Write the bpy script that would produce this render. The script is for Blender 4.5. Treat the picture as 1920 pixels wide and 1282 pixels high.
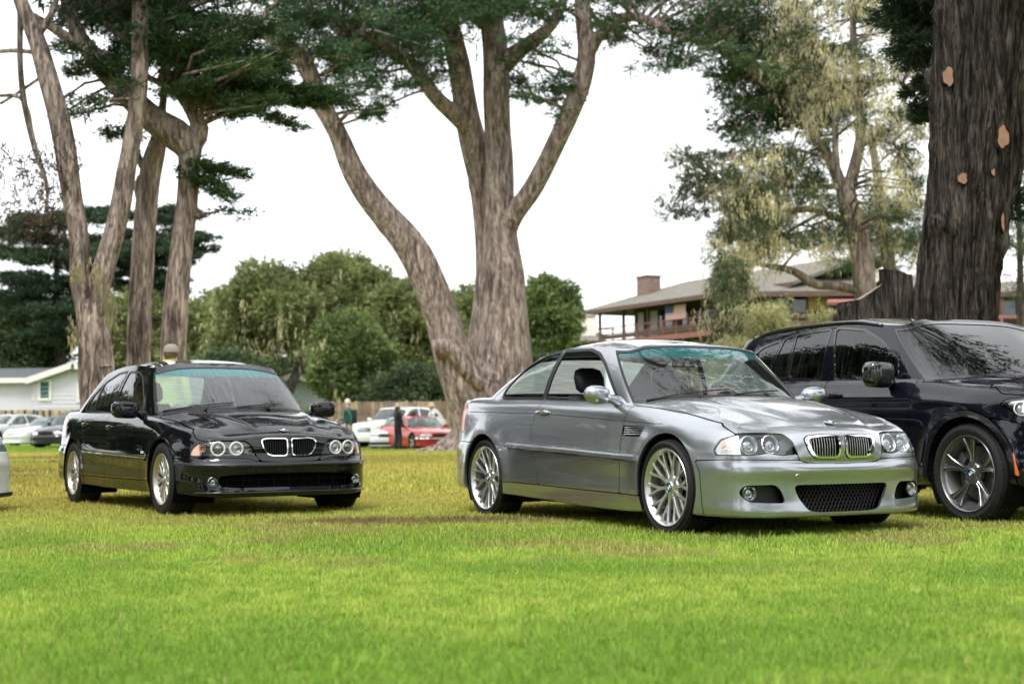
import bpy, bmesh, math, random
import numpy as np
from mathutils import Vector, Matrix
R = math.radians
rng = np.random.default_rng(7); random.seed(7)
for o in list(bpy.data.objects): bpy.data.objects.remove(o)
scene = bpy.context.scene
C = scene.collection
# ---------------------------------------------------------------- camera, sky, sun, exposure
CAM_H, PITCH, ROLL, FPX = .712, .0579, -.009, 2850.0
cd = bpy.data.cameras.new('camera'); cam = bpy.data.objects.new('camera', cd); C.objects.link(cam); scene.camera = cam
cd.sensor_width = 36.0; cd.lens = FPX/1920*36; cd.clip_start = .05; cd.clip_end = 3000
cam.matrix_world = Matrix.Translation((0, 0, CAM_H)) @ (Matrix.Rotation(PITCH, 4, 'X') @ Matrix.Rotation(R(90), 4, 'X') @ Matrix.Rotation(ROLL, 4, 'Z'))
cd.dof.use_dof = True; cd.dof.focus_distance = 10.6; cd.dof.aperture_fstop = 2.7
SUN_EL, SUN_AZ = 58, 205                     # degrees; azimuth clockwise from +Y
w = bpy.data.worlds.new('World'); scene.world = w; w.use_nodes = True
nt = w.node_tree; nt.nodes.clear()
wo = nt.nodes.new('ShaderNodeOutputWorld'); bg = nt.nodes.new('ShaderNodeBackground')
sky = nt.nodes.new('ShaderNodeTexSky'); sky.sky_type = 'NISHITA'; sky.sun_disc = False
sky.sun_elevation = R(SUN_EL); sky.sun_rotation = R(SUN_AZ); sky.air_density = 1.0; sky.dust_density = 6.0; sky.ozone_density = 1.0
# an overcast marine layer: the sky's colour is washed out to an even bright white
hs = nt.nodes.new('ShaderNodeHueSaturation'); hs.inputs['Saturation'].default_value = .12
mx = nt.nodes.new('ShaderNodeMix'); mx.data_type = 'RGBA'; mx.inputs[0].default_value = .82
mx.inputs[7].default_value = (9.6, 9.9, 10.1, 1)
nt.links.new(sky.outputs[0], hs.inputs['Color']); nt.links.new(hs.outputs[0], mx.inputs[6]); nt.links.new(mx.outputs[2], bg.inputs['Color'])
bg.inputs['Strength'].default_value = .115
nt.links.new(bg.outputs[0], wo.inputs['Surface'])
sl = bpy.data.lights.new('sun', 'SUN'); sl.energy = 1.3; sl.angle = R(14); sl.color = (1, .96, .9)
so = bpy.data.objects.new('sun', sl); C.objects.link(so)
_a, _e = R(SUN_AZ), R(SUN_EL)
so.rotation_euler = Vector((math.sin(_a)*math.cos(_e), math.cos(_a)*math.cos(_e), math.sin(_e))).to_track_quat('Z', 'Y').to_euler()
so.location = (0, 0, 40)
vs = scene.view_settings; vs.view_transform = 'Standard'; vs.look = 'None'; vs.exposure = 1.0; vs.gamma = 1; vs.use_curve_mapping = False
scene.render.engine = 'CYCLES'
scene.cycles.max_bounces = 6; scene.cycles.transparent_max_bounces = 14; scene.cycles.glossy_bounces = 4
# ---------------------------------------------------------------- helpers
def pix(u, v, Y):
    """point where the ray through photo pixel (u,v) reaches distance Y"""
    a, b = u-960, v-641; cr, sr = math.cos(ROLL), math.sin(ROLL)
    x = (cr*a+sr*b)/FPX; y = -(-sr*a+cr*b)/FPX; cp, sp = math.cos(PITCH), math.sin(PITCH)
    d = (x, cp-y*sp, sp+y*cp); t = Y/d[1]
    return Vector((t*d[0], Y, CAM_H+t*d[2]))
MATS = {}
def newmat(name):
    m = bpy.data.materials.new(name); m.use_nodes = True; MATS[name] = m
    n = m.node_tree.nodes; return m, n, m.node_tree.links, n['Principled BSDF']
def mat(name, col, rough=.5, metal=0., coat=0., spec=.5, noise=0., nscale=8., bump=0., bscale=30., emit=None, sub=0.):
    m, n, l, b = newmat(name)
    b.inputs['Base Color'].default_value = (*col, 1); b.inputs['Roughness'].default_value = rough; b.inputs['Metallic'].default_value = metal
    b.inputs['Coat Weight'].default_value = coat; b.inputs['Coat Roughness'].default_value = .03; b.inputs['Specular IOR Level'].default_value = spec
    if noise or bump:
        tc = n.new('ShaderNodeTexCoord')
    if noise:
        t = n.new('ShaderNodeTexNoise'); t.inputs['Scale'].default_value = nscale; t.inputs['Detail'].default_value = 6
        l.new(tc.outputs['Object'], t.inputs['Vector'])
        r = n.new('ShaderNodeMapRange'); r.inputs[1].default_value = .3; r.inputs[2].default_value = .7; r.inputs[3].default_value = 1-noise; r.inputs[4].default_value = 1+noise
        l.new(t.outputs['Fac'], r.inputs[0])
        x = n.new('ShaderNodeMix'); x.data_type = 'RGBA'; x.blend_type = 'MULTIPLY'; x.inputs[0].default_value = 1; x.inputs[6].default_value = (*col, 1)
        l.new(r.outputs[0], x.inputs[7]); l.new(x.outputs[2], b.inputs['Base Color'])
    if bump:
        t = n.new('ShaderNodeTexNoise'); t.inputs['Scale'].default_value = bscale; t.inputs['Detail'].default_value = 5
        l.new(tc.outputs['Object'], t.inputs['Vector'])
        u = n.new('ShaderNodeBump'); u.inputs['Strength'].default_value = bump; u.inputs['Distance'].default_value = .02
        l.new(t.outputs['Fac'], u.inputs['Height']); l.new(u.outputs[0], b.inputs['Normal'])
    if emit: b.inputs['Emission Color'].default_value = (*emit[:3], 1); b.inputs['Emission Strength'].default_value = emit[3]
    return m
def link(o, parent=None):
    C.objects.link(o)
    if parent is not None: o.parent = parent
    return o
def mesh(name, V, Fc, m=None, parent=None, smooth=True, normals=None, mi=None):
    me = bpy.data.meshes.new(name); V = np.asarray(V, float)
    if isinstance(Fc, np.ndarray):
        k = Fc.shape[1]; nf = len(Fc)
        me.vertices.add(len(V)); me.vertices.foreach_set('co', V.ravel())
        me.loops.add(nf*k); me.loops.foreach_set('vertex_index', Fc.astype(np.int32).ravel())
        me.polygons.add(nf); me.polygons.foreach_set('loop_start', np.arange(0, nf*k, k, dtype=np.int32)); me.polygons.foreach_set('loop_total', np.full(nf, k, np.int32))
        me.update(calc_edges=True)
    else:
        me.from_pydata(V.tolist(), [], [tuple(f) for f in Fc])
    ms = m if isinstance(m, (list, tuple)) else [m]
    for q in ms:
        if q is not None: me.materials.append(MATS[q] if isinstance(q, str) else q)
    if mi is not None: me.polygons.foreach_set('material_index', np.asarray(mi, np.int32))
    me.polygons.foreach_set('use_smooth', np.full(len(me.polygons), smooth, bool))
    if normals is not None: me.normals_split_custom_set_from_vertices([tuple(x) for x in normals])
    me.validate(); me.update()
    return link(bpy.data.objects.new(name, me), parent)
def thing(name, label, cat, loc=(0, 0, 0), rotz=0., group=None):
    o = bpy.data.objects.new(name, None); o.empty_display_size = .2; C.objects.link(o); o.location = loc; o.rotation_euler = (0, 0, rotz)
    return tag(o, label, cat, group)
def tag(o, label, cat, group=None):
    o['label'] = label; o['category'] = cat
    if group: o['group'] = group
    return o
def struct(o): o['kind'] = 'structure'; return o
def stuff(o): o['kind'] = 'stuff'; return o
def copy_tree(o, parent=None):
    c = o.copy(); C.objects.link(c); c.parent = parent
    for ch in list(o.children): copy_tree(ch, c)
    return c
class MB:
    """collects simple shapes into one mesh"""
    def __init__(s): s.v = []; s.f = []; s.mi = []
    def add(s, V, Fc, mi=0):
        b = len(s.v); s.v += [tuple(map(float, p)) for p in V]; s.f += [tuple(b+i for i in f) for f in Fc]; s.mi += [mi]*len(Fc); return s
    def box(s, c, d, rot=None, mi=0, taper=1.0):
        hx, hy, hz = d[0]/2, d[1]/2, d[2]/2
        P = [(-hx, -hy, -hz), (hx, -hy, -hz), (hx, hy, -hz), (-hx, hy, -hz), (-hx*taper, -hy*taper, hz), (hx*taper, -hy*taper, hz), (hx*taper, hy*taper, hz), (-hx*taper, hy*taper, hz)]
        M = rot if rot is not None else Matrix.Identity(3)
        return s.add([Vector(c)+M @ Vector(p) for p in P], [(0, 3, 2, 1), (4, 5, 6, 7), (0, 1, 5, 4), (1, 2, 6, 5), (2, 3, 7, 6), (3, 0, 4, 7)], mi)
    def tube(s, pts, rad, n=8, mi=0, cap=True):
        pts = [Vector(p) for p in pts]; rad = rad if hasattr(rad, '__len__') else [rad]*len(pts)
        V = []; Fc = []; pn = None
        for i, p in enumerate(pts):
            t = (pts[min(i+1, len(pts)-1)]-pts[max(i-1, 0)]); t = t.normalized() if t.length > 1e-9 else Vector((0, 0, 1))
            if pn is None: a = Vector((0, 0, 1)) if abs(t.z) < .9 else Vector((1, 0, 0)); pn = t.cross(a).normalized()
            pn = (pn-t*pn.dot(t)).normalized(); q = t.cross(pn)
            for k in range(n):
                an = 2*math.pi*k/n; V.append(p+(pn*math.cos(an)+q*math.sin(an))*rad[i])
        for i in range(len(pts)-1):
            for k in range(n): Fc.append((i*n+k, i*n+(k+1) % n, (i+1)*n+(k+1) % n, (i+1)*n+k))
        if cap: Fc += [tuple(range(n-1, -1, -1)), tuple((len(pts)-1)*n+k for k in range(n))]
        return s.add(V, Fc, mi)
    def lathe(s, prof, n=48, axis='Y', c=(0, 0, 0), mi=0, close=False):
        """prof: (radius, along)"""
        V = []; Fc = []; m = len(prof)
        for k in range(n):
            a = 2*math.pi*k/n; ca, sa = math.cos(a), math.sin(a)
            for r, h in prof:
                V.append({'Y': (c[0]+r*ca, c[1]+h, c[2]+r*sa), 'X': (c[0]+h, c[1]+r*ca, c[2]+r*sa), 'Z': (c[0]+r*ca, c[1]+r*sa, c[2]+h)}[axis])
        for k in range(n):
            k2 = (k+1) % n
            for j in range(m-1 if not close else m):
                j2 = (j+1) % m; Fc.append((k*m+j, k*m+j2, k2*m+j2, k2*m+j))
        return s.add(V, Fc, mi)
    def prism(s, poly, h0, h1, fn, mi=0):
        n = len(poly); V = [fn(p[0], p[1], h0) for p in poly]+[fn(p[0], p[1], h1) for p in poly]
        return s.add(V, [tuple(range(n-1, -1, -1)), tuple(range(n, 2*n))]+[(i, (i+1) % n, n+(i+1) % n, n+i) for i in range(n)], mi)
    def sphere(s, c, r, n=12, m=8, mi=0):
        r = r if hasattr(r, '__len__') else (r, r, r); V = []; Fc = []
        for i in range(m+1):
            ph = math.pi*i/m
            for k in range(n):
                a = 2*math.pi*k/n; V.append((c[0]+r[0]*math.sin(ph)*math.cos(a), c[1]+r[1]*math.sin(ph)*math.sin(a), c[2]+r[2]*math.cos(ph)))
        for i in range(m):
            for k in range(n): Fc.append((i*n+k, (i+1)*n+k, (i+1)*n+(k+1) % n, i*n+(k+1) % n))
        return s.add(V, Fc, mi)
    def build(s, name, m, parent=None, smooth=False, fix=True, sharp=None):
        o = mesh(name, s.v, s.f, m, parent, smooth, None, s.mi if isinstance(m, (list, tuple)) else None)
        if fix:
            bm = bmesh.new(); bm.from_mesh(o.data); bmesh.ops.recalc_face_normals(bm, faces=bm.faces); bm.to_mesh(o.data); bm.free()
        if sharp is not None: o.data.set_sharp_from_angle(angle=R(sharp))
        return o
def bevel(o, w=.004, seg=2, ang=40):
    bm = bmesh.new(); bm.from_mesh(o.data); bmesh.ops.remove_doubles(bm, verts=bm.verts, dist=1e-5)
    es = [e for e in bm.edges if len(e.link_faces) == 2 and e.calc_face_angle(0) > R(ang)]
    bmesh.ops.bevel(bm, geom=es, offset=w, segments=seg, affect='EDGES', profile=.5, clamp_overlap=True)
    for f in bm.faces: f.smooth = True
    bm.to_mesh(o.data); bm.free(); o.data.set_sharp_from_angle(angle=R(50)); return o
def panel(name, surf, U, V, field, m, parent, off=0., flange=.012, gap=.0025, fl_mat=None, thick=None):
    """cut a piece out of a surface; its cut edges turn inwards"""
    prm, Fc = clip_grid(U, V, (lambda u, v: field(u, v)-gap))
    if not Fc: return None
    u, v = prm[:, 0], prm[:, 1]
    P = surf.pos(u, v, off); e = 1e-3
    du = surf.pos(u+e, v, off)-surf.pos(u-e, v, off); dv = surf.pos(u, v+e*5, off)-surf.pos(u, v-e*5, off)
    N = np.cross(du, dv); l = np.linalg.norm(N, axis=1, keepdims=True); N = N/np.maximum(l, 1e-12)
    # orient the normals outwards
    c = np.array([np.clip(P[:, 0], -2.4, 0), 0*P[:, 1], np.clip(P[:, 2], .3, .75)]).T
    sg = np.sign((N*(P-c)).sum(1)); flip = np.median(sg) < 0
    if flip: N = -N; Fc = [f[::-1] for f in Fc]
    V_, F_, Nn, mi = [P], list(Fc), [N], [0]*len(Fc)
    if flange:
        cnt = {}
        for f in Fc:
            for i in range(len(f)):
                a, b = f[i], f[(i+1) % len(f)]; k = (a, b) if a < b else (b, a)
                cnt.setdefault(k, []).append((a, b))
        bd = [x[0] for x in cnt.values() if len(x) == 1]
        base = len(P); vs_ = sorted({i for e_ in bd for i in e_}); ix = {i: n for n, i in enumerate(vs_)}; n = len(vs_)
        top = P[vs_]; low = top-N[vs_]*flange
        V_ += [top, low]
        en = np.zeros((n, 3))
        for a, b in bd:
            d = P[b]-P[a]; q = np.cross(d, N[a]); en[ix[a]] += q; en[ix[b]] += q
        en /= np.maximum(np.linalg.norm(en, axis=1, keepdims=True), 1e-9)
        Nn += [en, en]
        for a, b in bd: F_.append((base+ix[b], base+ix[a], base+n+ix[a], base+n+ix[b])); mi.append(1 if fl_mat else 0)
    o = mesh(name, np.vstack(V_), F_, [m, fl_mat] if fl_mat else m, parent, True, np.vstack(Nn), mi)
    return o
# ---------------------------------------------------------------- materials for vehicles
def paint(name, col, metal, rough, flake=.0, wet=.25, coatr=.02):
    m, n, l, b = newmat(name)
    b.inputs['Base Color'].default_value = (*col, 1); b.inputs['Metallic'].default_value = metal; b.inputs['Roughness'].default_value = rough
    b.inputs['Specular IOR Level'].default_value = 0.; b.inputs['Coat Weight'].default_value = 1.; b.inputs['Coat Roughness'].default_value = coatr; b.inputs['Coat IOR'].default_value = 1.5
    tc = n.new('ShaderNodeTexCoord')
    # rain beads standing on the paint: relief only on faces that look up
    v = n.new('ShaderNodeTexVoronoi'); v.inputs['Scale'].default_value = 95; v.inputs['Randomness'].default_value = 1; l.new(tc.outputs['Object'], v.inputs['Vector'])
    r = n.new('ShaderNodeMapRange'); r.inputs[1].default_value = .12; r.inputs[2].default_value = .36; r.inputs[3].default_value = 1; r.inputs[4].default_value = 0; l.new(v.outputs['Distance'], r.inputs[0])
    g = n.new('ShaderNodeNewGeometry'); sx = n.new('ShaderNodeSeparateXYZ'); l.new(g.outputs['Normal'], sx.inputs[0])
    up = n.new('ShaderNodeMapRange'); up.inputs[1].default_value = .35; up.inputs[2].default_value = .9; l.new(sx.outputs['Z'], up.inputs[0])
    no = n.new('ShaderNodeTexNoise'); no.inputs['Scale'].default_value = 7; no.inputs['Detail'].default_value = 3; l.new(tc.outputs['Object'], no.inputs['Vector'])
    nr = n.new('ShaderNodeMapRange'); nr.inputs[1].default_value = .42; nr.inputs[2].default_value = .6; l.new(no.outputs['Fac'], nr.inputs[0])
    mu = n.new('ShaderNodeMath'); mu.operation = 'MULTIPLY'; l.new(r.outputs[0], mu.inputs[0]); l.new(up.outputs[0], mu.inputs[1])
    mu2 = n.new('ShaderNodeMath'); mu2.operation = 'MULTIPLY'; l.new(mu.outputs[0], mu2.inputs[0]); l.new(nr.outputs[0], mu2.inputs[1])
    bp = n.new('ShaderNodeBump'); bp.inputs['Strength'].default_value = wet; bp.inputs['Distance'].default_value = .004; l.new(mu2.outputs[0], bp.inputs['Height'])
    l.new(bp.outputs[0], b.inputs['Coat Normal'])
    if flake:
        f = n.new('ShaderNodeTexNoise'); f.inputs['Scale'].default_value = 900; f.inputs['Detail'].default_value = 2; l.new(tc.outputs['Object'], f.inputs['Vector'])
        x = n.new('ShaderNodeMapRange'); x.inputs[3].default_value = 1-flake; x.inputs[4].default_value = 1+flake; l.new(f.outputs['Fac'], x.inputs[0])
        y = n.new('ShaderNodeMix'); y.data_type = 'RGBA'; y.blend_type = 'MULTIPLY'; y.inputs[0].default_value = 1; y.inputs[6].default_value = (*col, 1); l.new(x.outputs[0], y.inputs[7]); l.new(y.outputs[2], b.inputs['Base Color'])
    return m
def glass(name, tint, refl=1.0, rough=.0, band=None, streak=0., axis='y', mist=0.):
    """thin pane: tinted see-through plus mirror reflection that grows at grazing angles"""
    m = bpy.data.materials.new(name); m.use_nodes = True; MATS[name] = m; n, l = m.node_tree.nodes, m.node_tree.links; n.clear()
    o = n.new('ShaderNodeOutputMaterial'); tr = n.new('ShaderNodeBsdfTransparent'); gl = n.new('ShaderNodeBsdfGlossy'); mx = n.new('ShaderNodeMixShader'); ge = n.new('ShaderNodeNewGeometry'); dp = n.new('ShaderNodeVectorMath'); dp.operation = 'DOT_PRODUCT'; l.new(ge.outputs['Normal'], dp.inputs[0]); l.new(ge.outputs['Incoming'], dp.inputs[1])
    ab = n.new('ShaderNodeMath'); ab.operation = 'ABSOLUTE'; l.new(dp.outputs['Value'], ab.inputs[0]); om = n.new('ShaderNodeMath'); om.operation = 'SUBTRACT'; om.inputs[0].default_value = 1.; l.new(ab.outputs[0], om.inputs[1])
    pw = n.new('ShaderNodeMath'); pw.operation = 'POWER'; pw.inputs[1].default_value = 5.; l.new(om.outputs[0], pw.inputs[0]); fr = n.new('ShaderNodeMath'); fr.operation = 'MULTIPLY_ADD'; fr.inputs[1].default_value = .92; fr.inputs[2].default_value = .075; l.new(pw.outputs[0], fr.inputs[0])
    gl.inputs['Roughness'].default_value = rough; gl.inputs['Color'].default_value = (refl, refl, refl, 1); tr.inputs['Color'].default_value = (*tint, 1)
    tc = n.new('ShaderNodeTexCoord')
    if band:      # shade band along the top edge of a windscreen (heights in the car's own metres)
        sx = n.new('ShaderNodeSeparateXYZ'); l.new(tc.outputs['Object'], sx.inputs[0]); mr = n.new('ShaderNodeMapRange'); mr.inputs[1].default_value = band[0]; mr.inputs[2].default_value = band[1]; l.new(sx.outputs['Z'], mr.inputs[0])
        cm = n.new('ShaderNodeMix'); cm.data_type = 'RGBA'; cm.inputs[6].default_value = (*tint, 1); cm.inputs[7].default_value = (*band[2], 1); l.new(mr.outputs[0], cm.inputs[0]); l.new(cm.outputs[2], tr.inputs['Color'])
    hgt = None
    v = n.new('ShaderNodeTexVoronoi'); v.inputs['Scale'].default_value = 80; l.new(tc.outputs['Object'], v.inputs['Vector'])
    r = n.new('ShaderNodeMapRange'); r.inputs[1].default_value = .1; r.inputs[2].default_value = .3; r.inputs[3].default_value = 1; r.inputs[4].default_value = 0; l.new(v.outputs['Distance'], r.inputs[0])
    hgt = r.outputs[0]
    if streak:     # runs of rain water
        mp = n.new('ShaderNodeMapping'); mp.inputs['Scale'].default_value = (70, 4, 3.2) if axis == 'y' else (2.6, 75, 2.6); l.new(tc.outputs['Object'], mp.inputs['Vector'])
        sn = n.new('ShaderNodeTexNoise'); sn.inputs['Scale'].default_value = 1; sn.inputs['Detail'].default_value = 3; sn.inputs['Distortion'].default_value = .4; l.new(mp.outputs[0], sn.inputs['Vector'])
        sr_ = n.new('ShaderNodeMapRange'); sr_.inputs[1].default_value = .5; sr_.inputs[2].default_value = .68; l.new(sn.outputs['Fac'], sr_.inputs[0])
        ad = n.new('ShaderNodeMath'); ad.operation = 'MULTIPLY_ADD'; ad.inputs[1].default_value = streak*4; l.new(sr_.outputs[0], ad.inputs[0]); l.new(hgt, ad.inputs[2]); hgt = ad.outputs[0]
        df = n.new('ShaderNodeBsdfDiffuse'); df.inputs['Color'].default_value = (.5, .55, .54, 1)
        if band: dm = n.new('ShaderNodeMix'); dm.data_type = 'RGBA'; dm.inputs[6].default_value = (.5, .55, .54, 1); dm.inputs[7].default_value = (*band[3], 1); l.new(mr.outputs[0], dm.inputs[0]); l.new(dm.outputs[2], df.inputs['Color'])
        tl = n.new('ShaderNodeBsdfTranslucent'); tl.inputs['Color'].default_value = (.75, .82, .78, 1); dt = n.new('ShaderNodeMixShader'); dt.inputs[0].default_value = .5; l.new(df.outputs[0], dt.inputs[1]); l.new(tl.outputs[0], dt.inputs[2])
        m2 = n.new('ShaderNodeMixShader'); k = n.new('ShaderNodeMath'); k.operation = 'MULTIPLY_ADD'; k.inputs[1].default_value = streak*.40; k.inputs[2].default_value = mist; l.new(sr_.outputs[0], k.inputs[0])
        if band: kb = n.new('ShaderNodeMath'); kb.operation = 'MULTIPLY_ADD'; kb.inputs[1].default_value = .35; l.new(mr.outputs[0], kb.inputs[0]); l.new(k.outputs[0], kb.inputs[2]); k = kb
        l.new(k.outputs[0], m2.inputs[0]); l.new(tr.outputs[0], m2.inputs[1]); l.new(dt.outputs[0], m2.inputs[2]); trs = m2.outputs[0]
    else: trs = tr.outputs[0]
    bp = n.new('ShaderNodeBump'); bp.inputs['Strength'].default_value = .0 if streak < .3 else .05; bp.inputs['Distance'].default_value = .003; l.new(hgt, bp.inputs['Height']); l.new(bp.outputs[0], gl.inputs['Normal'])
    l.new(fr.outputs[0], mx.inputs[0]); l.new(trs, mx.inputs[1]); l.new(gl.outputs[0], mx.inputs[2]); l.new(mx.outputs[0], o.inputs['Surface']); return m
paint('silver_paint', (.37, .385, .415), .9, .27, .10)
paint('black_paint', (.004, .0045, .006), .0, .35, 0, .35)
paint('carbon_paint', (.004, .005, .010), .2, .3, 0, .35)
paint('white_paint', (.74, .75, .74), .0, .35, 0, .15)
paint('red_paint', (.50, .045, .03), .0, .35, 0, .15)
paint('dark_paint', (.03, .03, .035), .3, .3)
paint('grey_paint', (.42, .44, .45), .6, .3)
paint('blue_paint', (.05, .08, .16), .3, .3)
glass('clear_glass', (.80, .90, .88), 1.)
glass('screen_glass', (.80, .90, .87), 1., band=(1.22, 1.25, (.02, .30, .34), (.06, .42, .46)), streak=.02, axis='x', mist=.015)
glass('wet_screen_glass', (.70, .84, .80), 1., band=(1.228, 1.252, (.01, .38, .40), (.01, .42, .45)), streak=.42, axis='x', mist=.10)
glass('misted_glass', (.80, .90, .87), 1., streak=.7, mist=.45)
glass('dark_glass', (.035, .04, .045), 1., streak=.12)
glass('dark_wet_glass', (.03, .035, .042), 1., streak=.16)
glass('lamp_glass', (.93, .95, .96), .9)
mat('rubber', (.012, .012, .013), .75, spec=.3, bump=.15, bscale=90)
mat('trim_black', (.01, .01, .011), .4)
mat('well_black', (.004, .004, .004), .95, spec=.1)
mat('interior_black', (.012, .012, .014), .55)
mat('leather_black', (.014, .014, .016), .42, bump=.1, bscale=120)
mat('leather_grey', (.10, .105, .11), .5, bump=.1, bscale=120)
mat('chrome', (.82, .83, .84), .07, metal=1)
mat('satin_chrome', (.55, .56, .57), .25, metal=1)
mat('alloy', (.58, .575, .57), .28, metal=.85, coat=.3)
mat('alloy_warm', (.50, .46, .41), .3, metal=.8, coat=.3)
mat('alloy_dark', (.06, .06, .065), .3, metal=.7, coat=.4)
mat('brake_disc', (.30, .30, .30), .35, metal=.9, noise=.15, nscale=20)
mat('caliper', (.16, .16, .17), .45, metal=.5)
mat('caliper_blue', (.01, .03, .22), .35, coat=.5)
mat('reflector', (.75, .76, .78), .12, metal=1)
mat('lamp_dark', (.06, .062, .066), .25)
mat('amber', (.62, .13, .015), .25, coat=.5)
mat('amber_pale', (.72, .36, .24), .25, coat=.6)
mat('ring_pale', (.78, .76, .70), .3, coat=.5)
mat('red_lens', (.35, .01, .01), .2, coat=.8)
mat('emblem_blue', (.01, .16, .42), .25, coat=.6)
mat('emblem_white', (.78, .78, .78), .25, coat=.6)
mat('emblem_black', (.01, .01, .012), .25, coat=.6)
mat('mesh_black', (.008, .008, .009), .5)
mat('tyre_mark', (.035, .035, .036), .7)
# ---------------------------------------------------------------- surface maths (numpy)
def pchip(xs, ys):
    xs = np.asarray(xs, float); ys = np.asarray(ys, float)
    h = np.diff(xs); dl = np.diff(ys) / h; n = len(xs); m = np.zeros(n)
    for i in range(1, n - 1):
        if dl[i-1] * dl[i] > 0:
            w1 = 2*h[i] + h[i-1]; w2 = h[i] + 2*h[i-1]
            m[i] = (w1 + w2) / (w1/dl[i-1] + w2/dl[i])
    def f(x):
        x = np.clip(np.asarray(x, float), xs[0], xs[-1])
        i = np.clip(np.searchsorted(xs, x, side='right') - 1, 0, n - 2)
        t = (x - xs[i]) / h[i]; t2 = t*t; t3 = t2*t
        return (2*t3-3*t2+1)*ys[i] + (t3-2*t2+t)*h[i]*m[i] + (3*t2-2*t3)*ys[i+1] + (t3-t2)*h[i]*m[i+1]
    return f

def cspline(xs, ys):
    xs = np.asarray(xs, float); ys = np.asarray(ys, float); n = len(xs); h = np.diff(xs)
    A = np.zeros((n, n)); b = np.zeros(n); A[0, 0] = A[-1, -1] = 1
    for i in range(1, n - 1):
        A[i, i-1] = h[i-1]; A[i, i] = 2*(h[i-1]+h[i]); A[i, i+1] = h[i]
        b[i] = 6*((ys[i+1]-ys[i])/h[i] - (ys[i]-ys[i-1])/h[i-1])
    M = np.linalg.solve(A, b)
    def f(x):
        x = np.clip(np.asarray(x, float), xs[0], xs[-1])
        i = np.clip(np.searchsorted(xs, x, side='right') - 1, 0, n - 2)
        a = xs[i+1]-x; c = x-xs[i]; hh = h[i]
        return (M[i]*a**3 + M[i+1]*c**3)/(6*hh) + (ys[i]/hh - M[i]*hh/6)*a + (ys[i+1]/hh - M[i+1]*hh/6)*c
    return f

def smooth01(x): 
    x = np.clip(x, 0, 1); return x*x*(3-2*x)

def polysd(px, py, poly):
    """signed distance, positive inside"""
    P = np.asarray(poly, float); n = len(P)
    d = np.full(px.shape, 1e9); ins = np.zeros(px.shape, bool)
    for i in range(n):
        ax, ay = P[i]; bx, by = P[(i+1) % n]
        ex, ey = bx-ax, by-ay; wx, wy = px-ax, py-ay
        t = np.clip((wx*ex+wy*ey)/max(ex*ex+ey*ey, 1e-12), 0, 1)
        d = np.minimum(d, (wx-t*ex)**2 + (wy-t*ey)**2)
        c = ((ay > py) != (by > py))
        with np.errstate(divide='ignore', invalid='ignore'):
            xi = ex*(py-ay)/np.where(ey == 0, 1e-12, ey)+ax
        ins ^= c & (px < xi)
    d = np.sqrt(d); return np.where(ins, d, -d)

def rpoly(pts, r=.02, n=4):
    """round the corners of a polygon"""
    P = [np.asarray(p, float) for p in pts]; out = []; N = len(P)
    for i in range(N):
        a, b, c = P[i-1], P[i], P[(i+1) % N]
        la, lc = np.linalg.norm(a-b), np.linalg.norm(c-b); q = min(r, la*.45, lc*.45)
        p0 = b+(a-b)/la*q; p1 = b+(c-b)/lc*q
        for k in range(n+1):
            t = k/n; out.append((1-t)**2*p0+2*t*(1-t)*b+t*t*p1)
    return np.array(out)

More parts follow.
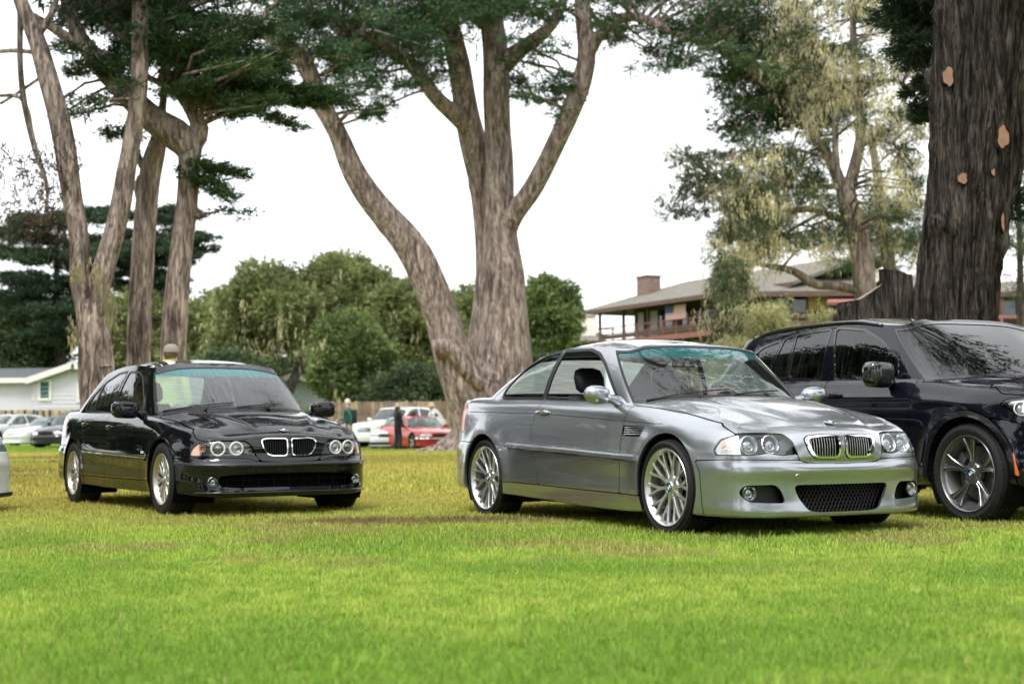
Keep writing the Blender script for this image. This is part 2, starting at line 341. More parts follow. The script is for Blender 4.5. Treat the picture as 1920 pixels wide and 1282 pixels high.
class Belt:
    """body side skin: wraps the plan outline, profile rows (inset,height) keyed at stations"""
    def __init__(self, plan, keys, disp=None):
        pl = np.array(plan, float)
        full = np.vstack([pl[:0:-1]*[1, -1], pl, pl[-2::-1]*[1, -1]])
        ch = np.r_[0, np.cumsum(np.linalg.norm(np.diff(full, axis=0), axis=1))]
        n0 = len(pl)-1; ch = ch-ch[n0]
        # re-parametrise by arc length
        fx, fy = cspline(ch, full[:, 0]), cspline(ch, full[:, 1])
        q = np.linspace(ch[0], ch[-1], 6000); xx, yy = fx(q), fy(q)
        s = np.r_[0, np.cumsum(np.hypot(np.diff(xx), np.diff(yy)))]; i0 = np.argmin(abs(q)); s -= s[i0]
        self._s, self._x, self._y = s, xx, yy
        self.S = np.interp(ch[n0+len(pl)-1], q, s)
        ks = []
        half = (q >= 0) & (q <= ch[n0+len(pl)-1])
        for (kx, ky), rows in keys:
            i = np.argmin((xx[half]-kx)**2+(yy[half]-ky)**2); ks.append(s[half][i])
        ks[0] = 0; ks[-1] = self.S
        R = np.array([k[1] for k in keys], float); self.m = R.shape[1]
        self.fd = [pchip(ks, R[:, j, 0]) for j in range(self.m)]
        self.fz = [pchip(ks, R[:, j, 1]) for j in range(self.m)]
        self.disp = disp; self.ks = ks
        g = np.linspace(0, self.S, 3001); self.DT = np.stack([f(g) for f in self.fd], 1); self.ZT = np.stack([f(g) for f in self.fz], 1)
    def plan(self, s):
        x = np.interp(s, self._s, self._x); y = np.interp(s, self._s, self._y)
        e = .004
        tx = np.interp(s+e, self._s, self._x)-np.interp(s-e, self._s, self._x)
        ty = np.interp(s+e, self._s, self._y)-np.interp(s-e, self._s, self._y)
        l = np.hypot(tx, ty)+1e-12; return x, y, -ty/l, tx/l      # inward normal (left of travel)
    def s_of(self, x, y):
        h = (self._s >= 0) & (self._s <= self.S); i = np.argmin((self._x[h]-x)**2+(self._y[h]-abs(y))**2); return self._s[h][i]
    def pos(self, s, t, off=0.0):
        s = np.asarray(s, float); t = np.clip(np.asarray(t, float), 0, self.m-1); a = abs(s)
        k = np.clip(a/self.S, 0, 1)*3000; i = np.minimum(k.astype(int), 2999); fr = k-i
        j = np.clip(np.floor(t).astype(int), 0, self.m-2); u = t-j; M = self.m-1
        js = [np.maximum(j-1, 0), j, j+1, np.minimum(j+2, M)]
        u2 = u*u; u3 = u2*u; w = [.5*(-u+2*u2-u3), .5*(2-5*u2+3*u3), .5*(u+4*u2-3*u3), .5*(u3-u2)]
        def cr(A): return sum(w[q]*(A[i, js[q]]*(1-fr)+A[i+1, js[q]]*fr) for q in range(4))
        d = cr(self.DT); z = cr(self.ZT); x, y, nx, ny = self.plan(s)
        if self.disp is not None:
            d = d-self.disp(x+d*nx, abs(y+d*ny), z, a)
        d = d-off
        return np.stack([x+d*nx, y+d*ny, z], -1)

class Ring:
    """greenhouse skin between a bottom and a top curve (half lists from windscreen centre to rear centre)"""
    def __init__(self, bot, top, bow, extra=None):
        b = np.array(bot, float); t = np.array(top, float)
        def mirror(p): return np.vstack([p[:0:-1]*[1, -1, 1], p, p[-2::-1]*[1, -1, 1]])
        B, T = mirror(b), mirror(t); n0 = len(b)-1
        mid = (B+T)/2; ch = np.r_[0, np.cumsum(np.linalg.norm(np.diff(mid, axis=0), axis=1))]; ch -= ch[n0]
        self.ch = ch[n0:n0+len(b)]; self.U = self.ch[-1]
        self.fb = [cspline(ch, B[:, k]) for k in range(3)]; self.ft = [cspline(ch, T[:, k]) for k in range(3)]
        self.bow = pchip(self.ch, bow); self.extra = extra
    def pos(self, u, v, off=0.0):
        b = np.stack([f(u) for f in self.fb], -1); t = np.stack([f(u) for f in self.ft], -1)
        e = .01
        tb = np.stack([f(np.asarray(u)+e) for f in self.fb], -1)-np.stack([f(np.asarray(u)-e) for f in self.fb], -1)
        n = np.cross(t-b, tb); n /= np.linalg.norm(n, axis=-1, keepdims=True)+1e-12
        n = np.where((n[..., :1]*1.0) == n[..., :1], n, 0)
        v = np.asarray(v, float)
        w = (4*v*(1-v)*self.bow(abs(u)))[..., None]
        return b+(t-b)*v[..., None]+n*(w+off)*self.sgn(n, b)
    def sgn(self, n, b):
        c = np.array([-1.5, 0, 0.0]) if not hasattr(self, 'c') else self.c
        o = b-c; o[..., 2] = .6
        return np.sign((n*o).sum(-1, keepdims=True))

class Coons:
    """surface from four boundary curves; a in[-1,1] across (right..left), b in[0,1] front..rear"""
    def __init__(self, F, R, L, disp=None):
        self.F, self.R, self.L, self.disp = F, R, L, disp          # L(b) = left side curve (y>0)
    def pos(self, a, b, off=0.0):
        a = np.asarray(a, float); b = np.asarray(b, float); A = ((a+1)/2)[..., None]; Bv = b[..., None]
        Fv, Rv, Lv = self.F(a), self.R(a), self.L(b); Rt = Lv*np.array([1, -1, 1])
        c = lambda f, x: f(np.full(a.shape, float(x)))
        P = (1-Bv)*Fv+Bv*Rv+A*Lv+(1-A)*Rt-((1-Bv)*(1-A)*c(self.F, -1)+(1-Bv)*A*c(self.F, 1)+Bv*(1-A)*c(self.R, -1)+Bv*A*c(self.R, 1))
        if self.disp is not None: P = P+self.disp(P, a, b)
        if off:
            P = P+np.array([0, 0, off])
        return P

def clip_grid(U, V, field):
    """grid over params U x V, keep field>0 (field(u,v)->array). returns params (n,2), faces"""
    uu, vv = np.meshgrid(U, V, indexing='ij'); f = field(uu, vv)
    nu, nv = uu.shape; ids = np.arange(nu*nv).reshape(nu, nv); ff = f.ravel(); pu, pv = uu.ravel(), vv.ravel()
    q = np.stack([ids[:-1, :-1], ids[1:, :-1], ids[1:, 1:], ids[:-1, 1:]], -1).reshape(-1, 4)
    pos = ff[q] > 0; cnt = pos.sum(1)
    faces = [tuple(r) for r in q[cnt == 4].tolist()]
    newp = []; cache = {}
    base = nu*nv
    for r in q[(cnt > 0) & (cnt < 4)].tolist():
        out = []
        for k in range(4):
            a, b = r[k], r[(k+1) % 4]
            fa, fb = ff[a], ff[b]
            if fa > 0: out.append(a)
            if (fa > 0) != (fb > 0):
                key = (a, b) if a < b else (b, a)
                if key not in cache:
                    t = fa/(fa-fb); t = min(max(t, .02), .98)
                    cache[key] = base+len(newp); newp.append((pu[a]+(pu[b]-pu[a])*t, pv[a]+(pv[b]-pv[a])*t))
                out.append(cache[key])
        if len(out) >= 3: faces.append(tuple(out))
    prm = np.vstack([np.stack([pu, pv], 1), np.array(newp).reshape(-1, 2)])
    used = np.zeros(len(prm), bool)
    for fc in faces: used[list(fc)] = True
    remap = np.cumsum(used)-1
    return prm[used], [tuple(int(remap[i]) for i in fc) for fc in faces]
# ---------------------------------------------------------------- ground, trees, plants
def gz(x, y):
    """height of the lawn"""
    x = np.asarray(x, float); y = np.asarray(y, float)
    return .30*smooth01((y-38)/30)*smooth01((-x-8)/18)
def ground_colour(n, l, dry=0.):
    """grass colour by place in the field: lush in front, dry and yellow further back, bare earth in spots"""
    g = n.new('ShaderNodeNewGeometry'); P = g.outputs['Position']; sx = n.new('ShaderNodeSeparateXYZ'); l.new(P, sx.inputs[0])
    def noise(sc, det=5, off=0):
        mp = n.new('ShaderNodeMapping'); mp.inputs['Scale'].default_value = (sc, sc, 0.); mp.inputs['Location'].default_value = (off, off, 0); l.new(P, mp.inputs['Vector'])
        t = n.new('ShaderNodeTexNoise'); t.inputs['Scale'].default_value = 1; t.inputs['Detail'].default_value = det; l.new(mp.outputs[0], t.inputs['Vector']); return t.outputs['Fac']
    def rng_(v, a, b, c=0., d=1.):
        r = n.new('ShaderNodeMapRange'); r.interpolation_type = 'SMOOTHSTEP'; r.inputs[1].default_value = a; r.inputs[2].default_value = b; r.inputs[3].default_value = c; r.inputs[4].default_value = d; l.new(v, r.inputs[0]); return r.outputs[0]
    def mixc(f, a, b):
        m = n.new('ShaderNodeMix'); m.data_type = 'RGBA'
        if isinstance(f, float): m.inputs[0].default_value = f
        else: l.new(f, m.inputs[0])
        for i, c in ((6, a), (7, b)):
            if isinstance(c, tuple): m.inputs[i].default_value = (*c, 1)
            else: l.new(c, m.inputs[i])
        return m.outputs[2]
    def math_(op, a, b=None):
        m = n.new('ShaderNodeMath'); m.operation = op; m.use_clamp = op in ('MAXIMUM', 'MULTIPLY') and False
        for i, q in enumerate((a, b)):
            if q is None: continue
            if isinstance(q, float): m.inputs[i].default_value = q
            else: l.new(q, m.inputs[i])
        return m.outputs[0]
    fine = noise(5.5, 7); mid = noise(.55, 4, 7.); big = noise(.12, 3, 3.)
    lush = mixc(rng_(fine, .35, .65), (.255, .39, .050), (.41, .505, .090))
    lush = mixc(rng_(mid, .42, .62), lush, (.215, .355, .045))
    dryg = mixc(rng_(fine, .3, .7), (.39, .365, .070), (.51, .44, .125))
    yb = math_('ADD', sx.outputs['Y'], math_('MULTIPLY', mid, 5.))
    c = mixc(math_('MULTIPLY', rng_(yb, 10.5, 19.0), rng_(big, .25, .6, .55, 1.)), lush, dryg)
    c = mixc(math_('MULTIPLY', rng_(yb, 52., 58.), .85), c, (.19, .31, .04))
    # straw patches beside the coupe
    straw = math_('MULTIPLY', rng_(noise(.9, 5, 21.), .50, .62), math_('MULTIPLY', rng_(sx.outputs['Y'], 6.8, 9.), rng_(sx.outputs['Y'], 14., 11.)))
    c = mixc(math_('MULTIPLY', straw, .6), c, (.36, .29, .12))
    # bare earth
    def spot(x0, y0, rx, ry):
        a = math_('MULTIPLY', math_('SUBTRACT', sx.outputs['X'], x0), 1/rx); b = math_('MULTIPLY', math_('SUBTRACT', sx.outputs['Y'], y0), 1/ry)
        d = math_('ADD', math_('MULTIPLY', a, a), math_('MULTIPLY', b, b)); return rng_(math_('ADD', d, math_('MULTIPLY', noise(3., 5, x0), 1.2)), 1.9, 1.0)
    e = spot(-.75, 11.8, 1.15, .5)
    for q in ((-8.6, 28.5, 1.6, 1.2), (-10., 38., 3., 2.), (-8.3, 25., .9, .5), (-4.2, 19.5, .5, .3), (-12., 44., 4., 2.), (-6.2, 22.6, .35, .3), (.6, 12.4, .5, .35)):
        e = math_('MAXIMUM', e, spot(*q))
    return mixc(math_('MULTIPLY', e, .85), c, (.21, .135, .075)), e
m, n, l, b = newmat('lawn'); col, e_ = ground_colour(n, l); 
_t = n.new('ShaderNodeTexNoise'); _t.inputs['Scale'].default_value = 14; _t.inputs['Detail'].default_value = 8; _g = n.new('ShaderNodeNewGeometry'); l.new(_g.outputs['Position'], _t.inputs['Vector'])
_r = n.new('ShaderNodeMapRange'); _r.inputs[1].default_value = .3; _r.inputs[2].default_value = .7; _r.inputs[3].default_value = .42; _r.inputs[4].default_value = .92; l.new(_t.outputs['Fac'], _r.inputs[0])
_m = n.new('ShaderNodeMix'); _m.data_type = 'RGBA'; _m.blend_type = 'MULTIPLY'; _m.inputs[0].default_value = 1; l.new(col, _m.inputs[6]); l.new(_r.outputs[0], _m.inputs[7]); l.new(_m.outputs[2], b.inputs['Base Color']); b.inputs['Roughness'].default_value = .95; b.inputs['Specular IOR Level'].default_value = .15
_b = n.new('ShaderNodeBump'); _b.inputs['Strength'].default_value = .9; _b.inputs['Distance'].default_value = .05; l.new(_t.outputs['Fac'], _b.inputs['Height']); l.new(_b.outputs[0], b.inputs['Normal'])
m, n, l, b = newmat('grass_blade'); col, e_ = ground_colour(n, l)
_o = n.new('ShaderNodeNewGeometry'); _r = n.new('ShaderNodeMapRange'); _r.inputs[3].default_value = .65; _r.inputs[4].default_value = 1.35; l.new(_o.outputs['Random Per Island'], _r.inputs[0])
_m = n.new('ShaderNodeMix'); _m.data_type = 'RGBA'; _m.blend_type = 'MULTIPLY'; _m.inputs[0].default_value = 1; l.new(col, _m.inputs[6]); l.new(_r.outputs[0], _m.inputs[7]); l.new(_m.outputs[2], b.inputs['Base Color']); b.inputs['Roughness'].default_value = .55; b.inputs['Specular IOR Level'].default_value = .3
_tr = n.new('ShaderNodeBsdfTranslucent'); l.new(_m.outputs[2], _tr.inputs['Color']); _mx = n.new('ShaderNodeMixShader'); _mx.inputs[0].default_value = .45; l.new(b.outputs[0], _mx.inputs[1]); l.new(_tr.outputs[0], _mx.inputs[2]); l.new(_mx.outputs[0], n['Material Output'].inputs['Surface'])
mat('straw_blade', (.36, .29, .11), .7)
def lawn():
    xs = np.r_[np.linspace(-400, -60, 18), np.linspace(-55, 45, 90), np.linspace(50, 400, 18)]; ys = np.r_[np.linspace(-300, -25, 12), np.linspace(-20, 130, 110), np.linspace(140, 700, 20)]
    X, Y = np.meshgrid(xs, ys, indexing='ij'); V = np.stack([X, Y, gz(X, Y)], -1).reshape(-1, 3); nx, ny = X.shape; i = np.arange(nx*ny).reshape(nx, ny)
    F = np.stack([i[:-1, :-1], i[1:, :-1], i[1:, 1:], i[:-1, 1:]], -1).reshape(-1, 4); return struct(mesh('lawn', V, F, 'lawn'))
lawn()
# ---- bark and leaves
def bark_mat(name, c1, c2, c3, scale=1., bump=1., stretch=.16):
    m, n, l, b = newmat(name); tc = n.new('ShaderNodeTexCoord')
    mp = n.new('ShaderNodeMapping'); mp.inputs['Scale'].default_value = (5*scale, 5*scale, 5*scale*stretch); l.new(tc.outputs['Object'], mp.inputs['Vector'])
    t = n.new('ShaderNodeTexNoise'); t.inputs['Scale'].default_value = 1.6; t.inputs['Detail'].default_value = 9; t.inputs['Roughness'].default_value = .62; t.inputs['Distortion'].default_value = .6; l.new(mp.outputs[0], t.inputs['Vector'])
    t2 = n.new('ShaderNodeTexNoise'); t2.inputs['Scale'].default_value = .5*scale; t2.inputs['Detail'].default_value = 4; l.new(tc.outputs['Object'], t2.inputs['Vector'])
    r = n.new('ShaderNodeValToRGB'); e = r.color_ramp.elements; e[0].position = .38; e[0].color = (*c1, 1); e[1].position = .66; e[1].color = (*c2, 1); l.new(t.outputs['Fac'], r.inputs[0])
    x = n.new('ShaderNodeMix'); x.data_type = 'RGBA'; q = n.new('ShaderNodeMapRange'); q.inputs[1].default_value = .45; q.inputs[2].default_value = .7; q.inputs[4].default_value = .75; l.new(t2.outputs['Fac'], q.inputs[0]); l.new(q.outputs[0], x.inputs[0]); l.new(r.outputs[0], x.inputs[6]); x.inputs[7].default_value = (*c3, 1)
    v = n.new('ShaderNodeMix'); v.data_type = 'RGBA'; v.blend_type = 'MULTIPLY'; v.inputs[0].default_value = .7; rr = n.new('ShaderNodeMapRange'); rr.inputs[1].default_value = .3; rr.inputs[2].default_value = .6; rr.inputs[3].default_value = .30; rr.inputs[4].default_value = 1.1; l.new(t.outputs['Fac'], rr.inputs[0]); l.new(x.outputs[2], v.inputs[6]); l.new(rr.outputs[0], v.inputs[7])
    mp3 = n.new('ShaderNodeMapping'); mp3.inputs['Scale'].default_value = (13*scale, 13*scale, 13*scale*stretch*.8); l.new(tc.outputs['Object'], mp3.inputs['Vector'])
    t3 = n.new('ShaderNodeTexNoise'); t3.inputs['Scale'].default_value = 1.3; t3.inputs['Detail'].default_value = 4; l.new(mp3.outputs[0], t3.inputs['Vector'])
    s3 = n.new('ShaderNodeMath'); s3.operation = 'SUBTRACT'; s3.inputs[1].default_value = .5; l.new(t3.outputs['Fac'], s3.inputs[0]); a3 = n.new('ShaderNodeMath'); a3.operation = 'ABSOLUTE'; l.new(s3.outputs[0], a3.inputs[0])
    r3 = n.new('ShaderNodeMapRange'); r3.inputs[1].default_value = .0; r3.inputs[2].default_value = .055; r3.inputs[3].default_value = .42; r3.inputs[4].default_value = 1.; l.new(a3.outputs[0], r3.inputs[0])
    v3 = n.new('ShaderNodeMix'); v3.data_type = 'RGBA'; v3.blend_type = 'MULTIPLY'; v3.inputs[0].default_value = .8; l.new(v.outputs[2], v3.inputs[6]); l.new(r3.outputs[0], v3.inputs[7]); v = v3
    hm = n.new('ShaderNodeMath'); hm.operation = 'MULTIPLY_ADD'; hm.inputs[1].default_value = .55; l.new(r3.outputs[0], hm.inputs[0]); l.new(t.outputs['Fac'], hm.inputs[2])
    l.new(v.outputs[2], b.inputs['Base Color']); b.inputs['Roughness'].default_value = .9; b.inputs['Specular IOR Level'].default_value = .2
    bp = n.new('ShaderNodeBump'); bp.inputs['Strength'].default_value = bump; bp.inputs['Distance'].default_value = .06; l.new(hm.outputs[0], bp.inputs['Height']); l.new(bp.outputs[0], b.inputs['Normal']); return m
def leaf_mat(name, c1, c2, trans=.25, rough=.6):
    m, n, l, b = newmat(name); g = n.new('ShaderNodeNewGeometry'); x = n.new('ShaderNodeMix'); x.data_type = 'RGBA'; x.inputs[6].default_value = (*c1, 1); x.inputs[7].default_value = (*c2, 1); l.new(g.outputs['Random Per Island'], x.inputs[0])
    tc = n.new('ShaderNodeTexCoord'); t = n.new('ShaderNodeTexNoise'); t.inputs['Scale'].default_value = .45; t.inputs['Detail'].default_value = 3; l.new(tc.outputs['Object'], t.inputs['Vector']); r = n.new('ShaderNodeMapRange'); r.inputs[1].default_value = .35; r.inputs[2].default_value = .65; r.inputs[3].default_value = .62; r.inputs[4].default_value = 1.35; l.new(t.outputs['Fac'], r.inputs[0])
    y = n.new('ShaderNodeMix'); y.data_type = 'RGBA'; y.blend_type = 'MULTIPLY'; y.inputs[0].default_value = 1; l.new(x.outputs[2], y.inputs[6]); l.new(r.outputs[0], y.inputs[7]); l.new(y.outputs[2], b.inputs['Base Color']); b.inputs['Roughness'].default_value = rough; b.inputs['Specular IOR Level'].default_value = .25
    tr = n.new('ShaderNodeBsdfTranslucent'); l.new(y.outputs[2], tr.inputs['Color']); mx = n.new('ShaderNodeMixShader'); mx.inputs[0].default_value = trans; l.new(b.outputs[0], mx.inputs[1]); l.new(tr.outputs[0], mx.inputs[2]); l.new(mx.outputs[0], n['Material Output'].inputs['Surface']); return m
bark_mat('bark_cypress', (.20, .15, .132), (.62, .50, .445), (.50, .40, .36), 1.)
bark_mat('bark_big', (.008, .007, .006), (.15, .122, .105), (.042, .034, .030), 1.9, 1., .12)
bark_mat('bark_pine', (.16, .125, .105), (.40, .33, .29), (.34, .28, .25), .8)
bark_mat('bark_dark', (.05, .04, .034), (.17, .14, .12), (.14, .115, .10), 1.)
leaf_mat('needles_cypress', (.020, .050, .022), (.060, .115, .040), .2)
leaf_mat('needles_green', (.020, .052, .020), (.072, .125, .036), .25)
leaf_mat('needles_dark', (.020, .042, .024), (.055, .090, .042), .2)
leaf_mat('needles_pine', (.035, .060, .026), (.085, .115, .048), .25)
leaf_mat('lichen', (.44, .40, .22), (.66, .61, .38), .4)
leaf_mat('leaves_oak', (.11, .145, .052), (.25, .275, .105), .3)
leaf_mat('leaves_bright', (.090, .140, .045), (.20, .25, .085), .3)
leaf_mat('leaves_willow', (.27, .29, .12), (.50, .48, .24), .35)
leaf_mat('leaves_deep', (.050, .080, .038), (.11, .145, .062), .25)
def smooth_path(pts, n):
    P = np.array(pts, float); ch = np.r_[0, np.cumsum(np.linalg.norm(np.diff(P[:, :3], axis=0), axis=1)+1e-6)]
    f = [cspline(ch, P[:, k]) if k < 3 else pchip(ch, P[:, k]) for k in range(P.shape[1])]; q = np.linspace(0, ch[-1], n); return np.stack([g(q) for g in f], 1)
def tube_np(path, n, seed=0, rough=.05, ridges=0, ridge_amp=0.):
    """organic tube: path rows (x,y,z,r); returns V, quads"""
    r_ = np.random.default_rng(seed); m = len(path); P = path[:, :3]; T = np.gradient(P, axis=0); T /= np.linalg.norm(T, axis=1, keepdims=True)
    a = np.array([0., 1, 0]); N = np.cross(T, a); N /= np.linalg.norm(N, axis=1, keepdims=True)+1e-9; Bn = np.cross(T, N)
    th = np.linspace(0, 2*np.pi, n, endpoint=False); ph = r_.uniform(0, 6.28, 8); s = np.arange(m)[:, None]*np.linalg.norm(np.diff(P, axis=0), axis=1).mean()
    d = 1+rough*(np.sin(2*th+ph[0]+.5*s)+.8*np.sin(3*th+ph[1]-.7*s)+.6*np.sin(5*th+ph[2]+.9*s)+.5*np.sin(1.9*s+ph[3]))
    for _k in range(int(m*.10)): d = d+r_.uniform(.05, .16)*np.exp(-((s-r_.uniform(0, s.max()))/r_.uniform(.06, .16))**2-(np.angle(np.exp(1j*(th-r_.uniform(0, 6.28))))/r_.uniform(.25, .5))**2)
    if ridges: d = d+ridge_amp*np.sin(ridges*th+ph[4]+.8*np.sin(.6*s+ph[5])+1.2*np.sin(1.7*s+th*2))
    Rr = path[:, 3:4]*d
    V = P[:, None]+N[:, None]*(Rr*np.cos(th))[..., None]+Bn[:, None]*(Rr*np.sin(th))[..., None]
    i = np.arange(m*n).reshape(m, n); j = np.roll(i, -1, 1)
    F = np.stack([i[:-1], j[:-1], j[1:], i[1:]], -1).reshape(-1, 4); return V.reshape(-1, 3), F
def px_path(st, Y, dY=0.):
    """stem given as (u, v, width px[, extra distance]) -> (x,y,z,r)"""
    out = []
    for q in st:
        y = Y+(q[3] if len(q) > 3 else 0.); p = pix(q[0], q[1], y); out.append((p.x, p.y, p.z, q[2]/2*y/FPX))
    return out
def trunk_mesh(name, paths, m, parent, n=18, step=.3, rough=.05, ridges=7, amp=.03, origin=None):
    V, F, b = [], [], 0
    for k, p in enumerate(paths):
        L = sum(math.dist(p[i][:3], p[i+1][:3]) for i in range(len(p)-1)); sp = smooth_path(p, max(6, int(L/step)))
        v, f = tube_np(sp, n, k+len(name), rough, ridges, amp); V.append(v); F.append(f+b); b += len(v)
    V = np.vstack(V); 
    if origin is not None: V = V-np.array(origin)
    return mesh(name, V, np.vstack(F), m, parent)
def leaves(rs, base, dirs, L, nl, size, width, spread=.7, curl=0., hang=0.):
    """twigs base->dirs*L, each with nl small pointed leaves; one triangle per leaf"""
    k = len(base); t = rs.random((k, nl)); Lr = (L*rs.uniform(.6, 1.3, k))[:, None]
    p = base[:, None]+dirs[:, None]*(t*Lr)[..., None]+rs.normal(0, 1, (k, nl, 3))*size*.35
    p[..., 2] -= hang*(t*Lr)**2
    d = dirs[:, None]+rs.normal(0, spread, (k, nl, 3)); d[..., 2] += curl; d /= np.linalg.norm(d, axis=-1, keepdims=True)
    q = rs.normal(0, 1, (k, nl, 3)); q -= d*(q*d).sum(-1, keepdims=True); q /= np.linalg.norm(q, axis=-1, keepdims=True)
    s = size*rs.uniform(.6, 1.4, (k, nl, 1)); w_ = width*rs.uniform(.7, 1.3, (k, nl, 1))
    V = np.stack([p-q*w_*.5, p+q*w_*.5, p+d*s], 2).reshape(-1, 3)
    return V
def tri_mesh(name, Vs, m, parent, origin=None):
    V = np.vstack(Vs); 
    if origin is not None: V = V-np.array(origin)
    return mesh(name, V, np.arange(len(V)).reshape(-1, 3), m, parent, smooth=False)
def clump_twigs(rs, c, rad, nt, flat=1., out=None, up=0.):
    """twig bases and directions filling an ellipsoid"""
    d = rs.normal(0, 1, (nt, 3)); d /= np.linalg.norm(d, axis=1, keepdims=True); r_ = rs.random(nt)**.45
    base = np.array(c)+d*np.array(rad)*(r_*.8)[:, None]; dr = d*np.array([1, 1, flat]); dr[:, 2] += up
    if out is not None: dr = dr+np.array(out)
    dr /= np.linalg.norm(dr, axis=1, keepdims=True)+1e-9; return base, dr
def hull_lumps(rs, c, rad, n, lump, low=-.5):
    """lump centres spread over an ellipsoid crown"""
    out = []
    while len(out) < n:
        d = rs.normal(0, 1, 3); d /= np.linalg.norm(d)
        if d[2] < low: continue
        q = rs.uniform(.55, .95); out.append((np.array(c)+d*np.array(rad)*q, lump*rs.uniform(.6, 1.25)))
    return out
def tree_root(name, label, base, group=None): return thing(name, label, 'tree', tuple(base), 0, group)
# ---------------------------------------------------------------- the trees
def high_crown(root, o, c, rad, n, seed, m='needles_cypress', leaf=.3, stem=None):
    """upper crown, above what the photograph shows"""
    rs = np.random.default_rng(seed); Vs = []
    for p, r_ in hull_lumps(rs, c, rad, n, max(rad)*.26, -.8):
        base, d = clump_twigs(rs, p, (r_*1.2, r_*1.2, r_*.5), 40, .35); Vs.append(leaves(rs, base, d, r_*.6, 14, leaf, leaf*.38, .6, .05)-np.array(o))
    tri_mesh('upper_crown', Vs, m, root)
    if stem: trunk_mesh('upper_stems', stem, 'bark_cypress', root, 10, .5, .04, 6, .03, o)
def branchlets(name, stems, centres, root, rs, r0=.035, m='bark_dark', o=None):
    """thin boughs from the nearest stem to each foliage clump"""
    S = np.vstack([smooth_path(p, 40)[:, :3] for p in stems])-np.array(o); mb = MB()
    for c in centres:
        c = np.array(c); d = S-c; q = (d*d).sum(1)+3*np.clip(d[:, 2], -9, 9)**2*.3; a = S[q.argmin()]; L = np.linalg.norm(c-a)
        if L > 3.6 or L < .3: continue
        mid = (a+c)/2+np.array([rs.normal(0, .1)*L, rs.normal(0, .1)*L, .08*L]); mb.tube([a, mid, c, c+(c-mid)*.5], [r0*min(1, L/2), r0*.7, r0*.4, r0*.15], 5, cap=False)
    if mb.v: stuff(mb.build(name, m, root, True, False))
def centre_cypress():
    Y = 52.; o = pix(920, 846, Y); o.z = 0
    root = tree_root('cypress_tree', 'tall many stemmed cypress with smooth grey brown limbs behind the silver coupe', o)
    st = [
     [(925,852,215),(928,815,170),(935,760,140),(945,680,104),(946,600,92),(943,520,80),(940,470,68),(936,380,57),(935,280,53),(932,200,52),(930,110,50),(920,30,46),(905,-60,42),(898,-200,30,1)],
     [(915,760,90,1),(912,680,84,1.2),(916,600,66,1.2),(918,520,56,1.2),(914,440,48,1.2),(905,350,48,1),(893,290,50,.8),(876,220,46,.5),(862,130,42,0),(846,60,38,-.5),(830,-40,30,-1),(815,-150,22,-1)],
     [(905,846,110,-1.2),(893,800,92,-1.2),(870,730,80,-1.4),(842,640,68,-1.6),(805,530,62,-1.8),(770,462,58,-2),(705,385,48,-2.2),(660,315,43,-2.4),(628,240,37,-2.6),(600,190,35,-2.8),(572,120,36,-3),(543,88,30,-3.2),(505,70,22,-3.4),(450,50,14,-3.6)],
     [(950,445,34),(962,405,38,-.4),(985,372,37,-.6),(1040,272,37,-1),(1082,180,39,-1.4),(1100,110,37,-1.6),(1095,40,32,-1.6),(1088,-60,26,-1.6),(1080,-170,18,-1.6)],
     [(1098,118,26,-1.6),(1128,62,22,-2),(1180,32,18,-2.4),(1250,55,14,-2.8),(1330,88,11,-3),(1400,130,8,-3.2),(1450,180,5,-3.2)],
     [(945,120,40),(975,95,30,-.4),(1010,70,26,-.8),(1045,30,20,-1.2),(1062,-50,14,-1.6)],
     [(880,240,36,.5),(850,212,32,0),(820,185,28,-.5),(772,122,26,-1),(738,92,22,-1.4),(690,70,16,-2),(640,55,10,-2.4)],
     [(856,100,22,0),(835,60,18,-.4),(806,8,15,-.8),(790,-50,10,-1)],
     [(905,30,30,0),(940,-20,24,1),(1000,-90,18,2)],
     [(930,60,26,0),(880,20,24,-1),(850,-40,18,-2)],
     [(815,655,40,-2.2),(838,650,34,-2.2),(868,690,30,-2.1),(905,725,26,-1.8)],
    ]
    trunk_mesh('trunk', [px_path(s, Y) for s in st], 'bark_cypress', root, 22, .28, .035, 9, .022, o)
    # low root mound
    mb = MB(); V = []; nn = 40
    for k, (q, zz) in enumerate(((1.1, .6), (1.6, .3), (2.2, .1), (3.0, -.05))):
        for i in range(nn):
            a = 2*math.pi*i/nn; rr = q*(1+.18*math.sin(5*a+k)+.1*math.sin(9*a)); V.append((rr*math.cos(a), rr*math.sin(a)*.8, zz*(1+.3*math.sin(7*a))))
    mb.add(V, [(k*nn+i, k*nn+(i+1) % nn, (k+1)*nn+(i+1) % nn, (k+1)*nn+i) for k in range(3) for i in range(nn)]+[tuple(range(nn))]); mb.build('root_mound', 'bark_cypress', root, True)
    rs = np.random.default_rng(11); Vs = []; Vg = []; tw = []
    sc = Y/FPX
    def mass(u0, u1, v0, v1, nclump, rpx, dens, dark=True, flat=.25, dy=2.5, hang=0.):
        for _ in range(nclump):
            u, v = rs.uniform(u0, u1), rs.uniform(v0, v1); y = Y+rs.normal(-1, dy); p = pix(u, v, y); r_ = rpx*sc*rs.uniform(.6, 1.3)
            base, d = clump_twigs(rs, p, (r_, r_, r_*.42), dens, flat, (0, 0, -.05))
            (Vs if dark else Vg).append(leaves(rs, base, d, r_*1.0, 17, .15, .040, .6, .08, hang)-np.array(o))
            tw.append((p.x-o.x, p.y-o.y, p.z-o.z))
    mass(470, 880, -80, 60, 84, 40, 32); mass(560, 830, 20, 120, 46, 32, 28); mass(590, 780, 90, 190, 30, 26, 22); mass(690, 760, 170, 230, 6, 20, 16, hang=.25)
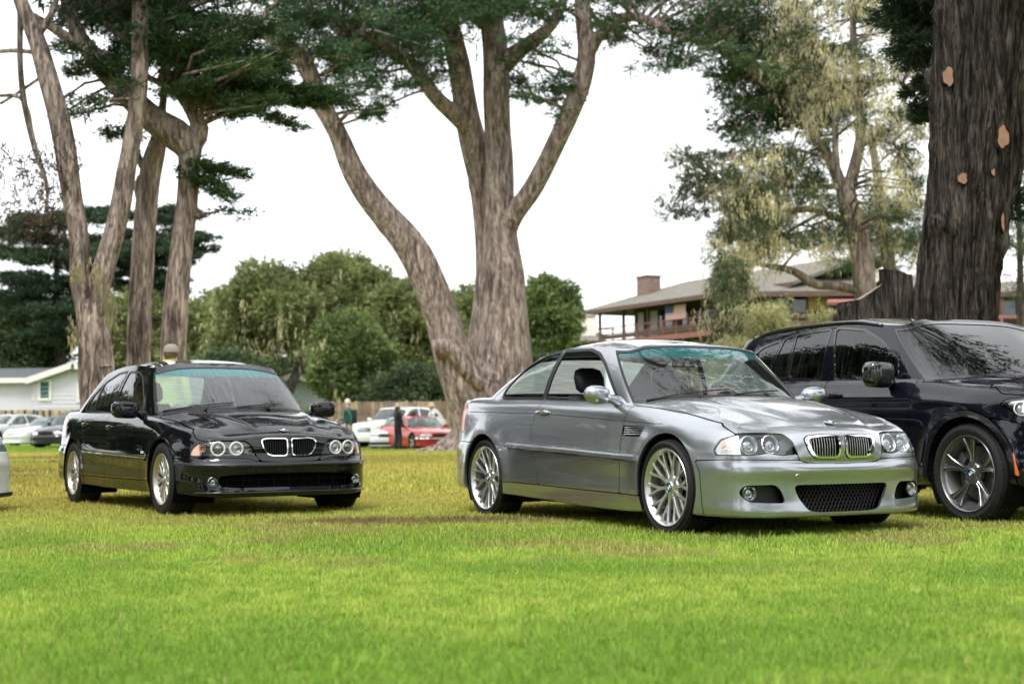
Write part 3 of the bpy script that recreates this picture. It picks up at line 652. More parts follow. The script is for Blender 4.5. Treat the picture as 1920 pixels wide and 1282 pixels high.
    mass(860, 1120, -80, 20, 36, 40, 30); mass(960, 1075, 60, 190, 16, 24, 20); mass(1120, 1340, -60, 60, 36, 40, 30); mass(1130, 1300, 40, 130, 16, 24, 20); mass(800, 860, 60, 160, 8, 22, 18); mass(880, 1000, -60, 40, 14, 34, 26)
    mass(985, 1050, 150, 215, 5, 18, 14, hang=.2); mass(470, 560, 60, 130, 8, 26, 22)
    # bright hanging bough to the right
    mass(1330, 1480, -60, 60, 26, 42, 34, False); mass(1330, 1520, 40, 150, 34, 38, 34, False); mass(1350, 1580, 130, 215, 34, 34, 34, False); mass(1350, 1480, 200, 262, 12, 26, 24, False)
    for k in range(16):           # fingers of foliage reaching right
        v0 = rs.uniform(80, 240); u0 = rs.uniform(1440, 1520)
        for j in range(5):
            u, v = u0+j*24, v0+j*rs.uniform(-4, 8); p = pix(u, v, Y-3); base, d = clump_twigs(rs, p, (.35, .35, .12), 16, .2, (.8, 0, .05)); Vg.append(leaves(rs, base, d, .42, 20, .12, .045, .5, .1)-np.array(o))
    tri_mesh('crown', Vs, 'needles_cypress', root); tri_mesh('hanging_bough', Vg, 'needles_green', root)
    branchlets('branchlets', [px_path(s, Y) for s in st], tw, root, rs, .07, 'bark_cypress', o)
    c0 = pix(900, -330, Y); high_crown(root, o, (c0.x, c0.y, c0.z), (10, 7, 3.2), 44, 61)
    # fine twigs hanging out of the crown
    mb = MB()
    for k in range(110):
        u, v = rs.uniform(560, 1180), rs.uniform(60, 150); p = pix(u, v, Y-1+rs.normal(0, 1.5))-o; q = Vector((rs.normal(0, .35), rs.normal(0, .3), -rs.uniform(.5, 1.5))); mb.tube([p, p+q*.5+Vector((rs.normal(0, .12), 0, 0)), p+q], [.014, .010, .005], 4, cap=False)
    stuff(mb.build('twigs', 'bark_dark', root))
centre_cypress()

def left_group():
    Y = 29.; sc = Y/FPX; rs = np.random.default_rng(5)
    # forked gnarled tree
    o = pix(195, 872, Y); o.z = 0; root = tree_root('cypress_tree', 'gnarled forked tree with peeling bark and bare hanging twigs by the white house', o)
    st = [[(198,880,84),(190,800,74),(182,720,70),(178,650,60),(168,585,46),(152,540,34),(150,470,34),(138,380,36),(125,290,38),(108,210,38),(88,140,38),(66,70,34),(45,20,28),(20,-60,22)],
          [(186,690,58),(180,620,52),(184,560,48),(192,515,44),(205,470,40),(224,400,37),(238,320,36),(252,240,34),(260,170,32),(263,90,30),(262,20,28),(262,-80,26),(262,-160,22)],
          [(38,-60,12),(38,40,12),(38,120,12),(45,190,12),(58,250,12),(72,300,10),(88,350,7),(84,400,4)],
          [(60,262,8),(30,180,7),(0,180,6)],[(75,60,16),(100,20,12),(110,-40,10)],[(70,100,8),(30,95,9),(-20,100,8)], [(76,145,6),(40,170,6),(0,195,5)]]
    trunk_mesh('trunk', [px_path(s, Y) for s in st], 'bark_cypress', root, 20, .16, .06, 7, .04, o)
    mb = MB()
    for k in range(190):
        u, v = rs.uniform(-10, 150), rs.uniform(250, 440); p = pix(u, v, Y+rs.normal(0, .5))-o; pts = [p]
        for j in range(4): pts.append(pts[-1]+Vector((rs.normal(0, .10), rs.normal(0, .06), -rs.uniform(.04, .22))))
        mb.tube(pts, [.010, .008, .006, .005, .003], 4, cap=False)
    stuff(mb.build('hanging_twigs', 'bark_dark', root))
    Vs = []
    for k in range(34):
        u, v = rs.uniform(-10, 135), rs.uniform(290, 430); p = pix(u, v, Y)-o; base, d = clump_twigs(rs, p, (.25, .25, .25), 7, 1.); Vs.append(leaves(rs, base, d, .2, 8, .06, .035, .8))
    tri_mesh('dry_sprays', Vs, 'leaves_dry', root)
    Vl = []
    for k in range(6):
        u, v = rs.uniform(128, 215), rs.uniform(470, 620); p = pix(u, v, Y-.4)-o; base = np.array(p)+rs.normal(0, .05, (10, 3)); Vl.append(leaves(rs, base, np.tile([0, 0, -1.], (10, 1)), .45, 10, .12, .022, .15))
    stuff(tri_mesh('lichen', Vl, 'lichen', root))
    # straight trunk
    Y2 = 31.; o2 = pix(257, 868, Y2); o2.z = 0; root = tree_root('cypress_tree', 'straight grey brown trunk between the two forked trunks', o2)
    st = [[(255,875,58),(257,800,48),(259,720,45),(262,600,43),(268,480,42),(276,380,41),(288,300,38),(298,260,30),(303,215,16),(308,170,13),(308,60,11),(306,-80,9)],[(282,330,20),(262,300,14),(254,270,10)],[(268,395,8),(256,350,10),(262,330,9)]]
    trunk_mesh('trunk', [px_path(s, Y2) for s in st], 'bark_cypress', root, 20, .16, .03, 9, .035, o2)
    Vs = []
    for k in range(50):
        u, v = rs.uniform(150, 330), rs.uniform(-60, 40); p = pix(u, v, Y2+rs.normal(0, 1))-o2; base, d = clump_twigs(rs, p, (.5, .5, .22), 26, .25); Vs.append(leaves(rs, base, d, .45, 20, .09, .035, .55, .08))
    tri_mesh('crown', Vs, 'needles_dark', root)
    # leaning trunk with the big limb
    Y3 = 30.; o3 = pix(318, 870, Y3); o3.z = 0; root = tree_root('cypress_tree', 'cypress with layered green boughs and a thick limb reaching left over the black saloon', o3)
    st = [[(316,876,62),(320,800,54),(323,700,48),(328,600,44),(335,520,42),(344,440,40),(352,370,38),(355,310,38),(357,262,46)],
          [(357,285,46),(335,255,62),(300,232,56),(262,200,50),(215,150,46),(175,105,36),(150,70,30),(130,20,24),(110,-60,18)],
          [(360,270,40),(374,246,36),(362,215,27),(345,188,23),(325,170,18),(300,156,14),(270,142,12)],
          [(220,128,18),(190,105,22),(150,88,20),(110,60,18),(60,30,14)],[(246,80,12),(215,60,13),(185,25,12),(160,8,10)],
          [(362,395,12),(372,404,13),(380,398,6)],[(345,380,8),(380,400,6),(425,390,3)]]
    trunk_mesh('trunk', [px_path(s, Y3) for s in st], 'bark_cypress', root, 20, .16, .045, 8, .03, o3)
    Vd, Vg, tw3 = [], [], []
    def mass(u0, u1, v0, v1, nc, rpx, dens, tgt, flat=.2, dy=1.2, out=None):
        for _ in range(nc):
            u, v = rs.uniform(u0, u1), rs.uniform(v0, v1); p = pix(u, v, Y3+rs.normal(0, dy))-o3; r_ = rpx*sc*rs.uniform(.6, 1.3); base, d = clump_twigs(rs, p, (r_, r_, r_*.35), dens, flat, out)
            tgt.append(leaves(rs, base, d, r_*1.0, 13, .10, .030, .6, .1)); tw3.append(tuple(p))
    mass(130, 480, -60, 50, 46, 40, 30, Vd); mass(270, 470, 40, 130, 30, 34, 28, Vd); mass(120, 260, 60, 180, 20, 26, 26, Vd); mass(120, 210, 170, 215, 6, 22, 18, Vd)
    mass(300, 470, 60, 180, 28, 32, 28, Vg); mass(380, 520, 110, 195, 30, 28, 30, Vg, .15, 1, (.6, 0, 0)); mass(400, 500, 180, 225, 10, 22, 22, Vd)
    for (u0, v0, du, dv, nseg) in ((440,150,30,4,7),(450,172,30,3,8),(430,195,24,8,6),(420,120,26,-4,5),(400,85,26,-8,5),(365,310,22,4,5),(360,330,16,10,5),(480,185,24,2,6),(470,160,22,4,5)):
        for j in range(nseg):
            p = pix(u0+j*du*.9, v0+j*dv, Y3-.4)-o3; base, d = clump_twigs(rs, p, (.22, .22, .09), 20, .15, (.9, 0, .05)); Vg.append(leaves(rs, base, d, .30, 20, .08, .03, .45, .1))
    for (u0, v0) in ((225,245),(215,250),(230,255),(440,395),(370,320),(385,330),(400,345)):
        p = pix(u0, v0, Y3)-o3; base, d = clump_twigs(rs, p, (.3, .3, .1), 24, .2); Vd.append(leaves(rs, base, d, .3, 20, .08, .03, .5))
    tri_mesh('crown', Vd, 'needles_cypress', root); tri_mesh('green_boughs', Vg, 'needles_green', root)
    branchlets('branchlets', [px_path(s, Y3) for s in st], tw3, root, rs, .045, 'bark_cypress', o3)
    c0 = pix(250, -260, Y3); high_crown(root, o3, (c0.x, c0.y, c0.z), (6.5, 5, 2.2), 36, 62)
leaf_mat('leaves_dry', (.06, .045, .035), (.16, .10, .07), .1)
left_group()

def plated_tree(name, label, Y, u, v0, v1, wpx, m, nplates, seed, trunkw=30, leaf=.14):
    """dark conifer with flat tiers of foliage"""
    rs = np.random.default_rng(seed); sc = Y/FPX; o = pix(u, 830, Y); o.z = float(gz(o.x, o.y)); root = tree_root(name, label, o); 
    trunk_mesh('trunk', [px_path([(u, 850, trunkw), (u+5, 700, trunkw*.8), (u-4, 560, trunkw*.55), (u, v0+20, trunkw*.25)], Y)], 'bark_dark', root, 12, .4, .04, 5, .02, o)
    Vs = []
    for k in range(nplates):
        t = rs.random()**.8; v = v0+(v1-v0)*t; half = wpx*(.25+.75*math.sin(math.pi*min(1, .18+t*.8)))*rs.uniform(.5, 1.1); sg = rs.choice([-1, 1])
        for j in range(5):
            p = pix(u+sg*half*(j+.6)/5, v+rs.normal(0, 4)-j*2, Y+rs.normal(0, 1.6))-o; r_ = wpx*sc*.18; base, d = clump_twigs(rs, p, (r_, r_, r_*.25), 26, .15, (sg*.5, 0, 0)); Vs.append(leaves(rs, base, d, r_*.8, 16, leaf, leaf*.35, .45, .08))
    tri_mesh('crown', Vs, m, root); return root
plated_tree('conifer_tree', 'dark tiered conifer behind the gnarled forked tree', 102., 110, 400, 650, 130, 'needles_dark', 56, 21, 24, .26)
plated_tree('conifer_tree', 'dark flat tiered conifer behind the straight trunk', 98., 290, 385, 570, 100, 'needles_dark', 38, 22, 18, .26)

def round_tree(label, Y, u, v0, v1, wpx, m, seed, lumps=46, leaf=.22, trunks=None, low=-.35, lich=0, name='oak_tree', lump_f=.30, group=None):
    """broad leafy tree: crown spans v0..v1 and u+-wpx"""
    rs = np.random.default_rng(seed); sc = Y/FPX; o = pix(u, 835, Y); o.z = float(gz(o.x, o.y)); root = tree_root(name, label, o, group)
    tr = trunks or [[(u, 860, 26), (u+6, 740, 20), (u-4, (v0+2*v1)/3, 14), (u, (v0+v1)/2, 8)]]
    trunk_mesh('trunk', [px_path(s, Y) for s in tr], 'bark_dark', root, 10, .5, .05, 5, .02, o)
    c = pix(u, (v0+v1)/2, Y)-o; rad = (wpx*sc*.86, wpx*sc*.7, (v1-v0)/2*sc*.9); Vs = []; Vl = []
    for p, r_ in hull_lumps(rs, c, rad, lumps, min(rad)*lump_f+.3, low):
        base, d = clump_twigs(rs, p, (r_*1.15, r_*1.15, r_*.8), int(95), .8, None, .15); Vs.append(leaves(rs, base, d, r_*.5, 12, leaf, leaf*.55, .8, .1))
        if lich and rs.random() < lich:
            base = np.array(p)+rs.normal(0, 1, (8, 3))*np.array([r_*.8, r_*.6, .1])-np.array([0, r_*.7, r_*.4]); Vl.append(leaves(rs, base, np.tile([0, 0, -1.], (8, 1)), 1.0, 9, .28, .06, .18))
    tri_mesh('crown', Vs, m, root)
    if Vl: stuff(tri_mesh('lichen', Vl, 'lichen', root))
    return root
_T = [
 ('broad crowned old oak with lichen beards behind the black saloon', 82., 500, 488, 720, 112, 'leaves_oak', 31, 74, .22, [[(560,850,44),(530,780,34),(490,730,24),(480,680,20),(484,620,14)],[(545,800,26),(540,740,22),(560,690,16),(575,640,10)],[(500,730,16),(495,690,14),(510,640,10)]], .5),
 ('tall pale green oak rising above the grey gabled house', 97., 650, 466, 740, 118, 'leaves_oak', 32, 90, .25, None, .3),
 ('leafy bright green oak overhanging the board fence', 72., 655, 585, 800, 78, 'leaves_bright', 33, 60, .20, None, .15),
 ('deep green tree behind the white SUV', 88., 775, 512, 770, 100, 'leaves_oak', 34, 76, .23, [[(800,850,20),(795,740,16),(780,690,12),(760,670,8)],[(800,760,12),(820,720,9),(850,690,6)]], .1),
 ('low dark green shrubby tree beside the cypress trunk', 70., 765, 690, 815, 92, 'leaves_deep', 35, 46, .18, None, 0),
 ('green oak seen between the cypress stems', 92., 880, 520, 790, 80, 'leaves_oak', 36, 62, .23, None, .1),
 ('round headed green tree beside the cream lodge wall', 80., 1022, 512, 690, 68, 'leaves_bright', 37, 46, .20, [[(1010,850,16),(1030,720,13),(1050,660,11),(1060,620,8)],[(1040,690,9),(1070,640,7),(1085,610,5)]], 0),
 ('green tree filling the gap left of the old oak', 88., 405, 545, 800, 100, 'leaves_oak', 38, 66, .23, None, .3),
 ('shadowy tree standing behind the white house roof', 104., 30, 560, 780, 120, 'leaves_deep', 39, 66, .26, [[(60,850,16),(40,730,14),(10,690,12),(-5,640,10)],[(40,730,12),(80,690,10),(140,650,8)]], .1),
 ('olive green tree between the straight trunk and the old oak', 94., 260, 545, 790, 110, 'leaves_oak', 40, 66, .25, None, .2),
 ('dark understorey tree low behind the black saloon roof', 76., 430, 660, 810, 100, 'leaves_deep', 42, 46, .20, None, 0),
 ('dark understorey tree low behind the grey house', 90., 590, 650, 820, 110, 'leaves_deep', 43, 50, .22, None, 0),
 ('dark rounded tree low behind the cypress base', 84., 940, 640, 830, 90, 'leaves_deep', 44, 50, .22, None, 0),
]
for (lb, Y, u, v0, v1, wpx, mm, sd, nl, lf, tr, li) in _T: round_tree(lb, Y, u, v0, v1, wpx, mm, sd, nl, lf, tr, -.5, li, group='trees beyond the fence')

def lichen_pine():
    Y = 46.; sc = Y/FPX; o = pix(1635, 850, Y); o.z = 0; rs = np.random.default_rng(41); root = tree_root('pine_tree', 'tall pine hung with pale lichen in front of the brown lodge', o)
    st = [[(1648,860,70),(1640,700,56),(1630,590,44),(1622,540,42),(1615,470,40),(1600,420,38),(1588,375,38),(1585,350,36)],
          [(1588,370,26),(1570,330,24),(1545,280,20),(1530,262,18),(1515,190,14),(1500,100,11),(1490,0,8)],[(1588,370,26),(1600,320,24),(1612,270,22),(1615,220,20),(1605,150,16),(1600,60,13),(1595,-40,10)],
          [(1576,340,10),(1568,300,12),(1566,250,11),(1560,170,9)],[(1580,352,9),(1530,350,10),(1460,350,9)],[(1580,412,14),(1540,398,13),(1510,392,12),(1480,402,10),(1440,430,8),(1390,450,6)],
          [(1606,545,16),(1560,535,17),(1525,532,17),(1500,515,15),(1440,498,10),(1400,490,7)],[(1612,275,10),(1650,262,9),(1690,280,6)],[(1605,180,8),(1660,150,7),(1700,160,4)],[(1555,300,7),(1480,280,6),(1400,300,5),(1330,330,4)],[(1540,400,6),(1470,440,7),(1410,500,6),(1390,560,5)]]
    trunk_mesh('trunk', [px_path(s, Y) for s in st], 'bark_pine', root, 16, .25, .03, 7, .015, o)
    Vn, Vl, tw = [], [], []
    def mass(u0, u1, v0, v1, nc, rpx, dens=26, li=.6, dy=1.6):
        for _ in range(nc):
            u, v = rs.uniform(u0, u1), rs.uniform(v0, v1); p = np.array(pix(u, v, Y+rs.normal(0, dy))-o); r_ = rpx*sc*rs.uniform(.55, 1.2)
            tw.append(tuple(p))
            if rs.random() < .5: base, d = clump_twigs(rs, p, (r_, r_, r_*.6), dens, .6, None, .2); Vn.append(leaves(rs, base, d, r_*.6, 16, .13, .028, .6, .15))
            if rs.random() < li*.72:
                base = p+rs.normal(0, 1, (18, 3))*np.array([r_*.9, r_*.7, .12]); Vl.append(leaves(rs, base, np.tile([0, 0, -1.], (18, 1))+rs.normal(0, .12, (18, 3)), .62, 10, .16, .026, .2))
    mass(1440, 1720, -40, 120, 70, 34, li=.7); mass(1500, 1720, 100, 240, 56, 30, li=.9); mass(1380, 1560, 260, 380, 56, 30, li=.9); mass(1270, 1390, 280, 345, 24, 30, 30, .25); mass(1240, 1330, 340, 405, 14, 28, 30, .05); mass(1340, 1450, 330, 420, 34, 28, li=.8)
    mass(1400, 1580, 380, 470, 40, 26, li=.9); mass(1340, 1440, 430, 520, 26, 24, li=.8); mass(1620, 1730, 220, 360, 34, 28, li=.9); mass(1640, 1720, 360, 460, 16, 26, li=.6); mass(1330, 1400, 400, 470, 8, 22, 26, .2)
    tri_mesh('crown', Vn, 'needles_pine', root); tri_mesh('lichen', Vl, 'lichen', root)
    branchlets('branchlets', [px_path(s, Y) for s in st], tw, root, rs, .05, 'bark_pine', o)
    # second, slimmer pine behind
    Y2 = 62.; o2 = pix(1672, 840, Y2); o2.z = 0; root = tree_root('pine_tree', 'slim leaning pine trunk beside the cream chimney', o2)
    st = [[(1690,850,32),(1680,560,27),(1668,500,25),(1655,420,22),(1645,330,18),(1630,240,12)],[(1655,420,9),(1690,380,8),(1720,350,5)]]
    trunk_mesh('trunk', [px_path(s, Y2) for s in st], 'bark_pine', root, 12, .4, .03, 5, .015, o2); Vn = []
    for k in range(46):
        u, v = rs.uniform(1560, 1740), rs.uniform(380, 500); p = np.array(pix(u, v, Y2+rs.normal(0, 2))-o2); base, d = clump_twigs(rs, p, (.75, .75, .4), 26, .6, None, .2); Vn.append(leaves(rs, base, d, .5, 14, .17, .04, .6, .15))
    tri_mesh('crown', Vn, 'needles_pine', root)
    # weeping grey-green shrubs at its foot
    for (lb, u, v0, v1, w_, nc, Yb, mm) in (('tall weeping shrub draped in lichen before the lodge balcony', 1365, 470, 700, 48, 46, 43., 'needles_pine'), ('pale drooping willow like bush behind the dark SUV', 1440, 560, 700, 52, 60, 41., 'leaves_willow'), ('small pale shrub between the coupe roof and the SUV', 1372, 640, 720, 30, 26, 36., 'leaves_willow'), ('little feathery shrub below the yellow lodge wall', 1532, 580, 660, 14, 10, 42., 'leaves_willow')):
        ob = pix(u, 850, Yb); ob.z = 0; rt = thing('weeping_shrub', lb, 'shrub', tuple(ob)); Va = []; Vb = []; s2 = Yb/FPX
        trunk_mesh('stem', [px_path([(u, 860, 12), (u+4, 740, 9), (u-3, (v0+v1)/2, 5), (u, v0+15, 3)], Yb)], 'bark_dark', rt, 8, .4, .04, 0, 0, ob)
        for k in range(nc):
            t = rs.random(); v = v0+(v1-v0)*t; p = np.array(pix(u+rs.normal(0, w_*.5)*(.35+.65*t), v, Yb+rs.normal(0, .7))-ob); r_ = 18*s2
            base, d = clump_twigs(rs, p, (r_, r_, r_*.7), 18, .6, (0, 0, -.5)); Va.append(leaves(rs, base, d, .35, 14, .13, .03, .35, -.2))
            if rs.random() < .7: base = p+rs.normal(0, 1, (14, 3))*np.array([r_, r_*.8, .1]); Vb.append(leaves(rs, base, np.tile([0, 0, -1.], (14, 1))+rs.normal(0, .1, (14, 3)), .55, 12, .14, .026, .2))
        tri_mesh('foliage', Va, mm, rt); tri_mesh('drooping_strands', Vb, 'lichen' if mm == 'needles_pine' else mm, rt)
lichen_pine()

def big_trunk():
    Y = 17.5; o = pix(1800, 900, Y); o.z = 0; root = tree_root('cypress_tree', 'massive dark ridged trunk with pale pruning cuts behind the dark SUV', o)
    # fluted trunk: several fused stems
    P = px_path([(1772,930,230),(1775,820,196),(1778,720,172),(1782,620,156),(1793,500,154),(1807,400,160),(1821,300,168),(1833,200,180),(1845,100,192),(1855,0,202),(1862,-120,206),(1868,-300,200)], Y)
    sp = smooth_path(P, 260); n = 190; r_ = np.random.default_rng(3)
    V, F = tube_np(sp, n, 3, .0, 0, 0.); V = V.reshape(260, n, 3); ax = sp[:, None, :3]
    from mathutils import noise as mn
    D = np.zeros((260, n))
    for i in range(260):
        z = sp[i, 2]
        for k in range(n):
            a = 2*math.pi*k/n; tw = a+.10*z; cx, cy = math.cos(tw), math.sin(tw)
            f = mn.noise(Vector((cx*1.6, cy*1.6, z*.16)))*.26 + mn.noise(Vector((cx*4.2+5, cy*4.2, z*.35)))*.17
            rdg = 1-abs(mn.noise(Vector((cx*9+2, cy*9, z*.75))))*2.2; f += rdg*.085
            rd2 = 1-abs(mn.noise(Vector((cx*20+7, cy*20, z*1.9))))*2.2; f += rd2*.045
            f += mn.noise(Vector((cx*34, cy*34, z*5)))*.012
            f += .15*abs(math.cos(2.5*(a+.16*z)+.5*mn.noise(Vector((0, 3, z*.5)))))-.10+.05*math.cos(3*a-.4*z)
            D[i, k] = f
    V = ax+(V-ax)*(1+D-.13)[..., None]; V = V.reshape(-1, 3)-np.array(o); tr = mesh('trunk', V, F, 'bark_big', root)
    # stubs of sawn branches
    Vr = V.reshape(260, n, 3)
    for (u, v, w_, h_) in ((1758,160,20,38),(1850,276,22,42),(1783,347,18,21),(1834,338,7,14),(1859,425,6,36)):
        p = pix(u, v, Y)-o
        q = Vr[np.argmin(abs(Vr[:, 0, 2]-p.z))]; front = q[q[:, 1] < q[:, 1].mean()]; c = front[np.argmin(abs(front[:, 0]-p.x))]; c = Vector((p.x, c[1], p.z)); s_ = (Y-1)/FPX
        mb = MB(); nn = 20; VV = []; wob = lambda k, q=u: 1+.12*math.sin(k*.9+q)+.07*math.sin(k*1.9+q*2)
        for rr, dy in ((1.30, .10), (1.22, -.03), (1.04, -.055), (1., -.058)):
            for k in range(nn): VV.append((c.x+rr*wob(k)*w_/2*s_*math.cos(2*math.pi*k/nn), c.y+dy, c.z+rr*wob(k)*h_/2*s_*math.sin(2*math.pi*k/nn)))
        mb.add(VV, [(j*nn+k, j*nn+(k+1) % nn, (j+1)*nn+(k+1) % nn, (j+1)*nn+k) for j in range(3) for k in range(nn)], 0); mb.add([(c.x+wob(k)*w_/2*s_*math.cos(2*math.pi*k/nn), c.y-.058, c.z+wob(k)*h_/2*s_*math.sin(2*math.pi*k/nn)) for k in range(nn)], [tuple(range(nn))], 1)
        mb.build('branch_cut', ['bark_big', 'cut_wood'], root, False)
    # hanging strips of bark
    mb = MB()
    for k in range(90):
        i = r_.integers(20, 240); j = r_.integers(0, n); p = Vector(Vr[i, j]); outw = Vector((p.x-(sp[i, 0]-o.x), p.y-(sp[i, 1]-o.y), 0)).normalized(); L = r_.uniform(.15, .6); sd = outw.cross(Vector((0, 0, 1))); pts = []
        for q in range(4):
            t = q/3; ii = min(259, max(0, i-int(t*L/(sp[1, 2]-sp[0, 2]+1e-6)))); pp = Vector(Vr[ii, (j+int(t*3)) % n])+outw*(.012+.03*t*t*r_.random()); pts.append(pp)
        V4 = []; w0 = r_.uniform(.006, .02)
        for q, pp in enumerate(pts): V4 += [pp-sd*w0*(1-.6*q/3), pp+outw*.008, pp+sd*w0*(1-.6*q/3)]
        mb.add(V4, [(q*3+c_, q*3+c_+1, q*3+4+c_, q*3+3+c_) for q in range(3) for c_ in range(2)])
    stuff(mb.build('bark_strips', 'bark_strip', root, True, False))
    # dark foliage at its upper left
    rs = np.random.default_rng(9); Vs = []; sc = Y/FPX
    for (u0, u1, v0, v1, nc, rp) in ((1660,1760,-60,40,26,40),(1680,1750,20,110,18,30),(1700,1750,100,180,9,22),(1720,1760,170,230,6,18),(1900,1960,330,420,4,20),(1840,1960,-120,-40,8,40)):
        for _ in range(nc):
            p = np.array(pix(rs.uniform(u0, u1), rs.uniform(v0, v1), Y+1.6+rs.normal(0, .4))-o); base, d = clump_twigs(rs, p, (rp*sc, rp*sc, rp*sc*.5), 34, .35); Vs.append(leaves(rs, base, d, rp*sc*.8, 22, .055, .02, .5, .05))
    tri_mesh('crown', Vs, 'needles_dark', root)
    c0 = pix(1850, -700, Y); high_crown(root, o, (c0.x-.5, c0.y-1.5, c0.z+1.), (6.5, 6.0, 2.6), 40, 63, 'needles_cypress', .22, [[tuple(pix(1865, -250, Y))+(.55,), (c0.x, c0.y, c0.z-1, .4), (c0.x-.3, c0.y, c0.z+2.5, .12)], [tuple(pix(1865, -300, Y))+(.4,), (c0.x-2, c0.y-2, c0.z, .2), (c0.x-4, c0.y-4, c0.z+1, .06)]])
    mb = MB(); mb.tube([pix(1760, -40, Y+.6)-o, pix(1720, -10, Y+1.4)-o, pix(1690, 40, Y+1.6)-o], [.06, .04, .02], 8); mb.build('bough', 'bark_dark', root, True)
    # sawn stumps beside it
    for (lb, Yb, pts, w0, w1, ang) in (('tall weathered stump cut flat beside the massive trunk', 17.0, (1690, 1678), 62, 58, .18), ('low wide stump with a slanting sawn face behind the dark SUV', 16.6, (1622, 1612), 98, 84, -.34)):
        ob = pix(pts[0], 900, Yb); ob.z = 0; rt = thing('tree_stump', lb, 'stump', tuple(ob)); vt = 512 if w0 < 80 else 560
        sp2 = smooth_path(px_path([(pts[0], 930, w0*1.5), (pts[0]-2, 760, w0*1.12), (pts[0]-3, 640, w0), (pts[1], vt, w1)], Yb), 80); V2, F2 = tube_np(sp2, 90, 5, .05, 17, .03); V2 = V2.reshape(80, 90, 3)
        for i in range(80):
            for k in range(90):
                a = 2*math.pi*k/90; c2 = sp2[i, :3]; f = (1-abs(mn.noise(Vector((math.cos(a)*7, math.sin(a)*7, sp2[i, 2]*.8))))*2)*.05; V2[i, k] = c2+(V2[i, k]-c2)*(1+f)
        V2 = V2.reshape(-1, 3)-np.array(ob); top = V2[-90:]; V2[-90:, 2] += (top[:, 0]-top[:, 0].mean())*(-ang)*1.6
        body = mesh('stump_body', V2, F2, 'bark_big', rt); c = V2[-90:].mean(0); mb = MB(); mb.add([tuple(c)]+[tuple(v+(c-v)*.04+np.array([0, 0, .004])) for v in V2[-90:]], [(0, 1+k, 1+(k+1) % 90) for k in range(90)]); mb.build('sawn_face', 'old_wood', rt, False)
mat('cut_wood', (.30, .165, .105), .8, noise=.18, nscale=14, bump=.2, bscale=40)
mat('old_wood', (.22, .18, .15), .9, noise=.3, nscale=9, bump=.4, bscale=25)
bark_mat('bark_strip', (.02, .016, .013), (.12, .097, .082), (.06, .048, .04), 2.4, .6, .1)
big_trunk()
# far pine at the right edge
def edge_pine():
    Y = 60.; o = pix(1915, 845, Y); o.z = 0; rs = np.random.default_rng(77); root = tree_root('pine_tree', 'thin pine behind the massive trunk near the lodge end', o)
    trunk_mesh('trunk', [px_path([(1915,850,18),(1914,600,14),(1912,450,11),(1910,330,7)], Y), px_path([(1912,470,6),(1890,455,5),(1880,450,3)], Y)], 'bark_dark', root, 10, .4, .03, 0, 0, o); V = []
    for k in range(40):
        p = np.array(pix(rs.uniform(1880, 1960), rs.uniform(300, 560), Y+rs.normal(0, 1))-o); base, d = clump_twigs(rs, p, (.5, .5, .3), 20, .6); V.append(leaves(rs, base, d, .4, 14, .15, .035, .6))
    tri_mesh('crown', V, 'needles_pine', root)
edge_pine()
# ---------------------------------------------------------------- trees of the grove beside and behind the photographer (they show in the paint and glass)
def grove_tree(x, y, h, crown, seed, label):
    rs = np.random.default_rng(seed); root = tree_root('cypress_tree', label, (x, y, 0), 'trees standing around the open lawn')
    P = [(0, 0, -.3, .75), (.1, .2, 2.5, .55), (.3+rs.normal(0, .3), .2, h*.5, .42), (rs.normal(0, .6), rs.normal(0, .6), h*.9, .15)]
    Q = [(.2, .2, h*.3, .3), (crown*.45*math.cos(seed), crown*.45*math.sin(seed), h*.6, .14)]; Q2 = [(.2, .2, h*.35, .3), (-crown*.5*math.cos(seed+.5), -crown*.5*math.sin(seed+.5), h*.62, .14)]
    trunk_mesh('trunk', [P, Q, Q2], 'bark_cypress', root, 12, .6, .05, 6, .03); Vs = []
    for p, r_ in hull_lumps(rs, (0, 0, h*.72), (crown, crown, h*.30), 34, crown*.30, -.75):
        base, d = clump_twigs(rs, p, (r_*1.2, r_*1.2, r_*.55), 44, .4); Vs.append(leaves(rs, base, d, r_*.6, 14, .42, .16, .6, .05))
    tri_mesh('crown', Vs, 'needles_cypress', root)
for k, (x, y, h, c, lb) in enumerate([(-15, -3, 13, 5.5, 'spreading cypress at the left side of the lawn, nearest of the side row'), (-23, 11, 14, 6, 'spreading cypress at the left side of the lawn, second of the side row'), (-27, 27, 13, 5.5, 'spreading cypress at the left side of the lawn, farthest of the side row'),
        (-16.5, 24, 12, 4.6, 'slim cypress at the left side of the lawn before the farthest side tree'), (-13, 16, 11, 4.2, 'smaller cypress at the left side of the lawn before the second side tree'),
        (13, -9, 12, 5, 'spreading cypress behind the photographer, on the SUV side'), (21, 3, 13, 5.5, 'spreading cypress beyond the SUV, out on the right of the lawn'), (-3, -24, 15, 7, 'wide cypress far behind the photographer'), (-17, -19, 13, 6, 'wide cypress behind the photographer, on the saloon side')]):
    grove_tree(x, y, h, c, 100+k, lb)
def screen_tree(x, y, h, r0, seed, label):
    rs = np.random.default_rng(seed); root = tree_root('oak_tree', label, (x, y, float(gz(x, y))), 'trees closing off the field')
    trunk_mesh('trunk', [[(0, 0, -.3, .35), (.1, .1, h*.3, .28), (0, .2, h*.8, .08)]], 'bark_dark', root, 10, .8, .05); Vs = []
    for p, r_ in hull_lumps(rs, (0, 0, h*.5), (r0, r0, h*.5), 40, r0*.34, -.95):
        base, d = clump_twigs(rs, p, (r_*1.2, r_*1.2, r_*.8), 40, .8); Vs.append(leaves(rs, base, d, r_*.6, 12, .6, .3, .8, .05))
    tri_mesh('crown', Vs, 'leaves_oak' if seed % 2 else 'leaves_deep', root)
_side = ['left']*9+['back']*4+['right']*6
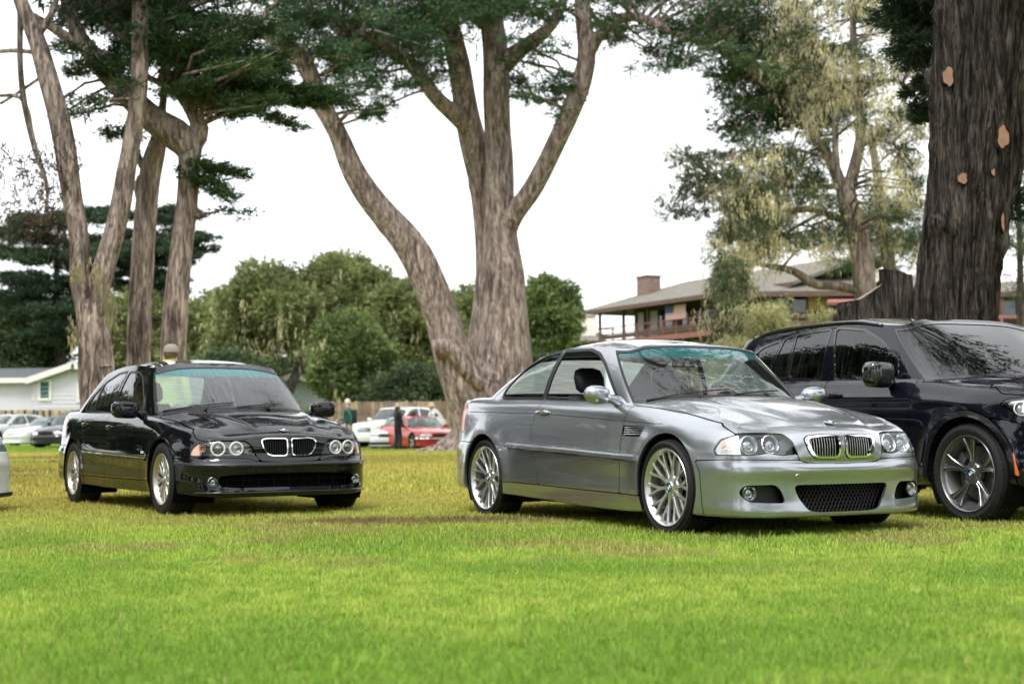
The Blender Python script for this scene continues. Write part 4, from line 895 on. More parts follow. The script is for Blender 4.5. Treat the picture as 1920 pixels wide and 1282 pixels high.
_ord = ['first', 'second', 'third', 'fourth', 'fifth', 'sixth', 'seventh', 'eighth', 'ninth']
for k, an in enumerate((-34, -43, -52, -62, -72, -83, -94, -106, -119, -135, -155, 178, 150, 125, 105, 85, 66, 50, 36)):
    rr = (58 if abs(an) < 56 else 46)+5*math.sin(k*2.3); i = _side[:k].count(_side[k])
    screen_tree(rr*math.sin(R(an)), rr*math.cos(R(an)), 9+2.5*math.sin(k*1.7), 5.6, 140+k, _ord[i]+' bushy oak of the row closing the field on the '+{'left': 'white house side', 'back': 'side behind the photographer', 'right': 'lodge side'}[_side[k]])
# ---------------------------------------------------------------- houses, fences
mat('siding_white', (.56, .54, .60), .7, noise=.04, nscale=3)
mat('trim_white', (.66, .64, .62), .6)
mat('shingle_grey', (.075, .08, .09), .9, noise=.25, nscale=6, bump=.3, bscale=20)
mat('shingle_brown', (.135, .122, .10), .9, noise=.3, nscale=2.5, bump=.4, bscale=14)
mat('window_teal', (.05, .13, .13), .12, coat=.6)
mat('window_dark', (.012, .016, .02), .08, coat=.6)
mat('curtain_white', (.66, .64, .60), .8)
mat('wood_red', (.25, .10, .075), .7, noise=.2, nscale=4)
mat('wood_brown', (.10, .06, .045), .8, noise=.2, nscale=3)
mat('wall_brown', (.075, .05, .04), .85, noise=.2, nscale=3)
mat('wall_yellow', (.48, .38, .12), .8)
mat('wall_cream', (.70, .66, .56), .85, noise=.05, nscale=2)
mat('wall_greyblue', (.42, .45, .50), .8)
mat('brick_brown', (.19, .125, .10), .85, noise=.3, nscale=6, bump=.5, bscale=20)
mat('board_a', (.34, .255, .16), .85, noise=.3, nscale=3); mat('board_b', (.075, .058, .046), .9, noise=.3, nscale=3); mat('board_c', (.47, .36, .15), .85, noise=.25, nscale=3); mat('board_d', (.22, .16, .11), .9, noise=.3, nscale=3)
mat('flag_red', (.62, .16, .18), .8); mat('flag_white', (.74, .68, .66), .8); mat('flag_blue', (.07, .09, .22), .8)
class Facade:
    """local frame: a along the wall, o outwards, z up"""
    def __init__(s, root, A, Bp):
        A, Bp = Vector(A[:2]+(0,)) if isinstance(A, tuple) else A, Bp
        s.root = root; d = Vector((Bp[0]-A[0], Bp[1]-A[1], 0)); s.L = d.length; d.normalize(); root.location = (A[0], A[1], 0); root.rotation_euler = (0, 0, math.atan2(d.y, d.x))
        # with a from left to right seen from the camera, -Y local points to the viewer
    def box(s, name, a0, a1, o0, o1, z0, z1, m, parent=None, bev=0):
        mb = MB(); mb.box(((a0+a1)/2, -(o0+o1)/2, (z0+z1)/2), (abs(a1-a0), abs(o1-o0), abs(z1-z0))); o = mb.build(name, m, parent or s.root); return bevel(o, bev) if bev else o
    def poly(s, name, pts, m, th=.12, parent=None):
        """slab from coplanar points (a,o,z), thickened downwards"""
        P = [Vector((a, -o, z)) for a, o, z in pts]; n = (P[1]-P[0]).cross(P[2]-P[0]).normalized(); n = n if n.z > 0 else -n; mb = MB(); k = len(P)
        mb.add(P+[p-n*th for p in P], [tuple(range(k)), tuple(range(2*k-1, k-1, -1))]+[(i, (i+1) % k, k+(i+1) % k, k+i) for i in range(k)]); return mb.build(name, m, parent or s.root)
    def window(s, a0, a1, z0, z1, o, m='window_dark', fm='trim_white', fw=.12):
        w_ = s.box('window', a0, a1, o-.04, o+.02, z0, z1, m)
        for nm, q in (('frame_side', (a0-fw, a0, o, o+.07, z0-fw, z1+fw)), ('frame_side', (a1, a1+fw, o, o+.07, z0-fw, z1+fw)), ('frame_top', (a0+.002, a1-.002, o, o+.068, z1, z1+fw)), ('sill', (a0+.002, a1-.002, o, o+.09, z0-fw, z0))): s.box(nm, *q, fm, w_)
        return w_
def white_house():
    Y = 88.; g = lambda u, v: pix(u, v, Y); h0 = .3
    A, B_ = g(-60, 760), g(300, 760); root = thing('white_house', 'small white lap sided house with grey roof behind the plank fence', 'house'); F = Facade(root, (A.x, A.y), (B_.x, B_.y))
    ax = lambda u: (g(u, 760).x-A.x); zz = lambda v, u=80: g(u, v).z
    ze, zp = zz(708), zz(682, 140)
    # front gabled block a: 65..215, side wing to the left set back
    a0, a1, am = ax(64), ax(216), ax(140)
    mb = MB(); mb.prism([(a0, h0), (a1, h0), (a1, ze), (am, zp-.15), (a0, ze)], 0, 8, lambda a, b, h: (a, h, b)); wl = mb.build('wall', 'siding_white', root)
    aw = ax(-60); F.box('wing_wall', aw, a0-.002, -8, -1.2, h0, zz(712), 'siding_white')
    for k in range(13):          # lap boards on the gable wall
        z_ = h0+.25+k*.24
        if z_ < ze: F.box('lap_board', a0+.02, a1-.02, .0, .022, z_, z_+.025, 'siding_white', wl)
    ov = .45; sl = (zp-ze)/(am-a0)
    for sg, ae in ((-1, a0), (1, a1)):
        e = ae+sg*ov; F.poly('roof', [(am, ov, zp+.1), (e, ov, ze-ov*sl+.1), (e, -8.4, ze-ov*sl+.1), (am, -8.4, zp+.1)], 'shingle_grey', .10)
        F.poly('bargeboard', [(am, ov+.06, zp+.10), (e, ov+.06, ze-ov*sl+.10), (e, ov, ze-ov*sl+.10), (am, ov, zp+.10)], 'trim_white', .34)
    zr = zz(688, 30); F.poly('wing_roof', [(aw, -.75, zz(706)), (a0-.5, -.75, zz(706)), (am-.6, -5., zr+.15), (aw, -5., zr+.15)], 'shingle_grey', .1)
    F.box('fascia', aw, a0-.46, -.78, -.70, zz(706)-.32, zz(706)-.02, 'trim_white')
    for (u0, u1, v0, v1) in ((76, 92, 716, 746), (149, 162, 721, 750), (168, 184, 722, 750)): F.window(ax(u0), ax(u1), zz(v1), zz(v0), 0., 'window_teal', 'trim_white', .16)
    F.window(ax(53), ax(62), zz(746), zz(715), -1.2, 'window_teal', 'trim_white', .14)
    F.box('gable_vent', ax(127), ax(133), 0, .04, zz(702), zz(694), 'curtain_white')
    F.box('chimney', ax(130), ax(137), -4, -3.3, zp-.3, zp+.75, 'trim_white')
white_house()
def fence(label, u0, u1, vt, Y, seed, mats, bw=.15, zb=None):
    rs = np.random.default_rng(seed); A, B_ = pix(u0, 800, Y), pix(u1, 800, Y); root = thing('board_fence', label, 'fence', (A.x, A.y, float(gz(A.x, A.y)))); zt = pix((u0+u1)/2, vt, Y).z-root.location.z; L = (B_-A).length; n = int(L/(bw+.012))
    for k in range(n):
        mb = MB(); h = zt+rs.normal(0, .02); mb.box(((k+.5)*(bw+.012), rs.normal(0, .006), h/2), (bw*rs.uniform(.93, 1.), .022, h)); mb.build('board', mats[rs.integers(len(mats))], root)
    for z_ in (.35, zt-.3): mb = MB(); mb.box((L/2, .045, z_), (L, .05, .09)); mb.build('rail', 'board_d', root)
    for k in range(int(L/2.4)+1): mb = MB(); mb.box((min(k*2.4, L), .115, zt/2), (.09, .09, zt)); mb.build('post', 'board_d', root)
fence('weathered plank fence of light and dark boards below the white house', -40, 245, 768, 78., 3, ['board_a', 'board_b', 'board_b', 'board_d', 'board_c', 'board_a'])
fence('brown board fence behind the white SUV and the people', 585, 870, 752, 66., 4, ['board_a', 'board_d', 'board_a', 'board_d'], .17)
def grey_house():
    Y = 84.; g = lambda u, v: pix(u, v, Y); A, B_ = g(470, 760), g(630, 760); root = thing('grey_house', 'grey gabled house end behind the board fence', 'house'); F = Facade(root, (A.x, A.y), (B_.x, B_.y)); ax = lambda u: g(u, 760).x-A.x; zz = lambda v: g(560, v).z
    a0, a1, am = ax(495), ax(610), ax(553); ze, zp = zz(722), zz(701)
    mb = MB(); mb.prism([(a0, 0), (a1, 0), (a1, ze), (am, zp-.1), (a0, ze)], 0, 7, lambda a, b, h: (a, h, b)); mb.build('wall', 'wall_greyblue', root); sl = (zp-ze)/(am-a0)
    for sg, ae in ((-1, a0), (1, a1)):
        e = ae+sg*.5; F.poly('roof', [(am, .5, zp+.08), (e, .5, ze-.5*sl+.08), (e, -7.4, ze-.5*sl+.08), (am, -7.4, zp+.08)], 'shingle_grey', .1); F.poly('bargeboard', [(am, .56, zp+.08), (e, .56, ze-.5*sl+.08), (e, .5, ze-.5*sl+.08), (am, .5, zp+.08)], 'wall_cream', .28)
    F.window(ax(515), ax(535), zz(748), zz(728), 0., 'window_teal', 'trim_white', .12)
    o = pix(560, 800, 76); rt = thing('garden_shrub', 'rounded yellow green shrub in front of the grey house', 'shrub', (o.x, o.y, 0)); rs = np.random.default_rng(8); Vs = []
    trunk_mesh('stem', [[(0, 0, -.1, .06), (.05, 0, .8, .05), (0, .05, 1.6, .02)]], 'bark_dark', rt, 8, .3)
    for k in range(30):
        p = np.array([rs.normal(0, .55), rs.normal(0, .4), 1.15+rs.normal(0, .45)]); base, d = clump_twigs(rs, p, (.4, .4, .35), 30, .8, None, .2); Vs.append(leaves(rs, base, d, .3, 12, .14, .06, .7, .1))
    tri_mesh('foliage', Vs, 'leaves_lime', rt)
leaf_mat('leaves_lime', (.14, .22, .02), (.28, .36, .05), .3)
grey_house()
def lodge():
    Yl, Yr = 118., 104.; A = pix(1120, 620, Yl); B_ = pix(1350, 600, Yr); root = thing('lodge', 'brown timber lodge wing with red balcony railings, brick chimney and long shingle roof', 'lodge'); F = Facade(root, (A.x, A.y), (B_.x, B_.y)); L = F.L+8
    zf, zr, ze = 7.55, 8.55, 10.0
    F.box('lower_wall', .6, L, -9, -2.0, 0, zf-.32, 'wall_brown'); F.box('upper_wall', 2.2, L, -9, -2.0, zf-.3, ze+.2, 'wall_brown')
    F.box('deck', 0, L, -2, .0, zf-.30, zf-.06, 'wood_red'); F.box('deck_fascia', -.02, L+.02, .0, .06, zf-.42, zf-.04, 'wood_red')
    n = int(L/3.4)
    for k in range(n+1):
        a = .15+k*(L-.3)/n; F.box('post', a-.09, a+.09, -.12, .0-.002, 0, zf-.44, 'wood_red'); F.box('post', a-.09, a+.09, -.25, -.07, zf-.05, ze, 'wood_brown')
    for z0, z1 in ((zr-.09, zr), (zf+.42, zf+.50)): F.box('rail', 0, L, -.06, .02, z0, z1, 'wood_red')
    for k in range(int(L/1.7)): a = .5+k*1.7; F.box('rail_post', a-.07, a+.07, -.05, .01, zf-.04, zr-.1, 'wood_red')
    for k in range(int(L/1.7)-1): a = .6+k*1.7; F.box('rail_panel', a, a+1.5, -.03, .0, zf+.05, zf+.38, 'wood_brown')
    F.box('rail', -.04, .04, -2.0, -.06, zr-.09, zr, 'wood_red'); F.box('rail', -.04, .04, -2.0, -.06, zf+.42, zf+.5, 'wood_red')
    for (a0, a1, m) in ((2.7, 3.6, 'curtain_white'), (4.4, 5.5, 'curtain_white'), (5.6, 7.4, 'window_dark'), (8.6, 9.6, 'window_dark'), (10.6, 12.4, 'window_dark'), (13.2, 15, 'curtain_white')): F.window(a0, a1, zf, zf+2.05, -2.0, m, 'wood_brown', .1)
    for k in range(4): F.window(2+k*4, 4.4+k*4, zf-2.6, zf-1.0, -2.0, 'window_dark', 'wood_brown', .1)
    zt = ze+2.05; F.poly('roof', [(-1.3, 1.0, ze-.1), (L+1, 1.0, ze-.1), (L+1, -5.5, zt), (4.2, -5.5, zt)], 'shingle_brown', .22); F.poly('roof', [(-1.3, 1.0, ze-.1), (4.2, -5.5, zt), (-1.3, -11, ze-.1)], 'shingle_brown', .22); F.poly('roof', [(4.2, -5.5, zt), (L+1, -5.5, zt), (L+1, -11, ze-.1), (-1.3, -11, ze-.1)], 'shingle_brown', .22)
    F.box('gutter', -1.3, L+1, 1.0, 1.09, ze-.42, ze-.14, 'wood_brown')
    ch = F.box('chimney', 2.3, 3.8, -3.4, -2.2, ze+.2, ze+2.35, 'brick_brown'); F.box('chimney_cap', 2.22, 3.88, -3.48, -2.12, ze+2.35, ze+2.47, 'brick_brown', ch); F.box('flashing', 2.2, 3.9, -3.5, -2.05, ze+.2, ze+.72, 'wall_cream', ch)
    # flag hung from the eave
    fl = thing('flag', 'faded striped flag with blue corner hung from the lodge eave', 'flag'); fl.location = root.location; fl.rotation_euler = root.rotation_euler; f0, f1, z0, z1 = 9.6, 12.1, 8.5, 9.55
    for k in range(13):
        z_ = z1-(k+1)*(z1-z0)/13; mb = MB(); nn = 12; V = []
        for i in range(nn+1):
            a = f0+(f1-f0)*i/nn; o = -(.12+.03*math.sin(i*1.1+k*.1)); V += [(a, o, z_+.001), (a, o, z_+(z1-z0)/13), (a, o+.01, z_+(z1-z0)/13), (a, o+.01, z_+.001)]
        mb.add(V, [(i*4+q, i*4+(q+1) % 4, i*4+4+(q+1) % 4, i*4+4+q) for i in range(nn) for q in range(4)]+[(0, 1, 2, 3), tuple(nn*4+q for q in (3, 2, 1, 0))]); mb.build('stripe', 'flag_red' if k % 2 == 0 else 'flag_white', fl)
    mb = MB(); mb.box((f0+.46, -.175, z1-(z1-z0)*.27), (.92, .03, (z1-z0)*.54)); mb.build('canton', 'flag_blue', fl)
lodge()
def lodge_mid():
    Y = 96.; g = lambda u, v: pix(u, v, Y); A, B_ = g(1400, 600), g(1720, 600); root = thing('lodge', 'middle lodge wing with yellow wall panel, dark windows and cream chimney behind the lichen pine', 'lodge'); F = Facade(root, (A.x, A.y), (B_.x, B_.y)); ax = lambda u: g(u, 600).x-A.x; zz = lambda v: g(1560, v).z
    L = F.L; F.box('wall', 0, L, -7, 0, 0, zz(548), 'wall_brown'); F.box('wall_panel', ax(1516), ax(1562), 0, .05, zz(582), zz(553), 'wall_yellow')
    for u0, u1 in ((1452, 1480), (1486, 1512), (1566, 1590), (1600, 1640), (1655, 1700)): F.window(ax(u0), ax(u1), zz(586), zz(556), 0., 'window_dark', 'wood_brown', .09)
    F.poly('roof', [(-1, 1.2, zz(548)), (L+1, 1.2, zz(548)), (L+1, -3.5, zz(508)), (-1, -3.5, zz(514))], 'shingle_brown', .25); F.box('gutter', -1, L+1, 1.2, 1.3, zz(548)-.35, zz(548)-.02, 'wood_brown')
    F.box('rail', 0, L, 1.2, 1.28, zz(598), zz(593), 'wood_brown'); F.box('balcony_front', 0, L, 1.2, 1.25, zz(640), zz(604), 'wood_brown'); F.box('balcony_floor', 0, L, 0, 1.2, zz(640)-.2, zz(640), 'wood_brown')
    F.poly('porch_roof', [(ax(1536), 2.4, zz(572)), (ax(1612), 2.4, zz(572)), (ax(1600), .1, zz(556)), (ax(1556), .1, zz(556))], 'wood_red', .2)
    for u in (1545, 1600): F.box('porch_post', ax(u)-.1, ax(u)+.1, 2.0, 2.2, 0, zz(573), 'wood_brown')
    F.box('chimney', ax(1618), ax(1650), -3, -1.6, zz(530), zz(472), 'wall_cream')
    am = ax(1660); mb = MB(); mb.prism([(ax(1635), zz(530)), (ax(1690), zz(530)), (am, zz(505))], .4, 2, lambda a, b, h: (a, h, b)); mb.build('gable', 'wall_brown', root)
    for e in (ax(1630), ax(1695)): F.poly('gable_roof', [(am, 1., zz(500)), (e, 1., zz(533)), (e, -4, zz(533)), (am, -4, zz(500))], 'wall_cream', .2)
lodge_mid()
def lodge_end():
    Y = 84.; g = lambda u, v: pix(u, v, Y); A, B_ = g(1830, 600), g(2060, 600); root = thing('lodge', 'right lodge wing with orange railings and blue grey windows beyond the massive trunk', 'lodge'); F = Facade(root, (A.x, A.y), (B_.x, B_.y)); ax = lambda u: g(u, 600).x-A.x; zz = lambda v: g(1900, v).z; L = F.L
    F.box('wall', 0, L, -6, 0, 0, zz(553), 'wall_brown')
    for u0, u1 in ((1842, 1872), (1880, 1905), (1912, 1945), (1960, 2000)): F.window(ax(u0), ax(u1), zz(590), zz(562), 0., 'window_blue', 'wood_brown', .08)
    F.poly('roof', [(-.6, 1.3, zz(550)), (L+1, 1.3, zz(550)), (L+1, -4, zz(515)), (1.2, -4, zz(515))], 'shingle_brown', .25); F.poly('roof_verge', [(-.75, 1.35, zz(552)), (-.5, 1.35, zz(552)), (1.35, -4.2, zz(505)), (1.1, -4.2, zz(505))], 'wood_red', .3)
    F.box('gutter', -.6, L+1, 1.3, 1.4, zz(550)-.3, zz(550)-.02, 'wood_brown')
    for v0, v1 in ((600, 594), (618, 612)): F.box('rail', 0, L, 1.35, 1.43, zz(v0), zz(v1), 'wood_red')
    F.box('balcony_front', 0, L, 1.3, 1.34, zz(628), zz(621), 'wood_brown'); F.box('balcony_floor', 0, L, 0, 1.3, zz(640), zz(634), 'wood_red')
    for k in range(8): F.box('rail_post', k*L/7-.06, k*L/7+.06, 1.36, 1.42, zz(634), zz(600), 'wood_red')
    for u in (1866, 1950, 2030): F.box('post', ax(u)-.1, ax(u)+.1, 1.1, 1.28, 0, zz(553)-.2, 'wood_brown')
mat('window_blue', (.08, .12, .17), .1, coat=.6)
lodge_end()
def cream_block():
    Y = 124.; g = lambda u, v: pix(u, v, Y); A, B_ = g(985, 640), g(1135, 640); root = thing('garage_block', 'low cream building with shallow grey brown roof left of the lodge', 'building'); F = Facade(root, (A.x, A.y), (B_.x, B_.y)); ax = lambda u: g(u, 640).x-A.x; zz = lambda v: g(1060, v).z
    F.box('wall', 0, F.L, -6, 0, 0, zz(641), 'wall_brown'); F.box('tall_wall', ax(1088), ax(1120), -7, -2, 0, zz(590), 'wall_cream'); F.box('parapet', ax(1087), ax(1121), -7.1, -1.9, zz(590), zz(588), 'wood_red')
    F.poly('roof', [(-.8, 1, zz(640)), (F.L, 1, zz(640)), (F.L, -4, zz(618)), (2, -4, zz(618))], 'shingle_brown', .2)
    for k in range(5): F.window(1+k*1.2, 1.8+k*1.2, zz(680), zz(655), 0, 'window_dark', 'trim_white', .08)
cream_block()
# ---------------------------------------------------------------- silver coupe numbers
def arch_flare(ws, amp, w, R):
    def f(x, y, z, s):
        o = np.zeros_like(x)
        for (wx, wz) in ws:
            r = np.hypot(x-wx, z-wz); o = o+amp*np.exp(-np.clip((r-R), 0, 9)**2/(2*w*w))*smooth01((y-.45)/.25)
        return o
    return f
E46_PLAN = [(.775,0),(.770,.22),(.745,.45),(.70,.61),(.63,.752),(.47,.832),(.2,.858),(-.3,.866),(-1.2,.872),(-2.0,.872),(-2.6,.880),(-3.0,.872),(-3.35,.828),(-3.58,.70),(-3.69,.5),(-3.73,.25),(-3.74,0)]
E46_KEYS = [
 ((.775,0),   [(.12,.135),(.02,.14),(0,.17),(.012,.25),(.012,.36),(0,.44),(.02,.485),(.012,.53),(.012,.61),(.03,.67),(.06,.705),(.13,.735)]),
 ((.770,.22), [(.12,.135),(.02,.14),(0,.17),(.012,.25),(.012,.36),(0,.44),(.02,.487),(.014,.53),(.02,.61),(.04,.665),(.075,.70),(.14,.73)]),
 ((.735,.50),  [(.12,.135),(.02,.14),(0,.17),(.010,.25),(.010,.36),(0,.44),(.015,.492),(.03,.54),(.055,.60),(.09,.65),(.13,.685),(.21,.718)]),
 ((.63,.752), [(.12,.135),(.02,.145),(0,.18),(.005,.26),(.005,.36),(0,.44),(.012,.50),(.02,.55),(.04,.61),(.075,.662),(.12,.70),(.20,.738)]),
 ((.40,.835), [(.14,.14),(.02,.15),(0,.19),(0,.27),(0,.37),(0,.46),(.006,.53),(.012,.585),(.03,.645),(.06,.70),(.105,.738),(.19,.775)]),
 ((0,.885),   [(.15,.15),(.03,.16),(.01,.2),(0,.3),(0,.4),(0,.5),(0,.58),(.005,.65),(.02,.715),(.05,.772),(.10,.81),(.19,.838)]),
 ((-.55,.87), [(.15,.135),(.05,.14),(.03,.18),(.015,.262),(.012,.38),(0,.515),(.004,.6),(.012,.69),(.028,.775),(.055,.835),(.085,.868),(.13,.893)]),
 ((-1.8,.872),[(.15,.17),(.05,.175),(.03,.21),(.015,.295),(.012,.41),(0,.565),(.004,.65),(.012,.735),(.03,.835),(.055,.895),(.085,.928),(.12,.948)]),
 ((-2.68,.89),[(.15,.2),(.03,.21),(.01,.25),(0,.33),(0,.45),(0,.58),(0,.66),(.008,.74),(.03,.84),(.06,.915),(.10,.958),(.16,.983)]),
 ((-3.3,.83), [(.12,.22),(.02,.23),(0,.27),(0,.36),(0,.48),(0,.58),(.015,.63),(.025,.74),(.04,.85),(.065,.925),(.10,.97),(.17,.99)]),
 ((-3.74,0),  [(.12,.22),(.03,.23),(.01,.28),(0,.38),(0,.5),(0,.58),(.03,.62),(.05,.73),(.06,.85),(.07,.94),(.09,.985),(.16,.992)])]
E46_BOT = [(-.38,0,.935),(-.40,.3,.932),(-.46,.55,.915),(-.56,.705,.89),(-.74,.762,.888),(-1.3,.762,.912),(-1.9,.765,.94),(-2.4,.768,.962),(-2.78,.752,.98),(-3.03,.645,.99),(-3.08,.35,.998),(-3.10,0,1.0)]
E46_TOP = [(-1.02,0,1.35),(-1.01,.25,1.345),(-.97,.43,1.328),(-.955,.545,1.305),(-1.08,.587,1.312),(-1.4,.605,1.345),(-1.8,.605,1.342),(-2.15,.598,1.311),(-2.33,.56,1.288),(-2.37,.46,1.298),(-2.35,.25,1.312),(-2.35,0,1.318)]
E46_BOW = [.03,.03,.02,.012,.012,.024,.024,.022,.02,.02,.03,.03]
# ---------------------------------------------------------------- black saloon numbers
E39_PLAN = [(.79,0),(.785,.25),(.765,.47),(.705,.62),(.61,.735),(.45,.822),(.2,.864),(-.3,.878),(-1.2,.882),(-2.0,.882),(-2.6,.88),(-3.0,.872),(-3.45,.84),(-3.75,.75),(-3.9,.55),(-3.945,.3),(-3.955,0)]
E39_KEYS = [
 ((.79,0),    [(.12,.175),(.03,.18),(.01,.21),(.015,.28),(.012,.37),(0,.44),(.03,.475),(.045,.52),(.05,.60),(.065,.66),(.10,.695),(.17,.72)]),
 ((.735,.55),  [(.12,.175),(.03,.18),(.01,.21),(.015,.28),(.012,.37),(0,.44),(.03,.485),(.05,.525),(.06,.59),(.08,.635),(.12,.67),(.20,.70)]),
 ((.61,.735),  [(.12,.185),(.03,.19),(.01,.22),(.01,.29),(.01,.37),(0,.44),(.025,.49),(.035,.53),(.045,.59),(.065,.64),(.10,.68),(.18,.72)]),
 ((.40,.84), [(.14,.19),(.03,.2),(.01,.23),(0,.3),(0,.38),(0,.46),(.012,.51),(.018,.56),(.03,.62),(.055,.68),(.095,.725),(.18,.765)]),
 ((0,.876),   [(.15,.2),(.03,.21),(.01,.25),(0,.33),(0,.41),(0,.49),(0,.57),(.006,.64),(.022,.71),(.05,.76),(.095,.80),(.19,.83)]),
 ((-.55,.88), [(.15,.19),(.05,.2),(.03,.235),(.012,.30),(.01,.4),(0,.50),(.004,.585),(.012,.67),(.028,.755),(.055,.82),(.085,.85),(.125,.872)]),
 ((-1.8,.882),[(.15,.2),(.05,.205),(.03,.24),(.012,.305),(.01,.42),(0,.525),(.004,.61),(.012,.70),(.03,.79),(.055,.86),(.085,.895),(.12,.915)]),
 ((-2.75,.878),[(.15,.21),(.03,.22),(.01,.26),(0,.34),(0,.43),(0,.53),(0,.62),(.008,.71),(.03,.81),(.06,.88),(.10,.925),(.16,.95)]),
 ((-3.5,.83), [(.12,.23),(.02,.24),(0,.28),(0,.37),(0,.47),(0,.55),(.02,.60),(.03,.70),(.045,.81),(.07,.89),(.11,.94),(.18,.965)]),
 ((-3.955,0), [(.12,.23),(.03,.24),(.01,.29),(0,.38),(0,.48),(0,.56),(.03,.60),(.045,.70),(.055,.82),(.07,.91),(.10,.955),(.18,.97)])]
E39_BOT = [(-.42,0,.925),(-.44,.3,.92),(-.50,.56,.905),(-.60,.715,.885),(-.80,.768,.868),(-1.35,.77,.885),(-1.9,.772,.90),(-2.5,.77,.918),(-3.0,.758,.935),(-3.26,.66,.95),(-3.3,.35,.962),(-3.32,0,.965)]
E39_TOP = [(-1.12,0,1.375),(-1.11,.25,1.37),(-1.07,.45,1.35),(-1.05,.56,1.325),(-1.18,.60,1.33),(-1.5,.615,1.36),(-1.95,.612,1.358),(-2.40,.606,1.328),(-2.61,.572,1.305),(-2.65,.46,1.318),(-2.63,.25,1.335),(-2.63,0,1.34)]
E39_BOW = [.03,.03,.02,.012,.012,.024,.024,.022,.02,.02,.03,.03]
# ---------------------------------------------------------------- dark SUV numbers
X3_PLAN = [(.80,0),(.79,.3),(.75,.55),(.68,.74),(.55,.87),(.35,.92),(0,.935),(-.5,.935),(-1.4,.93),(-2.2,.935),(-2.86,.94),(-3.3,.92),(-3.6,.85),(-3.78,.65),(-3.84,.35),(-3.855,0)]
X3_KEYS = [
 ((.80,0),    [(.15,.26),(.04,.27),(0,.33),(.01,.42),(.02,.52),(.03,.60),(.03,.68),(.035,.78),(.045,.86),(.07,.93),(.11,.965),(.20,1.0)]),
 ((.55,.87),  [(.15,.28),(.05,.29),(.02,.36),(.02,.45),(.03,.53),(.03,.61),(.03,.69),(.035,.77),(.045,.84),(.07,.91),(.12,.955),(.21,.995)]),
 ((0,.94),    [(.15,.3),(.03,.31),(0,.36),(0,.45),(0,.55),(0,.64),(0,.73),(.008,.82),(.022,.90),(.055,.965),(.11,1.01),(.21,1.045)]),
 ((-.6,.935), [(.15,.26),(.06,.27),(.03,.33),(.03,.42),(.03,.52),(.025,.62),(.012,.72),(0,.82),(.005,.91),(.03,.99),(.055,1.04),(.085,1.075)]),
 ((-1.9,.93), [(.15,.28),(.06,.29),(.03,.34),(.03,.44),(.03,.54),(.025,.64),(.012,.74),(0,.84),(.005,.93),(.03,1.01),(.055,1.06),(.085,1.10)]),
 ((-2.86,.94),[(.15,.3),(.03,.31),(0,.37),(0,.46),(0,.56),(0,.66),(0,.75),(.005,.86),(.02,.96),(.05,1.05),(.085,1.11),(.13,1.14)]),
 ((-3.5,.88), [(.12,.32),(.03,.33),(0,.4),(0,.5),(0,.6),(0,.68),(.01,.77),(.02,.88),(.035,.98),(.06,1.07),(.09,1.13),(.14,1.16)]),
 ((-3.855,0), [(.12,.32),(.03,.33),(0,.4),(0,.5),(0,.6),(.02,.68),(.04,.78),(.05,.88),(.055,.99),(.07,1.08),(.09,1.14),(.14,1.17)])]
X3_BOT = [(-.35,0,1.09),(-.37,.35,1.085),(-.45,.62,1.07),(-.58,.78,1.055),(-.82,.835,1.055),(-1.4,.84,1.08),(-2.0,.84,1.095),(-2.6,.835,1.115),(-3.2,.81,1.14),(-3.52,.70,1.155),(-3.62,.35,1.165),(-3.64,0,1.165)]
X3_TOP = [(-1.05,0,1.585),(-1.03,.3,1.58),(-.98,.52,1.555),(-.96,.63,1.525),(-1.12,.675,1.53),(-1.5,.69,1.57),(-2.0,.69,1.58),(-2.7,.68,1.56),(-3.1,.64,1.52),(-3.2,.52,1.53),(-3.24,.3,1.54),(-3.25,0,1.54)]
X3_BOW = [.03,.03,.02,.012,.012,.026,.026,.026,.02,.02,.02,.02]
# ---------------------------------------------------------------- pieces shared by the cars
def ribbon(mb, P, W, D, th, bev=.35, mi=0):
    """spoke: P list of (r,angle) in the wheel plane, W half widths, D depth of its face (y)"""
    V = []; n = len(P); xy = [Vector((r*math.cos(a), 0, r*math.sin(a))) for r, a in P]
    for i in range(n):
        t = (xy[min(i+1, n-1)]-xy[max(i-1, 0)]).normalized(); q = Vector((-t.z, 0, t.x))
        for k, dd in ((-1, th), (-1, bev*th), (-(1-bev*.9), 0), ((1-bev*.9), 0), (1, bev*th), (1, th)):
            V.append(xy[i]+q*W[i]*k+Vector((0, D[i]+dd, 0)))
    Fc = []
    for i in range(n-1):
        for k in range(5): Fc.append((i*6+k, i*6+k+1, (i+1)*6+k+1, (i+1)*6+k))
        Fc.append((i*6+5, i*6, (i+1)*6, (i+1)*6+5))
    Fc += [tuple(range(6)), tuple((n-1)*6+k for k in range(5, -1, -1))]
    mb.add(V, Fc, mi)
def emblem(r, parent, M, name='badge'):
    """round quartered emblem, face towards local -Y, placed by matrix M"""
    mb = MB(); n = 32
    def P(rr, a, y): return M @ Vector((rr*math.cos(a), y, rr*math.sin(a)))
    mb.add([P(r*q, 2*math.pi*k/n, y) for q, y in ((1, .003), (1, -.003), (.93, -.0045)) for k in range(n)], [(j*n+k, j*n+(k+1) % n, (j+1)*n+(k+1) % n, (j+1)*n+k) for j in range(2) for k in range(n)], 0)
    mb.add([P(r*q, 2*math.pi*k/n, -.0045) for q in (.93, .62) for k in range(n)], [(k, (k+1) % n, n+(k+1) % n, n+k) for k in range(n)], 1)
    mb.add([P(r*q, 2*math.pi*k/n, -.0047) for q in (.62, .58) for k in range(n)], [(k, (k+1) % n, n+(k+1) % n, n+k) for k in range(n)], 0)
    for s in range(4):
        mb.add([P(0, 0, -.0047)]+[P(r*.58, math.pi/2*s+math.pi/2*k/8, -.0047) for k in range(9)], [(0, k, k+1) for k in range(1, 9)], 2 if s % 2 == 0 else 3)
    return mb.build(name, ['chrome', 'emblem_black', 'emblem_white', 'emblem_blue'], parent, False, False)
